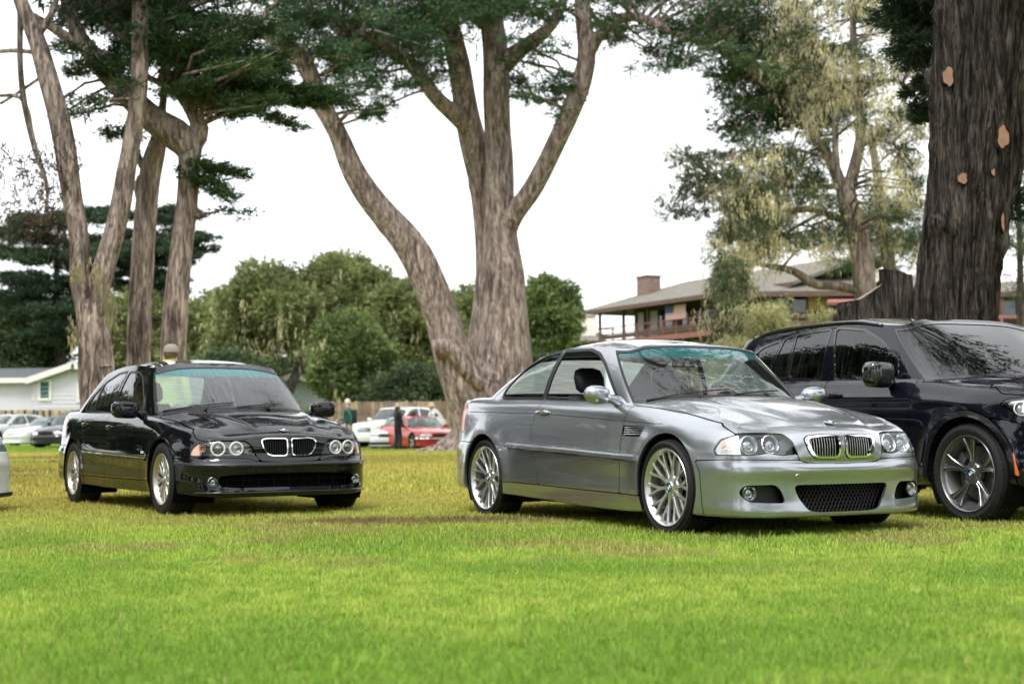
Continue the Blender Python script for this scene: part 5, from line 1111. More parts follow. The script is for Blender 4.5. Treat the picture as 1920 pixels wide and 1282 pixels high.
def make_wheel(parent, x, y, z, side, st):
    """side -1: right of the car (outer face towards -Y). st: style dict"""
    w = bpy.data.objects.new('wheel', None); w.empty_display_size = .1; link(w, parent); w.location = (x, y, z); w.rotation_euler = (0, st.get('spin', 0), 0 if side < 0 else math.pi)
    if side > 0: w.rotation_euler = (0, 0, math.pi)
    R0, rr, W = st['R'], st['rim'], st['W']; h = W/2
    mb = MB()          # tyre: outer face at -y
    prof = [(rr-.012, -h+.02), (rr+.002, -h+.004), (rr+.02, -h-.004), (rr+(R0-rr)*.5, -h-.010), (R0-.028, -h-.002), (R0-.010, -h+.014), (R0-.003, -h+.034)]
    g = [-.55, -.18, .18, .55]
    for q in g:
        c = q*h; prof += [(R0-.001, c-.008), (R0-.010, c-.006), (R0-.010, c+.006), (R0-.001, c+.008)]
    prof += [(R0-.003, h-.034), (R0-.010, h-.014), (R0-.028, h+.002), (rr+(R0-rr)*.5, h+.010), (rr+.02, h+.004), (rr-.012, h-.02)]
    mb.lathe(prof, 72); t = mb.build('tyre', 'rubber', w, True, sharp=35)
    mk = MB()           # moulded ring and blocks on the sidewall
    mk.lathe([(rr+.010, -h-.004), (rr+.013, -h-.0065), (rr+.016, -h-.005)], 64)
    mk.build('bead_line', 'rubber', t, True)
    # shoulder blocks
    sb = MB()
    for k in range(60):
        a = 2*math.pi*k/60
        for q in (-1, 1):
            Rm = Matrix.Rotation(-a, 3, 'Y'); sb.box(Rm @ Vector((R0-.018, q*(h-.022), 0)), (.02, .030, .022), Rm)
    stuff(sb.build('tread_blocks', 'rubber', t)); 
    # rim
    mb = MB(); L = st.get('lip', .012); dish = st.get('dish', .03)
    mb.lathe([(rr-.012, -h+.028), (rr, -h+.012), (rr+.004, -h+.002), (rr, -h-.004), (rr-L*.5, -h-.002), (rr-L, -h+.004), (rr-L-.004, -h+dish*.6), (rr-L-.014, -h+dish)], 72)
    rim = mb.build('rim', st['rimmat'], w, True, sharp=40)
    mb = MB(); mb.lathe([(rr-L-.014, -h+dish), (rr-.05, -h+dish+.05), (rr-.055, h-.04), (rr-.02, h-.01)], 72); mb.build('barrel', 'barrel_grey', w, True, sharp=40)
    ym = -h+dish*st.get('face', .4)        # face plane of the spokes at the rim
    yc = -h+st.get('hubd', .03)
    mb = MB(); n = st['n']; rin = .048; rout = rr-L-.002
    if st['kind'] == 'Y':
        rf = rr*st.get('fork', .52)
        for k in range(n):
            a = 2*math.pi*k/n+st.get('rot', 0); da = math.pi/n*.5
            ribbon(mb, [(rin, a), (rf*.7, a), (rf, a)], [.015, .0125, .012], [yc, yc+.001, yc+.2*(ym-yc)], .022)
            for q in (-1, 1):
                ribbon(mb, [(rf*.86, a+q*.03), (rf*1.12, a+q*da*.45), (rr*.8, a+q*da*.86), (rout+.008, a+q*da*1.02)], [.0098, .0105, .009, .0102], [yc+.1*(ym-yc), yc+.35*(ym-yc), yc+.75*(ym-yc), ym], .020)
        sp = mb.build('spokes', st['spokemat'], w, True, sharp=30)
    else:                                   # five broad double spokes with machined edges
        for k in range(n):
            a = 2*math.pi*k/n+st.get('rot', 0)
            for q in (-1, 1):
                ribbon(mb, [(rin, a+q*.16), (rr*.45, a+q*.085), (rr*.74, a+q*.125), (rout+.008, a+q*.17)], [.020, .0125, .015, .019], [yc, yc+.004, yc+.5*(ym-yc), ym], .03, .2, 0)
                ribbon(mb, [(rr*.30, a+q*.115), (rr*.45, a+q*.098), (rr*.76, a+q*.162), (rout-.012, a+q*.215)], [.009, .0105, .0125, .016], [yc-.001, yc+.002, yc+.5*(ym-yc)-.003, ym-.003], .012, .3, 1)
            ribbon(mb, [(rr*.55, a), (rr*.8, a), (rout+.005, a)], [.006, .012, .020], [yc+.012, yc+.5*(ym-yc)+.012, ym+.012], .02, .3, 0)
        sp = mb.build('spokes', [st['spokemat'], 'satin_chrome'], w, True, sharp=30)
    mb = MB(); mb.lathe([(.0, yc-.004), (.036, yc-.004), (.040, yc), (.074, yc+.006), (.082, yc+.016), (.08, yc+.05)], 40); mb.build('hub', st['spokemat'], w, True, sharp=30)
    mb = MB()
    for k in range(5):
        a = 2*math.pi*k/5+.3; mb.lathe([(0, yc+.004), (.008, yc+.004), (.009, yc-.001), (.013, yc+.002), (.013, yc+.012)], 10, 'Y', (.058*math.cos(a), 0, .058*math.sin(a)))
    stuff(mb.build('lug_bolts', 'lamp_dark', w, True, sharp=30))
    emblem(.034, w, Matrix.Translation((0, yc-.004, 0)) @ Matrix.Rotation(R(8), 4, 'Y'), 'centre_cap')
    mb = MB(); rd = rr*.72; mb.lathe([(.07, .0), (rd, .0), (rd, .026), (.07, .026)], 48, close=True)
    mb.build('brake_disc', 'brake_disc', w, True, sharp=30)
    mb = MB(); ca = st.get('cal', 2.6)
    V = []; 
    for i in range(7):
        a = ca-.38+.76*i/6
        for r_, y_ in ((rd*.72, -.03), (rd*1.08, -.03), (rd*1.08, .05), (rd*.72, .05)): V.append((r_*math.cos(a), y_, r_*math.sin(a)))
    mb.add(V, [(i*4+k, i*4+(k+1) % 4, i*4+4+(k+1) % 4, i*4+4+k) for i in range(6) for k in range(4)]+[(0, 1, 2, 3), (27, 26, 25, 24)])
    mb.build('brake_caliper', st.get('calmat', 'caliper'), w)
    mb = MB(); mb.lathe([(0, h-.03), (rr-.05, h-.03)], 32); mb.build('backing_plate', 'well_black', w)
    return w
mat('barrel_grey', (.11, .11, .11), .4, metal=.6)
def frame_at(P, n, up=Vector((0, 0, 1))):
    """matrix whose -Y looks along outward normal n"""
    y = -Vector(n).normalized(); x = y.cross(up).normalized(); z = x.cross(y)
    M = Matrix((x, y, z)).transposed().to_4x4(); M.translation = Vector(P); return M
def lamp_unit(parent, M, r, ring='chrome', glass_=True, name='lamp_unit', depth=.05, bulb='reflector'):
    """round reflector bowl with a ring and a lens, facing local -Y"""
    mb = MB(); mb.lathe([(r*1.08, .004), (r*1.08, -.006), (r*.98, -.010), (r*.90, -.004)], 28, mi=0)
    mb.lathe([(r*.90, -.004), (r*.80, .014), (r*.55, depth*.75), (.001, depth)], 28, mi=1)
    mb.sphere((0, .016, 0), (r*.62, r*.30, r*.62), 18, 10, 2)
    mb.v = [tuple(M @ Vector(p)) for p in mb.v]
    return mb.build(name, [ring, bulb, 'lamp_dark' if not glass_ else 'projector'], parent, True, sharp=40)
mat('projector', (.30, .33, .36), .03, metal=.9)
def seat(parent, x, y, zb, m, name='seat', s=1., lean=.30):
    mb = MB()
    def ring(c, hw, ht, tilt, n=10): 
        out = []
        for k in range(n):
            a = 2*math.pi*k/n; px = math.copysign(abs(math.cos(a))**.55, math.cos(a))*hw; pz = math.copysign(abs(math.sin(a))**.55, math.sin(a))*ht
            out.append(Vector(c)+Vector((-pz*math.cos(tilt)*1., px, pz*math.sin(tilt)*0))+Vector((0, 0, 0)))
        return out
    def loft(rs, mi=0):
        n = len(rs[0]); V = [p for r_ in rs for p in r_]
        mb.add(V, [(i*n+k, i*n+(k+1) % n, (i+1)*n+(k+1) % n, (i+1)*n+k) for i in range(len(rs)-1) for k in range(n)]+[tuple(range(n)), tuple((len(rs)-1)*n+k for k in range(n-1, -1, -1))], mi)
    # back rest
    prof = [(0, .20, .07), (.12, .245, .085), (.35, .25, .08), (.50, .235, .065), (.58, .19, .05)]
    loft([ring((x-lean*h_*s-.24, y, zb+h_*s), hw*s, th*s, 0) for h_, hw, th in prof])
    # head restraint
    loft([ring((x-lean*h_*s-.22, y, zb+h_*s), hw*s, th*s, 0) for h_, hw, th in [(.60, .09, .03), (.63, .125, .05), (.72, .13, .055), (.78, .11, .045), (.80, .06, .02)]])
    # cushion
    V = []
    n = 10
    for X_, hw, z0, z1 in [(-.24, .22, -.06, .03), (0, .25, -.06, .06), (.2, .25, -.05, .08), (.28, .22, -.03, .06)]:
        V += [(x+X_, y-hw, zb+z0), (x+X_, y-hw, zb+z1+.02), (x+X_, y-hw*.5, zb+z1), (x+X_, y+hw*.5, zb+z1), (x+X_, y+hw, zb+z1+.02), (x+X_, y+hw, zb+z0)]
    mb.add(V, [(i*6+k, i*6+(k+1) % 6, (i+1)*6+(k+1) % 6, (i+1)*6+k) for i in range(3) for k in range(6)]+[(0, 1, 2, 3, 4, 5), (23, 22, 21, 20, 19, 18)])
    return mb.build(name, m, parent, True, sharp=60)
def steering_wheel(parent, x, y, z, m='interior_black'):
    mb = MB(); M = Matrix.Translation((x, y, z)) @ Matrix.Rotation(R(-65), 4, 'Y')
    pts = [M @ Vector((.185*math.cos(2*math.pi*k/28), .185*math.sin(2*math.pi*k/28), 0)) for k in range(29)]
    mb.tube(pts, .015, 8, cap=False)
    mb.tube([M @ Vector((0, 0, -.06)), M @ Vector((0, 0, 0)), M @ Vector((0, 0, .03))], [.03, .085, .07], 14)
    for a in (0, 180, 270): mb.tube([M @ Vector((.05*math.cos(R(a)+math.pi/2), .05*math.sin(R(a)+math.pi/2), 0)), M @ Vector((.18*math.cos(R(a)+math.pi/2), .18*math.sin(R(a)+math.pi/2), 0))], .018, 6)
    mb.tube([M @ Vector((0, 0, -.05)), M @ Vector((0, 0, -.3))], .04, 8)
    return mb.build('steering_wheel', m, parent, True)
def mirror(parent, base, side, m, size=(.10, .235, .15), shape='oval', arm=.10):
    """door mirror; base on the door, housing out to the side (side -1 right)"""
    bx, by, bz = base; sx, sy, sz = size; mb = MB(); n = 20; rings = []
    cy = by+side*(arm+sy/2)
    for i in range(9):
        q = i/8; f = (1-abs(2*q-1)**(2.6 if shape == 'oval' else 7))**.5 if 0 < q < 1 else (.12 if shape == 'oval' else .55)
        yy = cy+side*(q-.5)*sy; ring_ = []
        for k in range(n):
            a = 2*math.pi*k/n; e = .8 if shape == 'oval' else .38
            ca = math.copysign(abs(math.cos(a))**e, math.cos(a)); sa = math.copysign(abs(math.sin(a))**e, math.sin(a))
            xx = ca*sx*.5*f*(1.25 if ca > 0 else .35); zz = sa*sz*.5*f
            ring_.append((bx+.06+xx+.02*(q-.5), yy, bz+.045+zz+.01*(q-.5)))
        rings.append(ring_)
    mb.add([p for r_ in rings for p in r_], [(i*n+k, i*n+(k+1) % n, (i+1)*n+(k+1) % n, (i+1)*n+k) for i in range(8) for k in range(n)]+[tuple(range(n)), tuple(8*n+k for k in range(n-1, -1, -1))])
    mb.tube([(bx+.02, by-side*.03, bz-.01), (bx+.05, by+side*.05, bz+.012), (bx+.055, by+side*(arm+.05), bz+.03)], [.045, .032, .028], 10)
    return mb.build('wing_mirror', m, parent, True, sharp=60)
def lin(a, b, step): return np.linspace(a, b, max(2, int(round((b-a)/step))+1))
# ---------------------------------------------------------------- car body assembled from cut skins
class CarBody:
    def __init__(s, root, belt, ring, paint, step=.016, rows=72, nose=None):
        s.root, s.bl, s.rg, s.paint = root, belt, ring, paint
        s.U = lin(-belt.S, belt.S, step); s.V = np.linspace(0, belt.m-1, rows)
        s._c = None; s.step = step
        if ring is not None:
            s.RU = lin(-ring.U, ring.U, step); s.RV = np.linspace(-.03, 1, max(10, int(.62/step)))
    def ctx(s, u, v):
        if s._c is not None and u.shape == s._c[0].shape and u.size == s.U.size*s.V.size: return s._c[1]
        P = s.bl.pos(u, v); d = (abs(u), v, P[..., 0], abs(P[..., 1]), P[..., 2], u)
        if u.size == s.U.size*s.V.size: s._c = (u, d)
        return d
    def piece(s, name, fn, m=None, off=0., flange=.012, gap=.0035, parent=None, fl_mat=None, dens=None, r=None, t=None, side=None):
        """fn(a=|s|, t, x, y=|y|, z, s) -> field; r=(s0,s1) range of |s|; side -1/+1 one side, 2 = one piece per side, None = across"""
        if side == 2: return [s.piece(name, fn, m, off, flange, gap, parent, fl_mat, dens, r, t, q) for q in (-1, 1)]
        S = s.bl.S; r = r or (0, S); d = dens or s.step
        if side is None: U = s.U[(abs(s.U) >= r[0]-d) & (abs(s.U) <= r[1]+d)] if not dens else lin(-r[1], r[1], d)
        else: U = lin(max(r[0], 0), min(r[1], S), d); U = U if side > 0 else -U[::-1]
        V = s.V
        if t or dens:
            t = t or (0, s.bl.m-1); V = np.linspace(t[0], t[1], max(4, int((t[1]-t[0])/(s.bl.m-1)*len(s.V)*(s.step/d))))
        def f(u, v):
            P = s.bl.pos(u, v); return fn(abs(u), v, P[..., 0], abs(P[..., 1]), P[..., 2], u)
        return panel(name, s.bl, U, V, f, m or s.paint, parent or s.root, off, flange, gap, fl_mat)
    def green(s, name, fn, m, off=0., flange=.01, gap=.0, parent=None, fl_mat=None, r=None, side=None):
        if side == 2: return [s.green(name, fn, m, off, flange, gap, parent, fl_mat, r, q) for q in (-1, 1)]
        f = lambda u, v: (lambda P: fn(abs(u), v, P[..., 0], P[..., 1], P[..., 2], u))(s.rg.pos(u, v))
        U = s.RU
        if side is not None: U = lin(r[0], min(r[1], s.rg.U), s.step); U = U if side > 0 else -U[::-1]
        elif r: U = s.RU[(abs(s.RU) >= r[0]-.02) & (abs(s.RU) <= r[1]+.02)]
        return panel(name, s.rg, U, s.RV, f, m, parent or s.root, off, flange, gap, fl_mat)
    def top(s, name, coons, m=None, fn=None, n=(60, 60), flange=.012, gap=.0, parent=None, off=0.):
        U = np.linspace(-1, 1, n[0]); V = np.linspace(0, 1, n[1]); big = lambda u, v: np.ones_like(u)
        return panel(name, coons, U, V, fn or big, m or s.paint, parent or s.root, off, flange, gap)
def arch_field(x, y, z, cs, Ra):
    f = np.full(x.shape, 9.)
    for cx, cz in cs: f = np.minimum(f, np.where(y > .35, np.hypot(x-cx, z-cz)-Ra, 9.))
    return f
def hood_coons(bl, sc, se, cowl, disp=None, t=None):
    T = bl.m-1 if t is None else t
    Fc = lambda a: bl.pos(a*sc, np.full(np.shape(a), float(T)))
    L = lambda b: bl.pos(sc+b*(se-sc), np.full(np.shape(b), float(T)))
    pe = bl.pos(np.array([se]), np.array([float(T)]))[0]
    ys = np.array([-c[1] for c in cowl[::-1]]+[c[1] for c in cowl[1:]]); xs = np.array([c[0] for c in cowl[::-1]]+[c[0] for c in cowl[1:]]); zs = np.array([c[2] for c in cowl[::-1]]+[c[2] for c in cowl[1:]])
    ys = ys/abs(ys[-1]); fx, fz = cspline(ys, xs), cspline(ys, zs)
    Rr = lambda a: np.stack([fx(a)+(pe[0]-xs[-1])*abs(a)**3, np.asarray(a)*pe[1], fz(a)+(pe[2]-zs[-1])*abs(a)**3], -1)
    return Coons(Fc, Rr, L, disp)
def roof_coons(rg, uf, ur, crown=.02):
    Fc = lambda a: rg.pos(np.asarray(a)*uf, np.ones(np.shape(a)))
    Rr = lambda a: rg.pos(np.sign(a)*(rg.U-(1-abs(np.asarray(a)))*0-abs(np.asarray(a))*(rg.U-ur)), np.ones(np.shape(a)))
    def Rr(a):
        a = np.asarray(a, float); u = rg.U-abs(a)*(rg.U-ur); p = rg.pos(u, np.ones(a.shape)); p[..., 1] *= np.sign(a); return p
    L = lambda b: rg.pos(uf+np.asarray(b)*(ur-uf), np.ones(np.shape(b)))
    def disp(P, a, b):
        d = np.zeros_like(P); d[..., 2] = crown*(1-a*a)*np.sin(np.pi*np.clip(b, 0, 1)); return d
    return Coons(Fc, Rr, L, disp)
def deck_coons(bl, rg, sa, sb, front):
    """boot lid between shoulder lines; front = curve points (x,y,z) at the rear window"""
    T = float(bl.m-1)
    L = lambda b: bl.pos(sa+np.asarray(b)*(sb-sa), np.full(np.shape(b), T))
    def Rr(a):
        a = np.asarray(a, float); p = bl.pos(bl.S-abs(a)*(bl.S-sb), np.full(a.shape, T)); p[..., 1] *= np.where(a < 0, -1, 1); return p
    pe = bl.pos(np.array([sa]), np.array([T]))[0]
    ys = np.array([-c[1] for c in front[::-1]]+[c[1] for c in front[1:]]); xs = np.array([c[0] for c in front[::-1]]+[c[0] for c in front[1:]]); zs = np.array([c[2] for c in front[::-1]]+[c[2] for c in front[1:]])
    ys = ys/abs(ys[-1]); fx, fz = cspline(ys, xs), cspline(ys, zs)
    Fc = lambda a: np.stack([fx(a)+(pe[0]-xs[-1])*abs(np.asarray(a))**3, np.asarray(a)*pe[1], fz(a)+(pe[2]-zs[-1])*abs(np.asarray(a))**3], -1)
    return Coons(Fc, Rr, L)
def strip_on(bl, s0, s1, zf, half, th, name, m, parent, n=40, both=True, off=0.):
    """a raised moulding along the body side at height zf(x)"""
    objs = []
    for sg in ((-1, 1) if both else (-1,)):
        ss = np.linspace(s0, s1, n); V = []; Fc = []
        tt = np.linspace(0, bl.m-1, 200)
        for s_ in ss:
            P = bl.pos(np.full(200, s_*sg), tt); x = P[100, 0]; zc = zf(x)
            row = []
            for dz, o in ((-half, -.004), (-half*.85, th), (half*.45, th), (half, -.002)):
                k = np.argmin(np.where(tt > 2, abs(P[:, 2]-(zc+dz)), 9)); _, _, nx, ny = bl.plan(np.array([s_*sg])); p = P[k]-np.array([nx[0], ny[0], 0])*(o+off); row.append(p)
            V += row
        for i in range(n-1):
            for k in range(3): Fc.append((i*4+k, i*4+k+1, i*4+5+k, i*4+4+k))
        Fc += [(0, 1, 2, 3), tuple((n-1)*4+k for k in (3, 2, 1, 0))]
        mb = MB(); mb.add(V, Fc); objs.append(mb.build(name, m, parent, True, sharp=40))
    return objs
def slab(name, pts2, y0, y1, m, parent):
    """solid from a side outline (x,z)"""
    mb = MB(); mb.prism(pts2, y0, y1, lambda a, b, h: (a, h, b)); return mb.build(name, m, parent)
def wheel_well(root, cx, cz, Ra, y0, y1):
    for sg in (-1, 1):
        mb = MB(); n = 28; V = []
        for k in range(n+1):
            a = R(-35)+(R(250))*k/n
            V += [(cx+Ra*math.cos(a), sg*y1, cz+Ra*math.sin(a)), (cx+Ra*math.cos(a), sg*y0, cz+Ra*math.sin(a))]
        mb.add(V, [(2*k, 2*k+1, 2*k+3, 2*k+2) for k in range(n)]+[tuple(range(1, 2*n+2, 2))]); mb.build('wheel_well', 'well_black', root)
def point_at(bl, s_, z_):
    tt = np.linspace(0, bl.m-1, 260); P = bl.pos(np.full(260, s_), tt); k = np.argmin(np.where(tt > 1.0, abs(P[:, 2]-z_), 9))
    e = .01; a = bl.pos(np.array([s_+e]), tt[k:k+1])[0]-bl.pos(np.array([s_-e]), tt[k:k+1])[0]; b = bl.pos(np.array([s_]), np.minimum(tt[k:k+1]+.2, bl.m-1))[0]-bl.pos(np.array([s_]), tt[k:k+1]-.2)[0]
    nrm = np.cross(a, b); nrm /= np.linalg.norm(nrm); 
    if nrm[0]*(P[k, 0]+1.3)+nrm[1]*P[k, 1] < 0: nrm = -nrm
    return Vector(P[k]), Vector(nrm)
def handle(bl, x, z, root, m, kind='bar'):
    for sg in (-1, 1):
        s_ = bl.s_of(x, .87)*sg; P, n = point_at(bl, s_, z); mb = MB()
        q = [(-.095, .004, .004), (-.085, .020, .016), (-.04, .030, .019), (.04, .030, .019), (.085, .020, .016), (.095, .004, .004)]
        V = []
        for dx, o, hh in q:
            for k in range(8):
                a = 2*math.pi*k/8; V.append((P.x+dx, P.y+sg*(o-.006+math.cos(a)*.010), P.z+math.sin(a)*hh+.02*dx*0))
        mb.add(V, [(i*8+k, i*8+(k+1) % 8, i*8+8+(k+1) % 8, i*8+8+k) for i in range(5) for k in range(8)]+[tuple(range(8)), tuple(40+k for k in range(7, -1, -1))])
        h = mb.build('door_handle', m, root, True)
        mb = MB(); mb.lathe([(0, -.001), (.030, -.001), (.034, .004)], 20, 'Y', (P.x, P.y+sg*.004, P.z-.004)); mb.build('handle_recess', 'trim_black', root, True)
def add_kidney(B, root, q, kid, kidi, slats, tr=(6.2, 9.4), smax=.33, slat_m='satin_chrome', frame_m='chrome'):
    bl = B.bl; k = bpy.data.objects.new('kidney_grille', None); k.empty_display_size = .05; link(k, root)
    B.piece('frame', lambda a, t, x, y, z, s: np.minimum(polysd(a, z, kid), -polysd(a, z, kidi)), frame_m, off=.010, flange=.03, gap=.001, parent=k, r=(.0, smax), side=q, t=tr, dens=.006)
    B.piece('backing', lambda a, t, x, y, z, s: polysd(a, z, kid)+.005, 'well_black', off=-.05, flange=0, gap=0, parent=k, r=(.0, smax), side=q, t=tr, dens=.012)
    for a0 in slats:
        tt = np.linspace(tr[0]-.2, tr[1], 60); P = bl.pos(np.full(60, a0*q), tt, -.012); ins = polysd(np.full(60, a0), P[:, 2], kidi) > -.004
        if ins.sum() < 3: continue
        pp = P[ins]; mb = MB(); V = []
        for p in pp[::4].tolist()+[pp[-1].tolist()]: V += [(p[0]-.012, p[1]-.003, p[2]), (p[0]+.004, p[1]-.0022, p[2]), (p[0]+.006, p[1], p[2]), (p[0]+.004, p[1]+.0022, p[2]), (p[0]-.012, p[1]+.003, p[2])]
        m_ = len(V)//5; mb.add(V, [(j*5+c, j*5+c+1, j*5+6+c, j*5+5+c) for j in range(m_-1) for c in range(4)]); mb.build('slat', slat_m, k, True, sharp=30)
    return k
# ---------------------------------------------------------------- silver coupe
def build_coupe(root, paintm='silver_paint'):
    WB, CZ, RA = 2.731, .322, .352
    cs = [(0, CZ+.008), (-WB, CZ+.008)]
    bl = Belt(E46_PLAN, E46_KEYS, arch_flare([(0, CZ), (-WB, CZ)], .020, .075, RA))
    rg = Ring(E46_BOT, E46_TOP, E46_BOW); B = CarBody(root, bl, rg, paintm)
    arch = lambda x, y, z: arch_field(x, y, z, cs, RA)
    seam = pchip([0, .29, .335, .55, .80, 1.09, 1.3], [.486, .489, .503, .508, .513, .506, .50])
    s_end = lambda z: np.interp(z, [.14, .43, .51], [1.02, 1.045, 1.09])
    hoodp = rpoly([(-.2, .45), (.29, .489), (.337, .503), (.352, .555), (.372, .625), (.415, .670), (.52, .679), (.65, .680), (.80, .676), (.95, .728), (1.06, .80), (-.2, .80)], .012)
    hl = rpoly([(.345, .545), (.372, .628), (.413, .666), (.516, .673), (.648, .674), (.80, .668), (.91, .640), (.95, .573), (.925, .540), (.705, .538), (.606, .543), (.552, .553), (.505, .541), (.455, .535)], .016)
    intake = rpoly([(-.385, .343), (.385, .343), (.355, .27), (.285, .182), (.20, .172), (-.20, .172), (-.285, .182), (-.355, .27)], .03)
    fog = rpoly([(.765, .30), (.725, .345), (.515, .347), (.48, .31), (.45, .236), (.58, .238), (.70, .246)], .025)
    kid = rpoly([(.022, .636), (.030, .660), (.16, .667), (.265, .658), (.293, .637), (.265, .55), (.215, .512), (.045, .509), (.02, .54)], .02)
    kidi = rpoly([(.037, .632), (.045, .646), (.16, .651), (.245, .643), (.262, .628), (.240, .56), (.205, .527), (.055, .524), (.036, .546)], .016)
    doorp = rpoly([(-.545, 1.2), (-.548, .88), (-.635, .20), (-1.80, .20), (-1.825, .305), (-1.936, .70), (-1.84, .95), (-1.84, 1.2)], .05)
    vent = rpoly([(-.565, .735), (-.555, .668), (-.335, .662), (-.285, .728)], .012)
    sill = lambda x: np.interp(x, [-2.30, -.334], [.300, .254])
    tail = rpoly([(4.62, .70), (4.60, .90), (4.75, .955), (5.15, .95), (5.15, .72)], .02)
    trunk = rpoly([(5.0, 1.3), (5.02, .66), (5.9, .64), (5.9, 1.3)], .02)
    f_hood = lambda a, t, x, y, z, s: np.minimum(np.maximum(polysd(a, z, hoodp), (t-10.35)*.05), 1.955-a)
    f_hl = lambda a, z: polysd(a, z, hl)
    f_bump = lambda a, z: np.minimum(seam(a)-z, s_end(z)-a)
    f_sill = lambda a, x, z: np.minimum(np.minimum(sill(x)-z, a-1.5), 4.3-a)
    f_door = lambda x, y, z: np.where(y > .4, polysd(x, z, doorp), -1)
    rbump = lambda a, z: np.minimum(np.interp(a, [4.3, 4.6, 5.9], [.615, .62, .625])-z, a-4.36)
    # holes are cut a touch smaller than what fills them
    holes = lambda a, s, z: np.maximum.reduce([polysd(a, z, intake), polysd(a, z, fog)])
    step = None
    bump = B.piece('front_bumper', lambda a, t, x, y, z, s: np.minimum.reduce([f_bump(a, z), -holes(a, s, z), arch(x, y, z)]), flange=.022, r=(0, 1.12))
    hood = B.piece('hood', lambda a, t, x, y, z, s: np.minimum.reduce([f_hood(a, t, x, y, z, s), -polysd(a, z, kid)]), flange=.015, r=(0, 1.98))
    B.piece('fender', lambda a, t, x, y, z, s: np.minimum.reduce([-f_bump(a, z), -f_hood(a, t, x, y, z, s), -f_hl(a, z), -f_door(x, y, z), -f_sill(a, x, z), arch(x, y, z), x+.66, a-.3, -polysd(x, z, vent)-np.where(y > .4, 0, -9)]), flange=.02, r=(.3, 2.15), side=2)
    dr = B.piece('door', lambda a, t, x, y, z, s: np.minimum.reduce([f_door(x, y, z), -f_sill(a, x, z)]), r=(1.8, 3.5), side=-1)
    dl = B.piece('door', lambda a, t, x, y, z, s: np.minimum.reduce([f_door(x, y, z), -f_sill(a, x, z)]), r=(1.8, 3.5), side=1)
    B.piece('rear_quarter', lambda a, t, x, y, z, s: np.minimum.reduce([-x-1.6, -f_door(x, y, z), -f_sill(a, x, z), arch(x, y, z), -rbump(a, z), -polysd(a, z, tail), -polysd(a, z, trunk)]), flange=.02, r=(3., 5.3), side=2)
    B.piece('side_skirt', lambda a, t, x, y, z, s: np.minimum(f_sill(a, x, z), arch(x, y, z)), flange=.02, r=(1.5, 4.3), t=(0, 5), side=2)
    B.piece('rear_bumper', lambda a, t, x, y, z, s: np.minimum(rbump(a, z), arch(x, y, z)), flange=.02, r=(4.3, 9))
    B.piece('trunk_lid', lambda a, t, x, y, z, s: np.minimum(polysd(a, z, trunk), -polysd(a, z, tail)), r=(4.9, 9))
    B.piece('tail_light', lambda a, t, x, y, z, s: polysd(a, z, tail), 'red_lens', gap=.003, r=(4.5, 5.3), side=2)
    # inner dark shell behind the gaps
    B.piece('inner_shell', lambda a, t, x, y, z, s: np.minimum(arch(x, y, z)-.0, a-1.12), 'well_black', off=-.032, flange=0, dens=.05)
    # hood top, boot top, roof
    def hd(P, a, b):
        d = np.zeros_like(P); yy = abs(P[..., 1])
        d[..., 2] = .020*smooth01((.36-yy)/.12)*smooth01(b/.35)*smooth01((1.06-b)/.3) + .012*np.exp(-((yy-(.30+.26*b))/.05)**2)*smooth01((1-b)/.3)*smooth01(b/.1)+.020*(1-a*a)*np.sin(np.pi*b)
        return d
    hc = hood_coons(bl, .86, 1.95, [(-.36, 0, .935), (-.375, .3, .93), (-.43, .52, .915), (-.50, .66, .893)], hd)
    top = B.top('hood_top', hc, fn=lambda u, v: np.ones_like(u), n=(90, 80)); top.parent = hood
    dc = deck_coons(bl, rg, 4.16, 5.02, [(-3.06, 0, 1.0), (-3.03, .35, .998), (-2.9, .66, .99)])
    B.top('deck_lid', dc, n=(50, 40))
    rc = roof_coons(rg, .66, 2.45, .022)
    roof = B.top('roof', rc, n=(60, 60), flange=0)
    # greenhouse
    w1 = rpoly([(-.765, .903), (-1.11, 1.19), (-1.24, 1.275), (-1.38, 1.313), (-1.77, 1.322), (-1.80, 1.30), (-1.865, .948)], .03)
    w2 = rpoly([(-1.905, .955), (-1.84, 1.322), (-2.10, 1.305), (-2.37, 1.238), (-2.58, 1.04), (-2.59, .980)], .03)
    f_ws = lambda a, v: np.minimum.reduce([.672-a+.125*v, (v-.015)*.5, (.93-v)*.5])
    f_rw = lambda a, v: np.minimum.reduce([a-2.62+.05*v, (v-.05)*.45, (.93-v)*.45])
    side = lambda a: np.minimum(a-.60, 2.56-a)
    f1 = lambda a, x, z: np.minimum(polysd(x, z, w1), side(a)); f2 = lambda a, x, z: np.minimum(polysd(x, z, w2), side(a))
    allw = lambda a, v, x, z: np.maximum.reduce([f_ws(a, v), f_rw(a, v), f1(a, x, z), f2(a, x, z)])
    B.green('pillars', lambda a, v, x, y, z, s: np.minimum(-allw(a, v, x, z)-.012, 1.), paintm)
    B.green('window_trim', lambda a, v, x, y, z, s: np.minimum(allw(a, v, x, z)+.014, .008-np.maximum.reduce([f_ws(a, v), f_rw(a, v), f1(a, x, z), f2(a, x, z)])), 'trim_black', off=.0025, flange=.012)
    B.green('windscreen', lambda a, v, x, y, z, s: f_ws(a, v)-.004, 'screen_glass', off=-.002, flange=0, r=(0, .85))
    B.green('rear_window', lambda a, v, x, y, z, s: f_rw(a, v)-.004, 'misted_glass', off=-.002, flange=0, r=(2.4, 9), side=2)
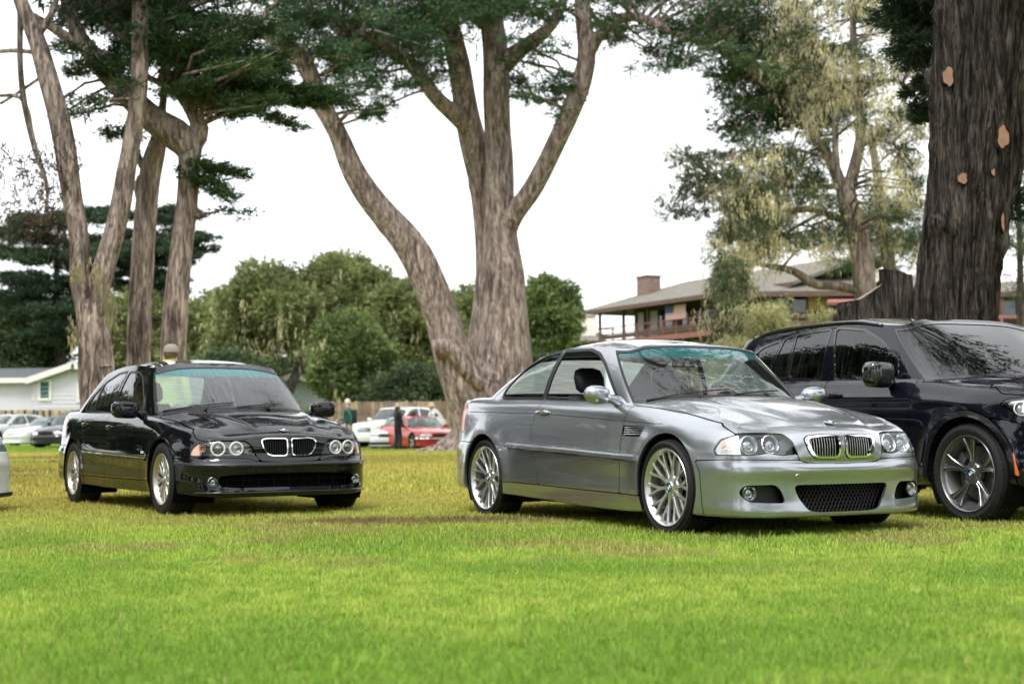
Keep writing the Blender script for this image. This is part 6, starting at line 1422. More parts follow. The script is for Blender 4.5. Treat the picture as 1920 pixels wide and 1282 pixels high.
    for q, par in ((-1, dr), (1, dl)):
        # the passenger window is wound down on the near side, closed on the far side
        if q > 0: B.green('door_window', lambda a, v, x, y, z, s: f1(a, x, z)-.004, 'misted_glass', off=-.004, flange=0, parent=par, r=(.6, 2), side=q)
        B.green('quarter_window', lambda a, v, x, y, z, s: f2(a, x, z)-.004, 'clear_glass', off=-.004, flange=0, r=(1.4, 2.7), side=q)
    # headlights
    for q in (-1, 1):
        h = bpy.data.objects.new('headlight', None); h.empty_display_size = .05; link(h, root)
        B.piece('lens', lambda a, t, x, y, z, s: np.minimum(f_hl(a, z), 9.), 'lamp_glass', off=-.001, flange=0, gap=.002, parent=h, r=(.3, 1.0), side=q, t=(6, 10))
        B.piece('housing', lambda a, t, x, y, z, s: np.minimum(f_hl(a, z)+.004, 9.), 'lamp_dark', off=-.06, flange=-.025, gap=0, parent=h, fl_mat='lamp_dark', r=(.3, 1.0), side=q, t=(6, 10))
        B.piece('turn_signal', lambda a, t, x, y, z, s: np.minimum.reduce([f_hl(a, z)-.004, a-.742-.10*np.clip(z-.54, 0, 1)]), 'turn_clear', off=-.016, flange=.04, gap=0, parent=h, r=(.3, 1.0), side=q, t=(6, 10))
        B.piece('side_marker', lambda a, t, x, y, z, s: np.minimum.reduce([f_hl(a, z)-.016, .022-np.hypot(a-.885, z-.61)]), 'amber_pale', off=-.012, flange=.01, gap=0, parent=h, r=(.3, 1.0), side=q, t=(6, 10))
        for a0, z0, r0, rg_ in ((.665, .607, .060, 'satin_chrome'), (.512, .612, .060, 'chrome')):
            P, n = point_at(bl, a0*q, z0); n = (n+Vector((.9, 0, 0))).normalized(); lamp_unit(h, frame_at(P-n*.032, n), r0, rg_, depth=.05)
        pass
        # trim below the lamp
        B.piece('lamp_trim', lambda a, t, x, y, z, s: np.minimum.reduce([-f_hl(a, z), -f_bump(a, z), -f_hood(a, t, x, y, z, s), .93-a, .60-z]), paintm, gap=.002, parent=h, r=(.3, 1.0), side=q, t=(6, 10))
        add_kidney(B, root, q, kid, kidi, [.052+.0205*i for i in range(10)])
        # fog lamp
        P, n = point_at(bl, .685*q, .298); n = (n+Vector((1.2, 0, 0))).normalized(); fl = lamp_unit(root, frame_at(P-n*.018, n), .046, 'lamp_dark', name='fog_light', depth=.04)
        B.piece('fog_recess', lambda a, t, x, y, z, s: np.minimum(polysd(a, z, fog)+.012, 9.), 'mesh_black', off=-.085, flange=-.065, gap=0, fl_mat='mesh_black', r=(.4, .85), side=q, t=(2, 4.6))
    # intake: recess, honeycomb mesh
    B.piece('intake_recess', lambda a, t, x, y, z, s: polysd(s, z, intake)+.010, 'well_black', off=-.10, flange=-.08, gap=0, fl_mat='mesh_black', r=(0, .45), t=(1.5, 4.6))
    mb = MB()
    for fam in (-1, 1):
        for i in range(-22, 23):
            pts = []
            for j in range(24):
                zz = .165+j*.0085; ss = i*.03+fam*(zz-.26)*.62
                pts.append((ss, zz))
            q = np.array(pts); q = q[polysd(q[:, 0], q[:, 1], intake) > -.01]
            if len(q) > 3: mb.tube([point_at(bl, *q[k])[0]-Vector((.05+.004*fam, 0, 0)) for k in (0, len(q)//2, len(q)-1)], .0022, 4, cap=False)
    stuff(mb.build('intake_mesh', 'mesh_black', root))
    P, n = point_at(bl, -.356, .393); mb = MB(); mb.lathe([(0, -.003), (.024, -.003), (.026, 0), (.028, .004)], 24); mb.v = [tuple(frame_at(P, n) @ Vector(p)) for p in mb.v]; mb.build('tow_cover', paintm, bump, True, sharp=30)
    # emblem on the nose
    P, n = point_at(bl, 0, .716); P = hc.pos(np.array([0.]), np.array([.02]))[0]; emblem(.041, hood, frame_at(Vector(P)+Vector((.004, 0, .006)), Vector((.30, 0, .95)), Vector((-1, 0, .3))))
    # mouldings, vent, handles, mirrors
    strip_on(bl, 1.80, 3.74, lambda x: np.interp(x, [-2.325, -.392], [.594, .514]), .020, .020, 'rub_strip', paintm, root)
    strip_on(bl, 1.80, 3.74, lambda x: np.interp(x, [-2.325, -.392], [.594, .514])-.0235, .0035, .002, 'rub_strip_shade', 'trim_black', root)  # thin black line painted as the shade under the rub strip
    strip_on(bl, 1.50, 4.55, lambda x: np.interp(x, [-3.05, -1.78, -.16], [.872, .838, .748]), .003, .0015, 'swage_line', 'trim_black', root, 60)  # dark line drawn as the shade of the crease in the body side
    for sg in (-1, 1):
        v = B.piece('vent_backing', lambda a, t, x, y, z, s: np.minimum.reduce([np.where(y > .4, polysd(x, z, vent), -1)+.006]), 'well_black', off=-.02, flange=-.018, gap=0, fl_mat='chrome', r=(1.6, 2.1), side=sg, t=(5, 9))
        for i in range(4):
            zc = .676+i*.0155; mb = MB(); xs = np.linspace(-.553+.0, -.325+i*.010, 14); V = []
            for x_ in xs:
                P, n = point_at(bl, sg*bl.s_of(x_, .87), zc); V += [tuple(P-n*.010+Vector((0, 0, -.004))), tuple(P+n*.001), tuple(P-n*.002+Vector((0, 0, .005)))]
            mb.add(V, [(j*3+c, j*3+c+1, j*3+4+c, j*3+3+c) for j in range(13) for c in range(2)]); mb.build('vent_slat', 'satin_chrome', v)
        mirror(root, (-.80, sg*.775, .912), sg, paintm, (.13, .225, .135), 'oval', .075)
    handle(bl, -1.775, .846, root, paintm)
    # underside, wells, cabin
    mb = MB(); mb.box((-1.365, 0, .21), (1.95, 1.56, .10)); mb.box((-1.35, 0, .26), (3.6, 1.0, .12)); mb.box((.30, 0, .30), (.55, 1.1, .28)); mb.box((.55, 0, .50), (.16, 1.15, .3)); mb.box((-3.35, 0, .35), (.5, 1.3, .2)); mb.build('underbody', 'well_black', root)
    for cx, cz in cs: wheel_well(root, cx, cz, RA+.002, .50, .865)
    interior(root, -.45, -.62, .88, -1.45, .40, -2.35, .62)
    wipers(root, rg, [(-.30, -.04), (.28, .38)], .55)
    st = dict(R=.323, rim=.258, W=.235, kind='Y', n=10, rimmat='alloy', spokemat='alloy', lip=.010, dish=.030, face=.45, hubd=.036, fork=.56, cal=2.7)
    for x_, sg in ((0, -1), (0, 1), (-WB, -1), (-WB, 1)):
        make_wheel(root, x_, sg*.755, .323, sg, dict(st, rot=.1 if x_ == 0 else .25, cal=2.7 if x_ == 0 else .4))
    return bl, rg
def interior(root, cowlx, screenx, zd, fx, fz, rx, rz, yd=.36, hw=.66, m='leather_black', rear=True, wheel_y=.36):
    mb = MB(); mb.prism(rpoly([(cowlx-.02, zd-.25), (cowlx-.02, zd-.01), (cowlx-.25, zd+.01), (cowlx-.42, zd-.02), (cowlx-.52, zd-.10), (cowlx-.50, zd-.35)], .04), -hw, hw, lambda a, b, h: (a, h, b)); mb.build('dashboard', 'interior_black', root, True, sharp=40)
    mb = MB(); mb.box((-1.5, 0, .30), (2.4, 1.42, .04)); mb.box((-1.3, 0, .42), (1.3, .2, .22)); mb.box((rx-.42, 0, .57), (.06, 1.4, .5)); mb.box((rx-.62, 0, zd-.07), (.42, 1.25, .03))
    for sg in (-1, 1): mb.box((-1.55, sg*.715, .58), (2.1, .05, .56))
    mb.build('cabin_tub', 'interior_black', root)
    for y_ in (-yd, yd): seat(root, fx, y_, fz, m)
    if rear:
        for y_ in (-.33, .33): seat(root, rx+.12, y_, fz, m, 'rear_seat', .74, .22)
    steering_wheel(root, cowlx-.62, wheel_y, zd-.06)
    mb = MB(); mb.box((cowlx-.62, 0, zd+.33), (.03, .19, .065)); mb.tube([(cowlx-.60, 0, zd+.35), (cowlx-.56, 0, zd+.39)], .01, 6); mb.build('rear_view_mirror', 'interior_black', root)
def wipers(root, rg, spans, v1):
    for u0, u1 in spans:
        mb = MB(); pts = [rg.pos(np.array([u]), np.array([.02+.075*k/7]), .012)[0] for k, u in enumerate(np.linspace(u0-.3, u1, 8))]
        mb.tube(pts, [.006]*8, 6); mb.tube([rg.pos(np.array([u0]), np.array([-.02]), .006)[0], rg.pos(np.array([(u0+u1)/2-.1]), np.array([.045]), .022)[0]], .009, 6)
        mb.build('wiper', 'trim_black', root, True)
mat('turn_clear', (.70, .68, .64), .12, metal=.6, coat=1., bump=.3, bscale=60)
SILVER = thing('coupe_car', 'silver grey two door sports coupe parked on the lawn with its side window open', 'car', (1.7915, 10.5808, 0), -1.0949)
E46 = build_coupe(SILVER)
# ---------------------------------------------------------------- black saloon
def build_saloon(root, paintm='black_paint'):
    WB, CZ, RA = 2.83, .318, .345
    cs = [(0, CZ+.004), (-WB, CZ+.004)]
    bl = Belt(E39_PLAN, E39_KEYS, arch_flare([(0, CZ), (-WB, CZ)], .010, .05, RA))
    rg = Ring(E39_BOT, E39_TOP, E39_BOW); B = CarBody(root, bl, rg, paintm)
    arch = lambda x, y, z: arch_field(x, y, z, cs, RA)
    seam = pchip([0, .26, .30, .40, .63, .92, 1.13, 1.4], [.464, .470, .476, .500, .504, .509, .503, .50])
    s_end = lambda z: np.interp(z, [.19, .40, .50], [1.04, 1.05, 1.13])
    hoodp = rpoly([(-.2, .44), (.25, .472), (.288, .50), (.298, .53), (.335, .605), (.385, .643), (.64, .647), (.80, .643), (.86, .655), (.98, .722), (1.10, .80), (-.2, .80)], .012)
    hl = rpoly([(.296, .520), (.312, .545), (.345, .607), (.395, .636), (.64, .640), (.845, .624), (.90, .58), (.925, .522), (.63, .518)], .014)
    intake = rpoly([(.62, .350), (.53, .358), (.30, .368), (-.30, .368), (-.53, .358), (-.62, .350), (-.615, .275), (-.50, .260), (.50, .260), (.615, .275)], .02)
    fogo = lambda a, z: .048-np.hypot(a-.674, z-.308)
    kid = rpoly([(.013, .655), (.035, .667), (.18, .669), (.235, .662), (.254, .642), (.24, .58), (.20, .525), (.16, .512), (.04, .510), (.016, .53)], .018)
    kidi = rpoly([(.026, .648), (.042, .656), (.18, .657), (.226, .651), (.240, .637), (.227, .58), (.19, .534), (.155, .523), (.045, .521), (.028, .538)], .014)
    d1 = rpoly([(-.575, 1.2), (-.575, .85), (-.60, .20), (-1.69, .20), (-1.705, .50), (-1.74, .90), (-1.74, 1.2)], .02)
    d2 = rpoly([(-1.74, 1.2), (-1.74, .90), (-1.705, .50), (-1.69, .20), (-2.27, .20), (-2.30, .35), (-2.40, .56), (-2.55, .68), (-2.60, .80), (-2.60, 1.2)], .02)
    sill = lambda x: np.interp(x, [-2.28, -.30], [.303, .300])
    tail = rpoly([(4.72, .68), (4.70, .86), (4.9, .91), (5.3, .90), (5.3, .70)], .02)
    trunk = rpoly([(5.05, 1.3), (5.07, .63), (6.3, .62), (6.3, 1.3)], .02)
    f_hood = lambda a, t, x, y, z, s: np.minimum(np.maximum(polysd(a, z, hoodp), (t-10.4)*.05), 1.90-a)
    f_hl = lambda a, z: polysd(a, z, hl)
    f_bump = lambda a, z: np.minimum(seam(a)-z, s_end(z)-a)
    f_sill = lambda a, x, z: np.minimum(np.minimum(sill(x)-z, a-1.5), 4.4-a)
    sd_ = lambda x, y, z, p: np.where(y > .4, polysd(x, z, p), -1)
    rbump = lambda a, z: np.minimum(.60-z, a-4.50)
    bump = B.piece('front_bumper', lambda a, t, x, y, z, s: np.minimum.reduce([f_bump(a, z), -polysd(a, z, intake), -fogo(a, z), arch(x, y, z)]), flange=.022, r=(0, 1.16))
    hood = B.piece('hood', lambda a, t, x, y, z, s: np.minimum(f_hood(a, t, x, y, z, s), -polysd(a, z, kid)), flange=.015, r=(0, 1.92))
    B.piece('fender', lambda a, t, x, y, z, s: np.minimum.reduce([-f_bump(a, z), -f_hood(a, t, x, y, z, s), -f_hl(a, z), -sd_(x, y, z, d1), -f_sill(a, x, z), arch(x, y, z), x+.66, a-.29]), flange=.02, r=(.28, 2.2), side=2)
    doors = {}
    for q in (-1, 1):
        doors[q, 0] = B.piece('door', lambda a, t, x, y, z, s: np.minimum(sd_(x, y, z, d1), -f_sill(a, x, z)), r=(1.9, 3.3), side=q)
        doors[q, 1] = B.piece('rear_door', lambda a, t, x, y, z, s: np.minimum.reduce([sd_(x, y, z, d2), -f_sill(a, x, z), arch(x, y, z)]), r=(3.0, 4.2), side=q)
    B.piece('rear_quarter', lambda a, t, x, y, z, s: np.minimum.reduce([-x-2.2, -sd_(x, y, z, d2), -f_sill(a, x, z), arch(x, y, z), -rbump(a, z), -polysd(a, z, tail), -polysd(a, z, trunk)]), flange=.02, r=(3.6, 5.5), side=2)
    B.piece('side_skirt', lambda a, t, x, y, z, s: np.minimum(f_sill(a, x, z), arch(x, y, z)), flange=.02, r=(1.5, 4.4), t=(0, 5), side=2)
    B.piece('rear_bumper', lambda a, t, x, y, z, s: np.minimum(rbump(a, z), arch(x, y, z)), flange=.02, r=(4.4, 9))
    B.piece('trunk_lid', lambda a, t, x, y, z, s: np.minimum(polysd(a, z, trunk), -polysd(a, z, tail)), r=(4.9, 9))
    B.piece('tail_light', lambda a, t, x, y, z, s: polysd(a, z, tail), 'red_lens', gap=.003, r=(4.6, 5.5), side=2)
    B.piece('inner_shell', lambda a, t, x, y, z, s: np.minimum(arch(x, y, z), a-1.12), 'well_black', off=-.032, flange=0, dens=.05)
    def hd(P, a, b):
        d = np.zeros_like(P); yy = abs(P[..., 1])
        d[..., 2] = .016*np.exp(-((yy-(.24+.36*b))/.055)**2)*smooth01((1.02-b)/.3)*smooth01(b/.1)+.028*(1-a*a)*np.sin(np.pi*b)
        return d
    hc = hood_coons(bl, .86, 1.90, [(-.40, 0, .915), (-.42, .3, .91), (-.47, .52, .90), (-.54, .67, .878)], hd)
    top = B.top('hood_top', hc, n=(80, 70)); top.parent = hood
    B.top('deck_lid', deck_coons(bl, rg, 4.42, 5.2, [(-3.28, 0, .965), (-3.25, .35, .962), (-3.1, .66, .955)]), n=(44, 36))
    B.top('roof', roof_coons(rg, .66, 2.72, .02), n=(56, 56), flange=0)
    w1 = rpoly([(-.83, .878), (-.955, 1.03), (-1.21, 1.235), (-1.345, 1.283), (-1.60, 1.298), (-1.63, 1.28), (-1.745, .912)], .03)
    w2 = rpoly([(-1.83, .916), (-1.70, 1.305), (-2.0, 1.296), (-2.36, 1.225), (-2.375, 1.20), (-2.43, .938)], .02)
    w3 = rpoly([(-2.465, .945), (-2.41, 1.205), (-2.60, 1.08), (-2.72, .950)], .015)
    f_ws = lambda a, v: np.minimum.reduce([.648-a+.05*v, (v-.03)*.5, (.86-v)*.5])
    f_rw = lambda a, v: np.minimum.reduce([a-2.86+.05*v, (v-.05)*.45, (.93-v)*.45])
    side = lambda a: np.minimum(a-.60, 2.80-a)
    fw = [lambda a, x, z, p=p: np.minimum(polysd(x, z, p), side(a)) for p in (w1, w2, w3)]
    allw = lambda a, v, x, z: np.maximum.reduce([f_ws(a, v), f_rw(a, v)]+[f(a, x, z) for f in fw])
    B.green('pillars', lambda a, v, x, y, z, s: -allw(a, v, x, z)-.010, paintm)
    B.green('window_trim', lambda a, v, x, y, z, s: (lambda w_: np.minimum(w_+.012, .006-w_))(allw(a, v, x, z)), 'trim_black', off=.0025, flange=.012)
    B.green('windscreen', lambda a, v, x, y, z, s: f_ws(a, v)-.004, 'wet_screen_glass', off=-.002, flange=0, r=(0, .75))
    B.green('rear_window', lambda a, v, x, y, z, s: f_rw(a, v)-.004, 'misted_glass', off=-.002, flange=0, r=(2.6, 9), side=2)
    for q in (-1, 1):
        for k, (f, rr) in enumerate(zip(fw, ((.6, 2), (1.3, 2.6), (2., 2.85)))):
            B.green('side_window' if k < 2 else 'quarter_window', lambda a, v, x, y, z, s: f(a, x, z)-.004, 'dark_glass', off=-.004, flange=0, r=rr, side=q, parent=doors[q, min(k, 1)])
        # pillar strip between the doors
        h = bpy.data.objects.new('headlight', None); h.empty_display_size = .05; link(h, root)
        kw = dict(parent=h, r=(.28, .95), side=q, t=(5.5, 10))
        B.piece('lens', lambda a, t, x, y, z, s: f_hl(a, z), 'lamp_glass', off=-.001, flange=0, gap=.002, **kw)
        B.piece('housing', lambda a, t, x, y, z, s: f_hl(a, z)+.004, 'lamp_dark', off=-.055, flange=-.025, gap=0, fl_mat='lamp_dark', **kw)
        B.piece('turn_signal', lambda a, t, x, y, z, s: np.minimum(f_hl(a, z)-.003, a-.815-.25*np.clip(z-.525, 0, .1)), 'amber_pale', off=-.012, flange=.03, gap=0, **kw)
        for a0, r0, rm, bm in ((.789, .026, 'amber_pale', 'amber_pale'), (.638, .052, 'ring_pale', 'lamp_dark'), (.466, .050, 'ring_pale', 'reflector')):
            P, n = point_at(bl, a0*q, .580); n = (n+Vector((1.0, 0, -.2))).normalized()
            lu = lamp_unit(h, frame_at(P-n*.030, n), r0, rm, depth=.03, bulb=bm)
            if r0 > .04:
                mb = MB(); M = frame_at(P-n*.030, n); mb.lathe([(r0*.98, -.004), (r0*1.06, -.012), (r0*1.18, -.010), (r0*1.2, 0)], 32); mb.v = [tuple(M @ Vector(p)) for p in mb.v]; mb.build('light_ring', 'ring_pale', lu, True)
        B.piece('lamp_trim', lambda a, t, x, y, z, s: np.minimum.reduce([-f_hl(a, z), -f_bump(a, z), -f_hood(a, t, x, y, z, s), .92-a, .56-z]), paintm, gap=.002, **kw)
        add_kidney(B, root, q, kid, kidi, [.040+.0205*i for i in range(10)], slat_m='trim_black')
        P, n = point_at(bl, .674*q, .308); n = (n+Vector((1.2, 0, 0))).normalized(); lamp_unit(root, frame_at(P-n*.012, n), .040, 'satin_chrome', name='fog_light', depth=.04)
        B.piece('fog_recess', lambda a, t, x, y, z, s: fogo(a, z)+.01, 'mesh_black', off=-.06, flange=-.05, gap=0, fl_mat='mesh_black', r=(.58, .78), side=q, t=(2, 4.6))
        P, n = point_at(bl, q*bl.s_of(-.50, .88), .548); mb = MB(); mb.box(P+n*.002, (.062, .008, .02)); mb.build('side_marker', 'ring_pale', root)
        mirror(root, (-.82, q*.785, .878), q, paintm, (.12, .24, .15), 'square', .055)
    B.piece('intake_recess', lambda a, t, x, y, z, s: polysd(s, z, intake)+.006, 'well_black', off=-.085, flange=-.07, gap=0, fl_mat='mesh_black', r=(0, .7), t=(1.5, 4.8))
    for i in range(-4, 5):
        P, n = point_at(bl, i*.135, .314); mb = MB(); mb.box(P-Vector((.05, 0, 0)), (.03, .010, .105)); mb.build('intake_rib', 'well_black', bump)
    mb = MB(); mb.tube([point_at(bl, s_, .318)[0]-Vector((.045, 0, 0)) for s_ in np.linspace(-.6, .6, 15)], .006, 6); mb.build('intake_bar', 'well_black', bump)
    strip_on(bl, .0, 1.10, lambda x: .455, .013, .006, 'bumper_strip', 'trim_black', bump, 40)
    mb = MB(); pts = [point_at(bl, s_, .215)[0]+point_at(bl, s_, .215)[1]*.004 for s_ in np.linspace(-.98, .98, 40)]; mb.tube(pts, .011, 8); mb.build('lip_spoiler', paintm, bump, True)
    P = hc.pos(np.array([0.]), np.array([.02]))[0]; emblem(.041, hood, frame_at(Vector(P)+Vector((.004, 0, .006)), Vector((.30, 0, .95)), Vector((-1, 0, .3))))
    strip_on(bl, 1.83, 3.87, lambda x: np.interp(x, [-2.45, -.39], [.531, .487]), .014, .010, 'rub_strip', paintm, root)
    handle(bl, -1.56, .772, root, paintm); handle(bl, -2.42, .805, root, paintm)
    mb = MB(); mb.box((-1.41, 0, .24), (2.05, 1.58, .09)); mb.box((-1.4, 0, .29), (3.7, 1.0, .10)); mb.box((.30, 0, .33), (.55, 1.1, .25)); mb.box((.53, 0, .50), (.16, 1.15, .3)); mb.box((-3.5, 0, .38), (.5, 1.3, .2)); mb.build('underbody', 'well_black', root)
    for cx, cz in cs: wheel_well(root, cx, cz, RA+.002, .50, .865)
    interior(root, -.48, -.62, .87, -1.50, .42, -2.35, .62, hw=.68, m='leather_grey')
    wipers(root, rg, [(-.30, -.04), (.28, .38)], .55)
    st = dict(R=.320, rim=.218, W=.23, kind='Y', n=10, rimmat='alloy_warm', spokemat='alloy', lip=.012, dish=.036, face=.8, hubd=.028, fork=.5, cal=2.7)
    for x_, sg in ((0, -1), (0, 1), (-WB, -1), (-WB, 1)):
        make_wheel(root, x_, sg*.752, .320, sg, dict(st, rot=.1 if x_ == 0 else .25))
BLACK = thing('saloon_car', 'glossy black four door saloon with ringed headlights and wet windscreen on the grass', 'car', (-2.2664, 13.4844, 0), -1.031)
build_saloon(BLACK)
# ---------------------------------------------------------------- dark SUV
def build_suv(root, paintm='carbon_paint'):
    WB, CZ, RA = 2.864, .37, .408
    cs = [(0, CZ), (-WB, CZ)]
    def crease(x, y, z, s):       # shoulder line and scooped lower doors
        o = arch_flare(cs, .016, .05, RA+.04)(x, y, z, s)
        o = o+.010*np.exp(-((z-(.935+.02*(-x-.6)))/.028)**2)*smooth01((-x-.2)/.3)
        o = o+.018*np.exp(-((z-(.90-.10*np.clip(x+.25, 0, 1)))/.03)**2)*smooth01((x+.62)/.2)*smooth01((.10-x)/.3)*smooth01((y-.5)/.2)
        return o-.014*np.exp(-((z-.50)/.09)**2)*smooth01((-x-.6)/.3)*smooth01((x+2.4)/.3)
    bl = Belt(X3_PLAN, X3_KEYS, crease)
    rg = Ring(X3_BOT, X3_TOP, X3_BOW); B = CarBody(root, bl, rg, paintm)
    arch = lambda x, y, z: arch_field(x, y, z, cs, RA)
    hl = rpoly([(1.20, .862), (1.145, .902), (1.0, .912), (.80, .905), (.62, .86), (.66, .79), (.85, .765), (.985, .765), (1.05, .80)], .02)
    kid = rpoly([(.03, .86), (.06, .90), (.33, .89), (.40, .84), (.36, .64), (.30, .60), (.06, .60), (.03, .64)], .03)
    kidi = rpoly([(.045, .855), (.07, .885), (.32, .876), (.382, .835), (.345, .65), (.295, .617), (.07, .617), (.045, .65)], .025)
    intake = rpoly([(-.55, .47), (.55, .47), (.45, .33), (-.45, .33)], .04)
    sidein = rpoly([(.68, .56), (.92, .55), (.90, .38), (.72, .38)], .03)
    seam = pchip([0, .5, .9, 1.25, 1.4], [.56, .60, .70, .77, .78])
    s_end = lambda z: np.interp(z, [.3, .6, .78], [1.10, 1.14, 1.26])
    d1 = rpoly([(-.575, 1.4), (-.575, 1.0), (-.61, .80), (-.66, .30), (-1.74, .30), (-1.72, .70), (-1.69, 1.0), (-1.69, 1.4)], .02)
    d2 = rpoly([(-1.69, 1.4), (-1.69, 1.0), (-1.72, .70), (-1.74, .30), (-2.3, .30), (-2.36, .5), (-2.52, .70), (-2.66, .85), (-2.66, 1.4)], .02)
    sill = lambda x: np.interp(x, [-2.4, -.4], [.43, .41])
    tail = rpoly([(4.55, .92), (4.55, 1.08), (4.9, 1.09), (5.4, 1.05), (5.4, .93)], .02)
    gate = rpoly([(4.95, 1.4), (4.97, .72), (6.4, .70), (6.4, 1.4)], .02)
    f_hood = lambda a, t, x, y, z, s: np.minimum(np.maximum(np.minimum(z-np.interp(a, [0, .4, .62, 1.0, 1.2, 1.3], [.905, .905, .885, .925, .94, .99]), 1.35-a), (t-10.3)*.05), 2.02-a)
    f_hl = lambda a, z: polysd(a, z, hl)
    f_bump = lambda a, z: np.minimum(seam(a)-z, s_end(z)-a)
    f_nose = lambda a, t, x, y, z, s: np.minimum.reduce([1.0-a, -f_bump(a, z), -f_hood(a, t, x, y, z, s)])
    f_clad = lambda x, y, z: np.where(y > .5, (RA+.052)-np.minimum(np.hypot(x, z-CZ), np.hypot(x+WB, z-CZ)), -1)
    f_sill = lambda a, x, z: np.minimum(np.minimum(sill(x)-z, a-1.5), 4.6-a)
    sd_ = lambda x, y, z, p: np.where(y > .4, polysd(x, z, p), -1)
    rbump = lambda a, z: np.minimum(.66-z, a-4.45)
    bump = B.piece('front_bumper', lambda a, t, x, y, z, s: np.minimum.reduce([f_bump(a, z), -polysd(a, z, intake), -polysd(a, z, sidein), -f_clad(x, y, z), arch(x, y, z)]), flange=.022, r=(0, 1.3))
    hood = B.piece('hood', lambda a, t, x, y, z, s: np.minimum(f_hood(a, t, x, y, z, s), -polysd(a, z, kid)), flange=.015, r=(0, 2.05))
    B.piece('nose_panel', lambda a, t, x, y, z, s: np.minimum.reduce([f_nose(a, t, x, y, z, s), -polysd(a, z, kid), -f_hl(a, z), .9-a]), r=(0, .95))
    B.piece('fender', lambda a, t, x, y, z, s: np.minimum.reduce([-f_bump(a, z), -f_hood(a, t, x, y, z, s), -f_hl(a, z), -sd_(x, y, z, d1), -f_sill(a, x, z), -f_clad(x, y, z), x+.70, a-.9]), flange=.02, r=(.88, 2.3), side=2)
    B.piece('arch_cladding', lambda a, t, x, y, z, s: np.minimum.reduce([f_clad(x, y, z), arch(x, y, z), x+1]), 'gloss_trim', off=.006, flange=.03, r=(.9, 2.2), side=2)
    B.piece('arch_cladding', lambda a, t, x, y, z, s: np.minimum.reduce([f_clad(x, y, z), arch(x, y, z), -x-1]), 'gloss_trim', off=.006, flange=.03, r=(3.7, 5.1), side=2)
    doors = {}
    for q in (-1, 1):
        doors[q, 0] = B.piece('door', lambda a, t, x, y, z, s: np.minimum(sd_(x, y, z, d1), -f_sill(a, x, z)), r=(1.95, 3.4), side=q)
        doors[q, 1] = B.piece('rear_door', lambda a, t, x, y, z, s: np.minimum.reduce([sd_(x, y, z, d2), -f_sill(a, x, z), -f_clad(x, y, z)]), r=(3.1, 4.4), side=q)
    B.piece('rear_quarter', lambda a, t, x, y, z, s: np.minimum.reduce([-x-2.2, -sd_(x, y, z, d2), -f_sill(a, x, z), -f_clad(x, y, z), -rbump(a, z), -polysd(a, z, tail), -polysd(a, z, gate)]), flange=.02, r=(3.7, 5.6), side=2)
    B.piece('side_skirt', lambda a, t, x, y, z, s: np.minimum(f_sill(a, x, z), -f_clad(x, y, z)), 'gloss_trim', flange=.02, r=(1.5, 4.6), t=(0, 5), side=2)
    B.piece('rear_bumper', lambda a, t, x, y, z, s: np.minimum(rbump(a, z), -f_clad(x, y, z)), flange=.02, r=(4.4, 9))
    B.piece('tailgate', lambda a, t, x, y, z, s: np.minimum(polysd(a, z, gate), -polysd(a, z, tail)), r=(4.8, 9))
    B.piece('tail_light', lambda a, t, x, y, z, s: polysd(a, z, tail), 'red_lens', gap=.003, r=(4.5, 5.5), side=2)
    B.piece('inner_shell', lambda a, t, x, y, z, s: np.minimum(arch(x, y, z), a-1.25), 'well_black', off=-.04, flange=0, dens=.05)
    def hd(P, a, b):
        d = np.zeros_like(P); yy = abs(P[..., 1])
        d[..., 2] = .018*np.exp(-((yy-(.40+.22*b))/.05)**2)*smooth01((1.02-b)/.3)*smooth01(b/.1)+.03*(1-a*a)*np.sin(np.pi*b); return d
    top = B.top('hood_top', hood_coons(bl, 1.0, 2.02, [(-.33, 0, 1.08), (-.35, .35, 1.075), (-.42, .60, 1.065), (-.52, .74, 1.055)], hd), n=(70, 60)); top.parent = hood
    B.top('roof', roof_coons(rg, .66, 3.05, .03), n=(56, 60), flange=0)
    w = [rpoly(p, .02) for p in ([(-.845, 1.085), (-.895, 1.25), (-1.14, 1.405), (-1.36, 1.500), (-1.69, 1.537), (-1.72, 1.52), (-1.60, 1.098)],
         [(-1.79, 1.112), (-1.79, 1.532), (-2.265, 1.518), (-2.235, 1.138)], [(-2.262, 1.145), (-2.30, 1.512), (-2.43, 1.49), (-2.52, 1.19), (-2.5, 1.15)], [(-2.57, 1.19), (-2.48, 1.478), (-2.72, 1.43), (-2.96, 1.29), (-2.94, 1.25)])]
    f_ws = lambda a, v: np.minimum.reduce([.70-a+.16*v, (v-.03)*.5, (.90-v)*.5])
    f_rw = lambda a, v: np.minimum.reduce([a-3.2+.02*v, (v-.08)*.45, (.90-v)*.45])
    side = lambda a: np.minimum(a-.62, 3.1-a)
    fw = [lambda a, x, z, p=p: np.minimum(polysd(x, z, p), side(a)) for p in w]
    allw = lambda a, v, x, z: np.maximum.reduce([f_ws(a, v), f_rw(a, v)]+[f(a, x, z) for f in fw])
    B.green('pillars', lambda a, v, x, y, z, s: -allw(a, v, x, z)-.010, paintm)
    B.green('window_trim', lambda a, v, x, y, z, s: (lambda w_: np.minimum(w_+.014, .005-w_))(allw(a, v, x, z)), 'gloss_trim', off=.003, flange=.012)
    B.green('windscreen', lambda a, v, x, y, z, s: f_ws(a, v)-.004, 'dark_screen_glass', off=-.002, flange=0, r=(0, .9))
    B.green('rear_window', lambda a, v, x, y, z, s: f_rw(a, v)-.004, 'dark_wet_glass', off=-.002, flange=0, r=(3., 9), side=2)
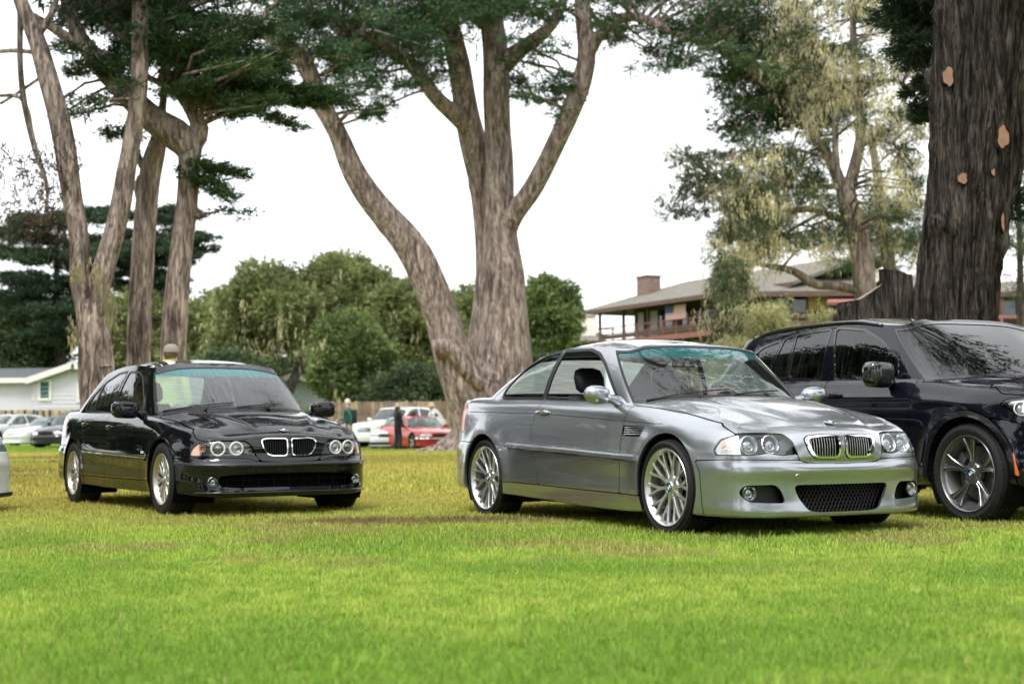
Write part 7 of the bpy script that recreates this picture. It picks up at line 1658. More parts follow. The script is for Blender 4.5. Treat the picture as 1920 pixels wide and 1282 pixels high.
    for q in (-1, 1):
        for k, (f, rr) in enumerate(zip(fw, ((.6, 1.9), (1.5, 2.5), (2., 2.8), (2.2, 3.2)))):
            B.green('side_window' if k < 3 else 'quarter_window', lambda a, v, x, y, z, s: f(a, x, z)-.003, 'dark_wet_glass', off=-.004, flange=0, r=rr, side=q, parent=doors[q, 0 if k == 0 else 1])
        h = bpy.data.objects.new('headlight', None); h.empty_display_size = .05; link(h, root)
        kw = dict(parent=h, r=(.55, 1.25), side=q, t=(5.5, 10))
        B.piece('lens', lambda a, t, x, y, z, s: f_hl(a, z), 'lamp_glass', off=-.001, flange=0, gap=.002, **kw)
        B.piece('housing', lambda a, t, x, y, z, s: f_hl(a, z)+.004, 'lamp_dark', off=-.06, flange=-.03, gap=0, fl_mat='lamp_dark', **kw)
        B.piece('reflector', lambda a, t, x, y, z, s: np.minimum(f_hl(a, z)-.02, a-.95), 'reflector', off=-.035, flange=.02, gap=0, **kw)
        for a0 in (.78, 1.0):
            P, n = point_at(bl, a0*q, .835); n = (n+Vector((1.2, 0, 0))).normalized(); lu = lamp_unit(h, frame_at(P-n*.035, n), .048, 'ring_pale', depth=.03)
        add_kidney(B, root, q, kid, kidi, [.06+.036*i for i in range(9)], (4.5, 9.6), .45, 'trim_black')
        B.piece('air_inlet', lambda a, t, x, y, z, s: polysd(a, z, sidein)+.006, 'mesh_black', off=-.06, flange=-.05, gap=0, fl_mat='mesh_black', r=(.6, 1.0), side=q, t=(1.5, 5.5))
        B.piece('side_marker', lambda a, t, x, y, z, s: polysd(a, z, rpoly([(1.085, .522), (1.056, .517), (1.012, .362), (1.040, .362)], .01)), 'amber', off=.004, flange=.01, gap=0, r=(.98, 1.12), side=q, t=(1.5, 4.5), dens=.006)
        vent = rpoly([(-.44, .63), (-.53, .60), (-.545, .47), (-.50, .43)], .012)
        B.piece('fender_vent', lambda a, t, x, y, z, s: sd_(x, y, z, vent), 'gloss_trim', off=.008, flange=.016, gap=0, r=(1.85, 2.15), side=q, t=(2, 6.5))
        mirror(root, (-.93, q*.86, 1.072), q, 'gloss_trim', (.17, .27, .20), 'square', .02)
        mb = MB(); pts = [rg.pos(np.array([u]), np.array([.985]), .0)[0]+np.array([0, 0, .014*min(1, 6*min(k, 20-k)/20)]) for k, u in enumerate(np.linspace(1.0, 2.85, 21)*q)]
        mb.tube(pts, .016, 8); mb.build('roof_rail', 'gloss_trim', root, True)
    B.piece('intake_recess', lambda a, t, x, y, z, s: polysd(s, z, intake)+.006, 'well_black', off=-.085, flange=-.07, gap=0, fl_mat='mesh_black', r=(0, .65), t=(1., 5.2))
    P = bl.pos(np.array([0.]), np.array([10.6]))[0]; emblem(.042, hood, frame_at(Vector(P)+Vector((.01, 0, .006)), Vector((.5, 0, .86)), Vector((-1, 0, .3))))
    handle(bl, -1.515, .972, root, paintm); handle(bl, -2.45, 1.0, root, paintm)
    mb = MB(); mb.box((-1.43, 0, .31), (1.95, 1.62, .10)); mb.box((-1.4, 0, .37), (3.7, 1.05, .12)); mb.box((.30, 0, .45), (.6, 1.2, .35)); mb.box((.55, 0, .70), (.16, 1.3, .4)); mb.box((-3.4, 0, .45), (.5, 1.4, .2)); mb.build('underbody', 'well_black', root)
    for cx, cz in cs: wheel_well(root, cx, cz, RA+.002, .52, .91)
    interior(root, -.45, -.62, 1.05, -1.45, .58, -2.35, .72, yd=.38, hw=.74)
    st = dict(R=.368, rim=.276, W=.245, kind='D', n=5, rimmat='alloy_mid', spokemat='alloy_mid', lip=.008, dish=.04, face=.4, hubd=.045, cal=2.7, calmat='caliper')
    for x_, sg in ((0, -1), (0, 1), (-WB, -1), (-WB, 1)):
        wh = make_wheel(root, x_, sg*.805, .368, sg, dict(st, rot=math.pi/2 if x_ == 0 else .25))
        if x_ == 0 and sg < 0: tyre_text(wh, 'P  ZERO', .322, -.1225-.013, .036, math.pi/2)
def tyre_text(wh, s, r, y, size, a0):
    """raised lettering on a sidewall"""
    for i, ch in enumerate(s):
        if ch == ' ': continue
        cu = bpy.data.curves.new('letter', 'FONT'); cu.body = ch; cu.size = size; cu.align_x = 'CENTER'; cu.align_y = 'CENTER'; cu.extrude = .001
        tmp = bpy.data.objects.new('tmp', cu); C.objects.link(tmp); dg = bpy.context.evaluated_depsgraph_get(); me = bpy.data.meshes.new_from_object(tmp.evaluated_get(dg)); bpy.data.objects.remove(tmp)
        a = a0-(i-(len(s)-1)/2)*size*.85/r
        M = Matrix.Translation((r*math.cos(a), y, r*math.sin(a))) @ Matrix.Rotation(math.pi/2-a, 4, 'Y') @ Matrix.Rotation(math.pi/2, 4, 'X')
        me.transform(M); me.materials.clear(); me.materials.append(MATS['tyre_mark']); link(bpy.data.objects.new('sidewall_letter', me), wh)
mat('alloy_mid', (.20, .20, .205), .3, metal=.8, coat=.4)
mat('gloss_trim', (.005, .005, .006), .18, coat=.8)
glass('dark_screen_glass', (.05, .055, .06), 1., streak=.12, axis='x')
SUV = thing('suv_car', 'black rain streaked SUV with tinted windows and dark two tone wheels', 'car', (4.1337, 11.5136, 0), -1.1127)
build_suv(SUV)
# ---------------------------------------------------------------- parked cars across the field
FAR = {
 'coupe': dict(plan=E46_PLAN, keys=E46_KEYS, bot=E46_BOT, top=E46_TOP, bow=E46_BOW, wb=2.731, R=.32, Ra=.36, sc=.86, se=1.95, cowl=[(-.36, 0, .935), (-.375, .3, .93), (-.43, .52, .915), (-.50, .66, .893)], deck=(4.16, 5.02, [(-3.06, 0, 1.0), (-3.03, .35, .998), (-2.9, .66, .99)]), uf=.66, ur=2.45,
   win=[[(-.765, .903), (-1.11, 1.19), (-1.24, 1.275), (-1.38, 1.313), (-1.77, 1.322), (-1.80, 1.30), (-1.865, .948)], [(-1.905, .955), (-1.84, 1.322), (-2.10, 1.305), (-2.37, 1.238), (-2.58, 1.04), (-2.59, .980)]], hl=[(.36, .555), (.40, .655), (.80, .66), (.92, .60), (.90, .545)], ws=(.672, .125, .93), rw=2.62, side=(.60, 2.56)),
 'saloon': dict(plan=E39_PLAN, keys=E39_KEYS, bot=E39_BOT, top=E39_TOP, bow=E39_BOW, wb=2.83, R=.32, Ra=.355, sc=.86, se=1.90, cowl=[(-.40, 0, .915), (-.42, .3, .91), (-.47, .52, .90), (-.54, .67, .878)], deck=(4.42, 5.2, [(-3.28, 0, .965), (-3.25, .35, .962), (-3.1, .66, .955)]), uf=.66, ur=2.72,
   win=[[(-.83, .878), (-.955, 1.03), (-1.21, 1.235), (-1.345, 1.283), (-1.60, 1.298), (-1.63, 1.28), (-1.745, .912)], [(-1.83, .916), (-1.70, 1.305), (-2.0, 1.296), (-2.36, 1.225), (-2.375, 1.20), (-2.43, .938)], [(-2.465, .945), (-2.41, 1.205), (-2.60, 1.08), (-2.72, .950)]], hl=[(.34, .525), (.38, .63), (.80, .63), (.91, .57), (.90, .525)], ws=(.648, .05, .86), rw=2.86, side=(.6, 2.8)),
 'suv': dict(plan=X3_PLAN, keys=X3_KEYS, bot=X3_BOT, top=X3_TOP, bow=X3_BOW, wb=2.864, R=.368, Ra=.41, sc=1.0, se=2.02, cowl=[(-.33, 0, 1.08), (-.35, .35, 1.075), (-.42, .60, 1.065), (-.52, .74, 1.055)], deck=None, uf=.66, ur=3.05,
   win=[[(-.845, 1.085), (-.895, 1.25), (-1.14, 1.405), (-1.36, 1.500), (-1.69, 1.537), (-1.72, 1.52), (-1.60, 1.098)], [(-1.79, 1.112), (-1.79, 1.532), (-2.43, 1.49), (-2.5, 1.15)], [(-2.57, 1.19), (-2.48, 1.478), (-2.72, 1.43), (-2.96, 1.29), (-2.94, 1.25)]], hl=[(.62, .80), (.66, .89), (1.05, .90), (1.17, .86), (1.05, .79)], ws=(.70, .16, .90), rw=3.2, side=(.62, 3.1))}
def far_wheel(root, x, y, R_, sg, rimm):
    w = bpy.data.objects.new('wheel', None); w.empty_display_size = .1; link(w, root); w.location = (x, y, R_); w.rotation_euler = (0, 0, 0 if sg < 0 else math.pi); rr = R_*.70
    mb = MB(); mb.lathe([(rr, -.10), (rr+.02, -.115), (R_-.03, -.118), (R_-.004, -.09), (R_, 0), (R_-.004, .09), (R_-.03, .115), (rr, .10)], 28); mb.build('tyre', 'rubber', w, True)
    mb = MB(); mb.lathe([(rr+.003, -.112), (rr-.015, -.105), (rr-.03, -.05), (0, -.045)], 28); mb.build('rim', 'alloy_dark', w, True)
    mb = MB()
    for k in range(5): a = 2*math.pi*k/5+.3; ribbon(mb, [(.03, a), (rr*.5, a), (rr-.012, a)], [.035, .028, .034], [-.09, -.092, -.1], .03)
    mb.build('spokes', rimm, w)
def far_car(label, kind, paintm, pos, yaw, s=(1, 1, 1), roof=None, rimm='alloy', lamps='reflector', step=.045, grille=None, bumper=None, group='cars parked across the field', roofz=0., glassm='far_glass', name='parked_car', lampz=0.):
    k = FAR[kind]; sx, sy, sz = s
    P3 = lambda L: [(a*sx, b*sy, c*sz) for a, b, c in L]
    plan = [(a*sx, b*sy) for a, b in k['plan']]; keys = [((p[0]*sx, p[1]*sy), [(d*sy, z*sz) for d, z in rows]) for p, rows in k['keys']]
    root = thing(name, label, 'car', pos, yaw, group)
    WB, R_, Ra = k['wb']*sx, k['R'], k['Ra']; cs = [(0, R_), (-WB, R_)]
    top_ = [(a, b, c+roofz) for a, b, c in P3(k['top'])]
    bl = Belt(plan, keys, arch_flare(cs, .012, .05, Ra)); rg = Ring(P3(k['bot']), top_, k['bow']); B = CarBody(root, bl, rg, paintm, step, 34)
    arch = lambda x, y, z: arch_field(x, y, z, cs, Ra); hl = rpoly([(a*sy, z*sz+lampz) for a, z in k['hl']], .015)
    B.piece('body', lambda a, t, x, y, z, s_: np.minimum.reduce([arch(x, y, z), -polysd(a, z, hl)]), flange=.03)
    B.piece('headlight', lambda a, t, x, y, z, s_: polysd(a, z, hl), lamps, off=-.01, flange=0, gap=0, r=(0, 1.4), side=2, dens=.03)
    hz = 1.0
    cw = P3(k['cowl']); B.top('hood', hood_coons(bl, k['sc']*(sx+sy)/2, k['se']*(sx+sy)/2, cw), n=(30, 26), flange=0)
    if k['deck']: B.top('deck_lid', deck_coons(bl, rg, k['deck'][0]*(sx+sy)/2, k['deck'][1]*(sx+sy)/2, P3(k['deck'][2])), n=(26, 20), flange=0)
    q = rg.U/{'coupe': 3.13, 'saloon': 3.42, 'suv': 3.9}[kind] if False else 1.
    B.top('roof', roof_coons(rg, k['uf']*(sx+sy)/2, min(k['ur']*(sx+sy)/2, rg.U-.3), .02), roof or paintm, n=(30, 30), flange=0)
    h0 = np.mean([b[2] for b in P3(k['bot'])]); zmap = lambda z: z*sz+roofz*np.clip((z*sz-h0)/.42, 0, 1)
    wins = [rpoly([(a*sx, zmap(z)) for a, z in p], .02) for p in k['win']]; m_ = (sx+sy)/2; e0, e1, e2 = k['ws']
    f_ws = lambda a, v: np.minimum.reduce([e0*m_-a+e1*v, (v-.03)*.5, (e2-v)*.5]); f_rw = lambda a, v: np.minimum.reduce([a-(rg.U-.5), (v-.06)*.45, (.92-v)*.45]); sd = lambda a: np.minimum(a-k['side'][0]*m_, k['side'][1]*m_-a)
    fw = [lambda a, x, z, p=p: np.minimum(polysd(x, z, p), sd(a)) for p in wins]
    allw = lambda a, v, x, z: np.maximum.reduce([f_ws(a, v), f_rw(a, v)]+[f(a, x, z) for f in fw])
    B.green('pillars', lambda a, v, x, y, z, s_: -allw(a, v, x, z)-.003, roof or paintm, flange=.015)
    B.green('windscreen', lambda a, v, x, y, z, s_: f_ws(a, v), glassm, off=-.003, flange=0, r=(0, .95)); B.green('rear_window', lambda a, v, x, y, z, s_: f_rw(a, v), glassm, off=-.003, flange=0, r=(rg.U-.6, 9), side=2)
    for f in fw: B.green('side_window', lambda a, v, x, y, z, s_: f(a, x, z), glassm, off=-.003, flange=0, r=(.5, rg.U-.1), side=2)
    mb = MB(); mb.box((-WB/2, 0, .45*sz), (WB*.72, 1.3*sy, .3)); mb.box((.25, 0, .4*sz), (.5, 1.2*sy, .3)); mb.box((-WB-.35, 0, .45*sz), (.5, 1.2*sy, .25)); mb.build('underbody', 'well_black', root)
    for y_ in (-.36, .36): seat(root, -1.45*sx, y_, .42*sz, 'leather_black')
    for x_, sg in ((0, -1), (0, 1), (-WB, -1), (-WB, 1)): far_wheel(root, x_, sg*.76*sy, R_, sg, rimm)
    for cx, cz in cs: wheel_well(root, cx, cz, Ra+.002, .48*sy, .84*sy)
    for sg in (-1, 1): p = rg.pos(np.array([.86*m_*sg]), np.array([.04]))[0]; mirror(root, (p[0], p[1]-sg*.02, p[2]+.02), sg, paintm, (.12, .2, .14), 'oval', .05)
    if grille: g0, g1, gw, gm = grille; B.piece('grille', lambda a, t, x, y, z, s_: np.minimum.reduce([gw-a, z-g0, g1-z]), gm, off=.006, flange=.02, gap=0, r=(0, gw+.1), dens=.03)
    if bumper: b0, b1, bm = bumper; B.piece('bumper_bar', lambda a, t, x, y, z, s_: np.minimum.reduce([1.05*m_-a, z-b0, b1-z]), bm, off=.03, flange=.03, gap=0, r=(0, 1.15), dens=.03)
    return root, B
paint('pearl_paint', (.62, .63, .61), .35, .3); mat('soft_top', (.10, .105, .11), .9); mat('lamp_mix', (.30, .32, .35), .1, metal=.6, coat=1.)
glass('far_glass', (.42, .58, .55), 1.)
def at(u, Y): p = pix(u, 830, Y); return (p.x, p.y, float(gz(p.x, p.y)))
# red coupe and white neighbours
far_car('red low coupe with chrome bumper parked among white cars', 'coupe', 'red_paint', at(812, 57.5), R(-64), (1.06, 1.0, .93), None, 'alloy', 'ring_pale', grille=(.50, .60, .34, 'trim_black'), bumper=(.40, .47, 'chrome'))
far_car('white SUV with black window pillars behind the woman in black', 'suv', 'white_paint', at(706, 63.5), R(-124), (1.08, 1.05, 1.08), lamps='lamp_mix', grille=(.70, .88, .34, 'satin_chrome'), bumper=(.45, .58, 'white_paint'))
far_car('white coupe nose with dark grille beside the red coupe', 'coupe', 'white_paint', at(737, 60.), R(-104), (1., .97, .93), lamps='lamp_mix', grille=(.50, .62, .36, 'trim_black'), bumper=(.20, .30, 'trim_black'))
far_car('white hatchback tail end right of the red coupe', 'saloon', 'white_paint', at(868, 69.), R(-60), (.95, .98, 1.))
far_car('silver blue saloon behind the man in the green jacket', 'saloon', 'blue_paint', at(606, 66.), R(-152), (.96, .98, 1.), 'grey_paint')
far_car('pale silver soft top roadster parked in front of the plank fence', 'coupe', 'pearl_paint', at(48, 64.), R(-128), (.94, 1., .92), 'soft_top', roofz=-.02, lamps='ring_pale')
far_car('white saloon roof seen behind the roadster', 'saloon', 'white_paint', at(98, 73.), R(-140), (1., 1., 1.02))
far_car('dark grey hatchback beside the rear of the black saloon', 'saloon', 'dark_paint', at(104, 60.), R(-112), (.9, .98, 1.06))
far_car('green glassed pale car at the end of the plank fence', 'saloon', 'grey_paint', at(-28, 71.), R(-130), (1., 1., 1.))
# white crossover whose nose reaches in beside the black saloon
far_car('white low nosed car parked beside the black saloon', 'coupe', 'white_paint', (-5.5, 13.6, 0), R(-20), (1., 1., 1.02), step=.025, lamps='lamp_mix', grille=(.53, .62, .28, 'trim_black'), bumper=(.15, .19, 'trim_black'), group=None)
# ---------------------------------------------------------------- people
mat('skin', (.50, .30, .21), .55); mat('hair_white', (.62, .60, .57), .7); mat('hair_black', (.012, .010, .010), .5); mat('hair_brown', (.10, .06, .04), .6)
mat('jacket_green', (.012, .10, .075), .7); mat('cloth_navy', (.02, .028, .05), .8); mat('cloth_black', (.012, .012, .014), .8); mat('cloth_white', (.70, .70, .72), .8); mat('cloth_hivis', (.62, .78, .02), .6, emit=None); mat('cloth_teal', (.01, .07, .075), .7); mat('hat_straw', (.62, .47, .33), .8); mat('cap_grey', (.26, .23, .20), .8); mat('shoe_dark', (.03, .025, .022), .6); mat('backpack_black', (.012, .013, .018), .7)
def person(label, pos, H, yaw, top, legs, hair, hat=None, hatm=None, stride=.14, arm=(.2, -.25, .5, .4), lean=.03, longhair=False, pack=False, head_turn=0., flare=False, long_top=False, collar=None, group='people walking on the field'):
    """faces local +X. arm = (right swing, left swing, right elbow bend, left elbow bend)"""
    s = H/1.75; root = thing('person', label, 'person', pos, yaw, group)
    V, E, Rr, B = [], [], [], []
    def v(p, r, par, bone): V.append((p[0]*s+lean*p[2]*s*.6, p[1]*s, p[2]*s)); Rr.append(r*s); (E.append((par, len(V)-1)) if par is not None else None); B.append(bone); return len(V)-1
    pel = v((0, 0, .95), .135, None, 'leg'); wa = v((0, 0, 1.08), .125, pel, 'top'); ch = v((.01, 0, 1.28), .15, wa, 'top'); sh = v((0, 0, 1.42), .105, ch, 'top'); nk = v((.005, 0, 1.50), .052, sh, 'skin'); h1 = v((.02, 0, 1.57), .075, nk, 'skin'); h2 = v((.02, 0, 1.66), .088, h1, 'skin'); h3 = v((.015, 0, 1.725), .06, h2, 'skin'); v((.105, 0, 1.615), .018, h2, 'skin')
    for sg, sw in ((-1, stride), (1, -stride)):
        hp = v((0, sg*.09, .90), .105, pel, 'leg'); kn = v((sw*.55+.03, sg*.095, .50), .072 if not flare else .085, hp, 'leg'); an = v((sw*1.0-.02, sg*.10, .10), .050 if not flare else .085, kn, 'leg'); hl_ = v((sw*1.0-.03, sg*.10, .045), .045, an, 'shoe'); v((sw*1.0+.13, sg*.11, .04), .038, hl_, 'shoe')
    for sg, sw, el in ((-1, arm[0], arm[2]), (1, arm[1], arm[3])):
        s1 = v((0, sg*.17, 1.42), .075, sh, 'top'); e = (math.sin(sw)*.29, sg*.235, 1.42-math.cos(sw)*.29); eb = v(e, .052, s1, 'top'); f = (e[0]+math.sin(sw+el)*.24, sg*.235, e[2]-math.cos(sw+el)*.24); wr = v(f, .034, eb, 'top'); dx, dz = math.sin(sw+el), -math.cos(sw+el)
        pm = v((f[0]+dx*.07, sg*.235, f[2]+dz*.07), .034, wr, 'skin')
        for k in range(4): q = (k-1.5)*.019; a = v((f[0]+dx*.125-dz*q, sg*.232, f[2]+dz*.125+dx*q), .0095, pm, 'skin'); v((f[0]+dx*(.165-.008*abs(k-1.3))-dz*q, sg*.220, f[2]+dz*(.165-.008*abs(k-1.3))+dx*q), .0085, a, 'skin')
        t = v((f[0]+dx*.06-dz*.04, sg*.215, f[2]+dz*.06+dx*.04), .011, pm, 'skin'); v((f[0]+dx*.10-dz*.055, sg*.208, f[2]+dz*.10+dx*.055), .009, t, 'skin')
    me = bpy.data.meshes.new('body'); me.from_pydata(V, E, []); o = bpy.data.objects.new('body', me); C.objects.link(o)
    sk = o.modifiers.new('skin', 'SKIN'); 
    for i, r_ in enumerate(Rr): me.skin_vertices[0].data[i].radius = (r_, r_*(1.25 if B[i] == 'top' and i in (wa, ch) else 1.)); 
    me.skin_vertices[0].data[pel].use_root = True
    ss = o.modifiers.new('sub', 'SUBSURF'); ss.levels = 1; ss.render_levels = 1
    dg = bpy.context.evaluated_depsgraph_get(); nm = bpy.data.meshes.new_from_object(o.evaluated_get(dg)); bpy.data.objects.remove(o)
    ms = {'skin': 'skin', 'top': top, 'leg': legs, 'shoe': 'shoe_dark'}; ks = list(ms); nm.materials.clear()
    for k in ks: nm.materials.append(MATS[ms[k]])
    VA = np.array(V)
    segs = [(a, b) for a, b in E]
    A = VA[[a for a, b in segs]]; D = VA[[b for a, b in segs]]-A; DD = (D*D).sum(1)+1e-9
    for p in nm.polygons:
        c = np.array(p.center); t = np.clip(((c-A)*D).sum(1)/DD, 0, 1); d = ((A+D*t[:, None]-c)**2).sum(1); i = int(d.argmin()); bn = B[segs[i][1]] if t[i] > .35 or B[segs[i][1]] == B[segs[i][0]] else B[segs[i][0]]
        if long_top and bn == 'leg' and c[2] > .62*s: bn = 'top'
        p.material_index = ks.index(bn); p.use_smooth = True
    link(bpy.data.objects.new('body', nm), root)
    hx = .02*s+lean*1.66*s*.6; hz = 1.66*s
    mb = MB(); n = 16; VV = []                     # hair cap
    for i in range(7):
        ph = math.pi*.62*i/6
        for k in range(n):
            a = 2*math.pi*k/n; front = math.cos(a); rr = .100*s*(1+.02*math.sin(3*a)); lim = ph*(.72 if front > .55 else 1.)
            VV.append((hx-.008*s+rr*math.sin(lim)*math.cos(a), rr*.88*math.sin(lim)*math.sin(a), hz+.012*s+rr*1.12*math.cos(lim)))
    mb.add(VV, [(i*n+k, i*n+(k+1) % n, (i+1)*n+(k+1) % n, (i+1)*n+k) for i in range(6) for k in range(n)]); mb.build('hair', hair, root, True)
    if longhair:
        mb = MB(); VV = []
        for i in range(8):
            t = i/7; z = hz+.06*s-t*.62*s; w_ = (.085+.05*math.sin(math.pi*min(1, t*1.1)))*s*(1-.35*max(0, t-.7)); xb = hx-.085*s-.05*s*math.sin(t*2.2)
            for k in range(10): a = math.pi/2+math.pi*k/9; VV.append((xb+.045*s*math.cos(a)+.03*s, w_*math.sin(a), z))
            for k in range(4): VV.append((xb+.02*s, w_*(-.8+1.6*k/3), z))
        m_ = 14; mb.add(VV, [(i*m_+k, i*m_+(k+1) % m_, (i+1)*m_+(k+1) % m_, (i+1)*m_+k) for i in range(7) for k in range(m_)]+[tuple(range(m_)), tuple(7*m_+k for k in range(m_-1, -1, -1))]); mb.build('long_hair', hair, root, True)
    if hat:
        mb = MB(); z0 = hz+.045*s
        pr = ([(.001, .135), (.06, .132), (.098, .10), (.106, .02), (.108, 0)] if hat == 'brim' else [(.001, .098), (.04, .094), (.075, .075), (.096, .04), (.103, .0), (.103, -.02)])+([(.19, -.012), (.192, -.020), (.108, -.010)] if hat == 'brim' else [(.108, -.012)])
        mb.lathe([(r_*s, h*s) for r_, h in pr], 22, 'Z', (hx-.005*s, 0, z0))
        if hat == 'cap':
            VV = []
            for k in range(9):
                a = -1.0+2.0*k/8; VV += [(hx+.095*s*math.cos(a), .095*s*math.sin(a), z0), (hx+(.10+.085*math.cos(a))*s*math.cos(a*.8), .10*s*math.sin(a), z0-.015*s)]
            mb.add(VV, [(2*k, 2*k+1, 2*k+3, 2*k+2) for k in range(8)])
        mb.build('hat', hatm, root, True, sharp=40)
    if collar:
        mb = MB(); cx = lean*1.5*s*.6; mb.lathe([(.20*s, 1.40*s), (.15*s, 1.475*s), (.105*s, 1.53*s), (.095*s, 1.59*s), (.085*s, 1.592*s), (.09*s, 1.50*s)], 20, 'Z', (cx, 0, 0)); mb.build('collar', collar, root, True)
    if pack:
        mb = MB(); xx = lean*1.25*s*.6-.20*s; mb.box((xx, 0, 1.2*s), (.17*s, .30*s, .46*s)); b_ = mb.build('backpack', 'backpack_black', root); bevel(b_, .05*s, 3, 30)
        mb = MB()
        for sg in (-1, 1): mb.tube([(xx+.06*s, sg*.10*s, 1.40*s), (xx+.2*s, sg*.12*s, 1.47*s), (xx+.34*s, sg*.13*s, 1.36*s), (xx+.30*s, sg*.16*s, 1.10*s), (xx+.06*s, sg*.13*s, 1.02*s)], .016*s, 6)
        stuff(mb.build('straps', 'backpack_black', root))
    return root
person('white haired man in green jacket with black backpack walking past parked cars', at(656, 50.), 1.76, R(185), 'jacket_green', 'cloth_navy', 'hair_white', stride=.22, arm=(.35, -.35, .9, .5), lean=.06, pack=True)
person('woman in long black top with long dark hair and straw hat before the red coupe', at(746, 56.5), 1.68, R(35), 'cloth_black', 'cloth_navy', 'hair_black', 'brim', 'hat_straw', .05, (.1, .1, .25, .25), .0, True, flare=True, long_top=True)
person('person in yellow high visibility top and grey cap behind the black saloon', (-4.85, 21.5, 0), 1.92, R(75), 'cloth_hivis', 'cloth_navy', 'hair_brown', 'cap', 'cap_grey', .05, (.1, .1, .3, .3), .02, collar='cloth_hivis')
person('person in white and navy top with pale hat standing behind the red coupe', at(811, 64.5), 1.82, R(200), 'cloth_white', 'cloth_navy', 'hair_white', 'brim', 'hat_straw', .04, (.1, .1, .4, .4), .02)
person('person in dark teal jacket standing by the board fence', at(601, 57.), 1.70, R(60), 'cloth_teal', 'cloth_black', 'hair_black', None, None, .05, (.15, .1, .6, .5), .05)
# ---------------------------------------------------------------- grass blades
def tuft(name, seed, nb, rad, h, w_, m, lean=.5):
    rs = np.random.default_rng(seed); V = []; F = []; mi = []
    for k in range(nb):
        a, r_ = rs.uniform(0, 6.283), rad*math.sqrt(rs.random()); x, y = r_*math.cos(a), r_*math.sin(a); d = rs.uniform(0, 6.283); L = h*rs.uniform(.5, 1.25); ln = lean*rs.uniform(.2, 1.2)*L; px, py = -math.sin(d)*w_/2, math.cos(d)*w_/2; dx, dy = math.cos(d)*ln, math.sin(d)*ln; b = len(V)
        V += [(x-px, y-py, -.006), (x+px, y+py, -.006), (x+dx*.4-px*.8, y+dy*.4-py*.8, L*.55), (x+dx*.4+px*.8, y+dy*.4+py*.8, L*.55), (x+dx, y+dy, L)]
        F += [(b, b+1, b+3, b+2), (b+2, b+3, b+4)]; s_ = 1 if rs.random() < .022 else 0; mi += [s_, s_]
    me = bpy.data.meshes.new(name); me.from_pydata(V, [], F)
    for q in m: me.materials.append(MATS[q])
    me.polygons.foreach_set('material_index', np.array(mi, np.int32)); me.update(); return bpy.data.objects.new(name, me)
def grass_field(name, pts, scale, objs, seed):
    col = bpy.data.collections.new(name+'_tufts')
    for o in objs: col.objects.link(o)
    me = bpy.data.meshes.new(name); me.vertices.add(len(pts)); me.vertices.foreach_set('co', pts.astype(np.float32).ravel()); at_ = me.attributes.new('sc', 'FLOAT', 'POINT'); at_.data.foreach_set('value', scale.astype(np.float32)); me.update()
    o = bpy.data.objects.new(name, me); C.objects.link(o); stuff(o)
    ng = bpy.data.node_groups.new(name, 'GeometryNodeTree'); ng.interface.new_socket('Geometry', in_out='INPUT', socket_type='NodeSocketGeometry'); ng.interface.new_socket('Geometry', in_out='OUTPUT', socket_type='NodeSocketGeometry')
    n, l = ng.nodes, ng.links; gi = n.new('NodeGroupInput'); go = n.new('NodeGroupOutput'); ip = n.new('GeometryNodeInstanceOnPoints'); ci = n.new('GeometryNodeCollectionInfo'); ci.inputs['Collection'].default_value = col; ci.inputs['Separate Children'].default_value = True; ci.inputs['Reset Children'].default_value = True
    ip.inputs['Pick Instance'].default_value = True; rv = n.new('FunctionNodeRandomValue'); rv.data_type = 'FLOAT_VECTOR'; rv.inputs['Min'].default_value = (-.12, -.12, 0); rv.inputs['Max'].default_value = (.12, .12, 6.283); rv.inputs['Seed'].default_value = seed
    na = n.new('GeometryNodeInputNamedAttribute'); na.data_type = 'FLOAT'; na.inputs['Name'].default_value = 'sc'
    l.new(gi.outputs[0], ip.inputs['Points']); l.new(ci.outputs[0], ip.inputs['Instance']); l.new(rv.outputs[0], ip.inputs['Rotation']); l.new(na.outputs[0], ip.inputs['Scale']); l.new(ip.outputs[0], go.inputs[0])
    md = o.modifiers.new('grass', 'NODES'); md.node_group = ng; return o
_rs = np.random.default_rng(99)
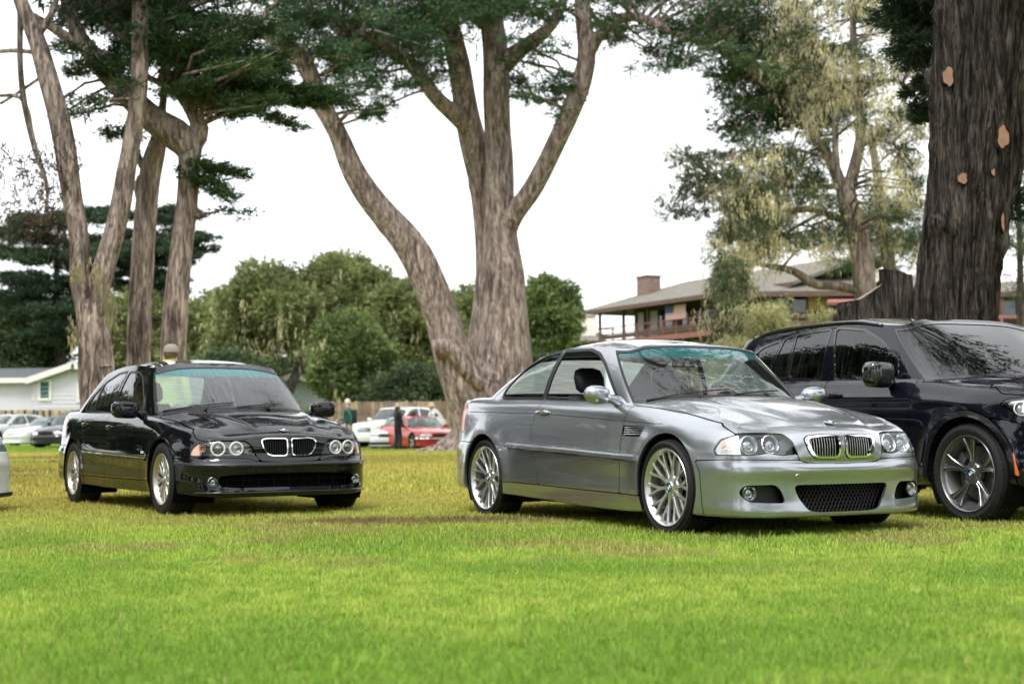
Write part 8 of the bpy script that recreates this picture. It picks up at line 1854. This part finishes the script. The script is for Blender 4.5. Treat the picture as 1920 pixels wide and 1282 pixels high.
def band(y0, y1, dens, marg, sc0, sc1):
    w1 = y1*.34+marg; n_ = int(2*w1*(y1-y0)*dens); x = _rs.uniform(-w1, w1, n_); y = _rs.uniform(y0, y1, n_); k = abs(x) < y*.34+marg; x, y = x[k], y[k]; s = _rs.uniform(sc0, sc1, len(x))
    # sparse where the earth is bare
    for (bx, by, rx, ry) in ((-.75, 11.75, .75, .35), (-8.6, 28.5, 1.6, 1.2), (-10., 38., 3., 2.)):
        q = ((x-bx)/rx)**2+((y-by)/ry)**2 < 1; keep = ~q | (_rs.random(len(x)) < .25); x, y, s = x[keep], y[keep], s[keep]
    return np.stack([x, y, gz(x, y)], 1), s
_near = [tuft('grass_tuft', 200+k, 30, .06, .028, .0036, ['grass_blade', 'straw_blade'], .9) for k in range(5)]
_mid = [tuft('grass_tuft', 220+k, 28, .11, .034, .0060, ['grass_blade', 'straw_blade'], .8) for k in range(5)]
_far = [tuft('grass_tuft', 240+k, 22, .30, .05, .016, ['grass_blade', 'straw_blade'], .7) for k in range(4)]
p, s = band(2.6, 8.5, 560, 2.3, .7, 1.3); grass_field('near_grass', p, s, _near, 1)
p, s = band(8.5, 17., 220, 2.6, .7, 1.35); grass_field('middle_grass', p, s, _mid, 2)
p, s = band(17., 64., 22, 3.5, .7, 1.4); grass_field('far_grass', p, s, _far, 3)
_weed = [tuft('grass_tuft', 280+k, 16, .05, .055, .006, ['grass_blade', 'straw_blade'], 1.1) for k in range(4)]
p, s = band(3., 16., 7, 1.5, .6, 1.2); grass_field('rough_tufts', p, s, _weed, 5)
# taller dry stalks in the straw patches
_dry = [tuft('straw_tuft', 260+k, 6, .05, .06, .0030, ['straw_blade', 'straw_blade'], .6) for k in range(4)]
x = _rs.uniform(-1.6, 3.6, 700); y = _rs.uniform(8.0, 12.2, 700); q = (np.sin(x*2.1+y*1.3)+np.sin(x*.9-y*2.3+1)) > .35; x, y = x[q], y[q]; grass_field('straw_stalks', np.stack([x, y, 0*x], 1), _rs.uniform(.6, 1.2, len(x)), _dry, 4)
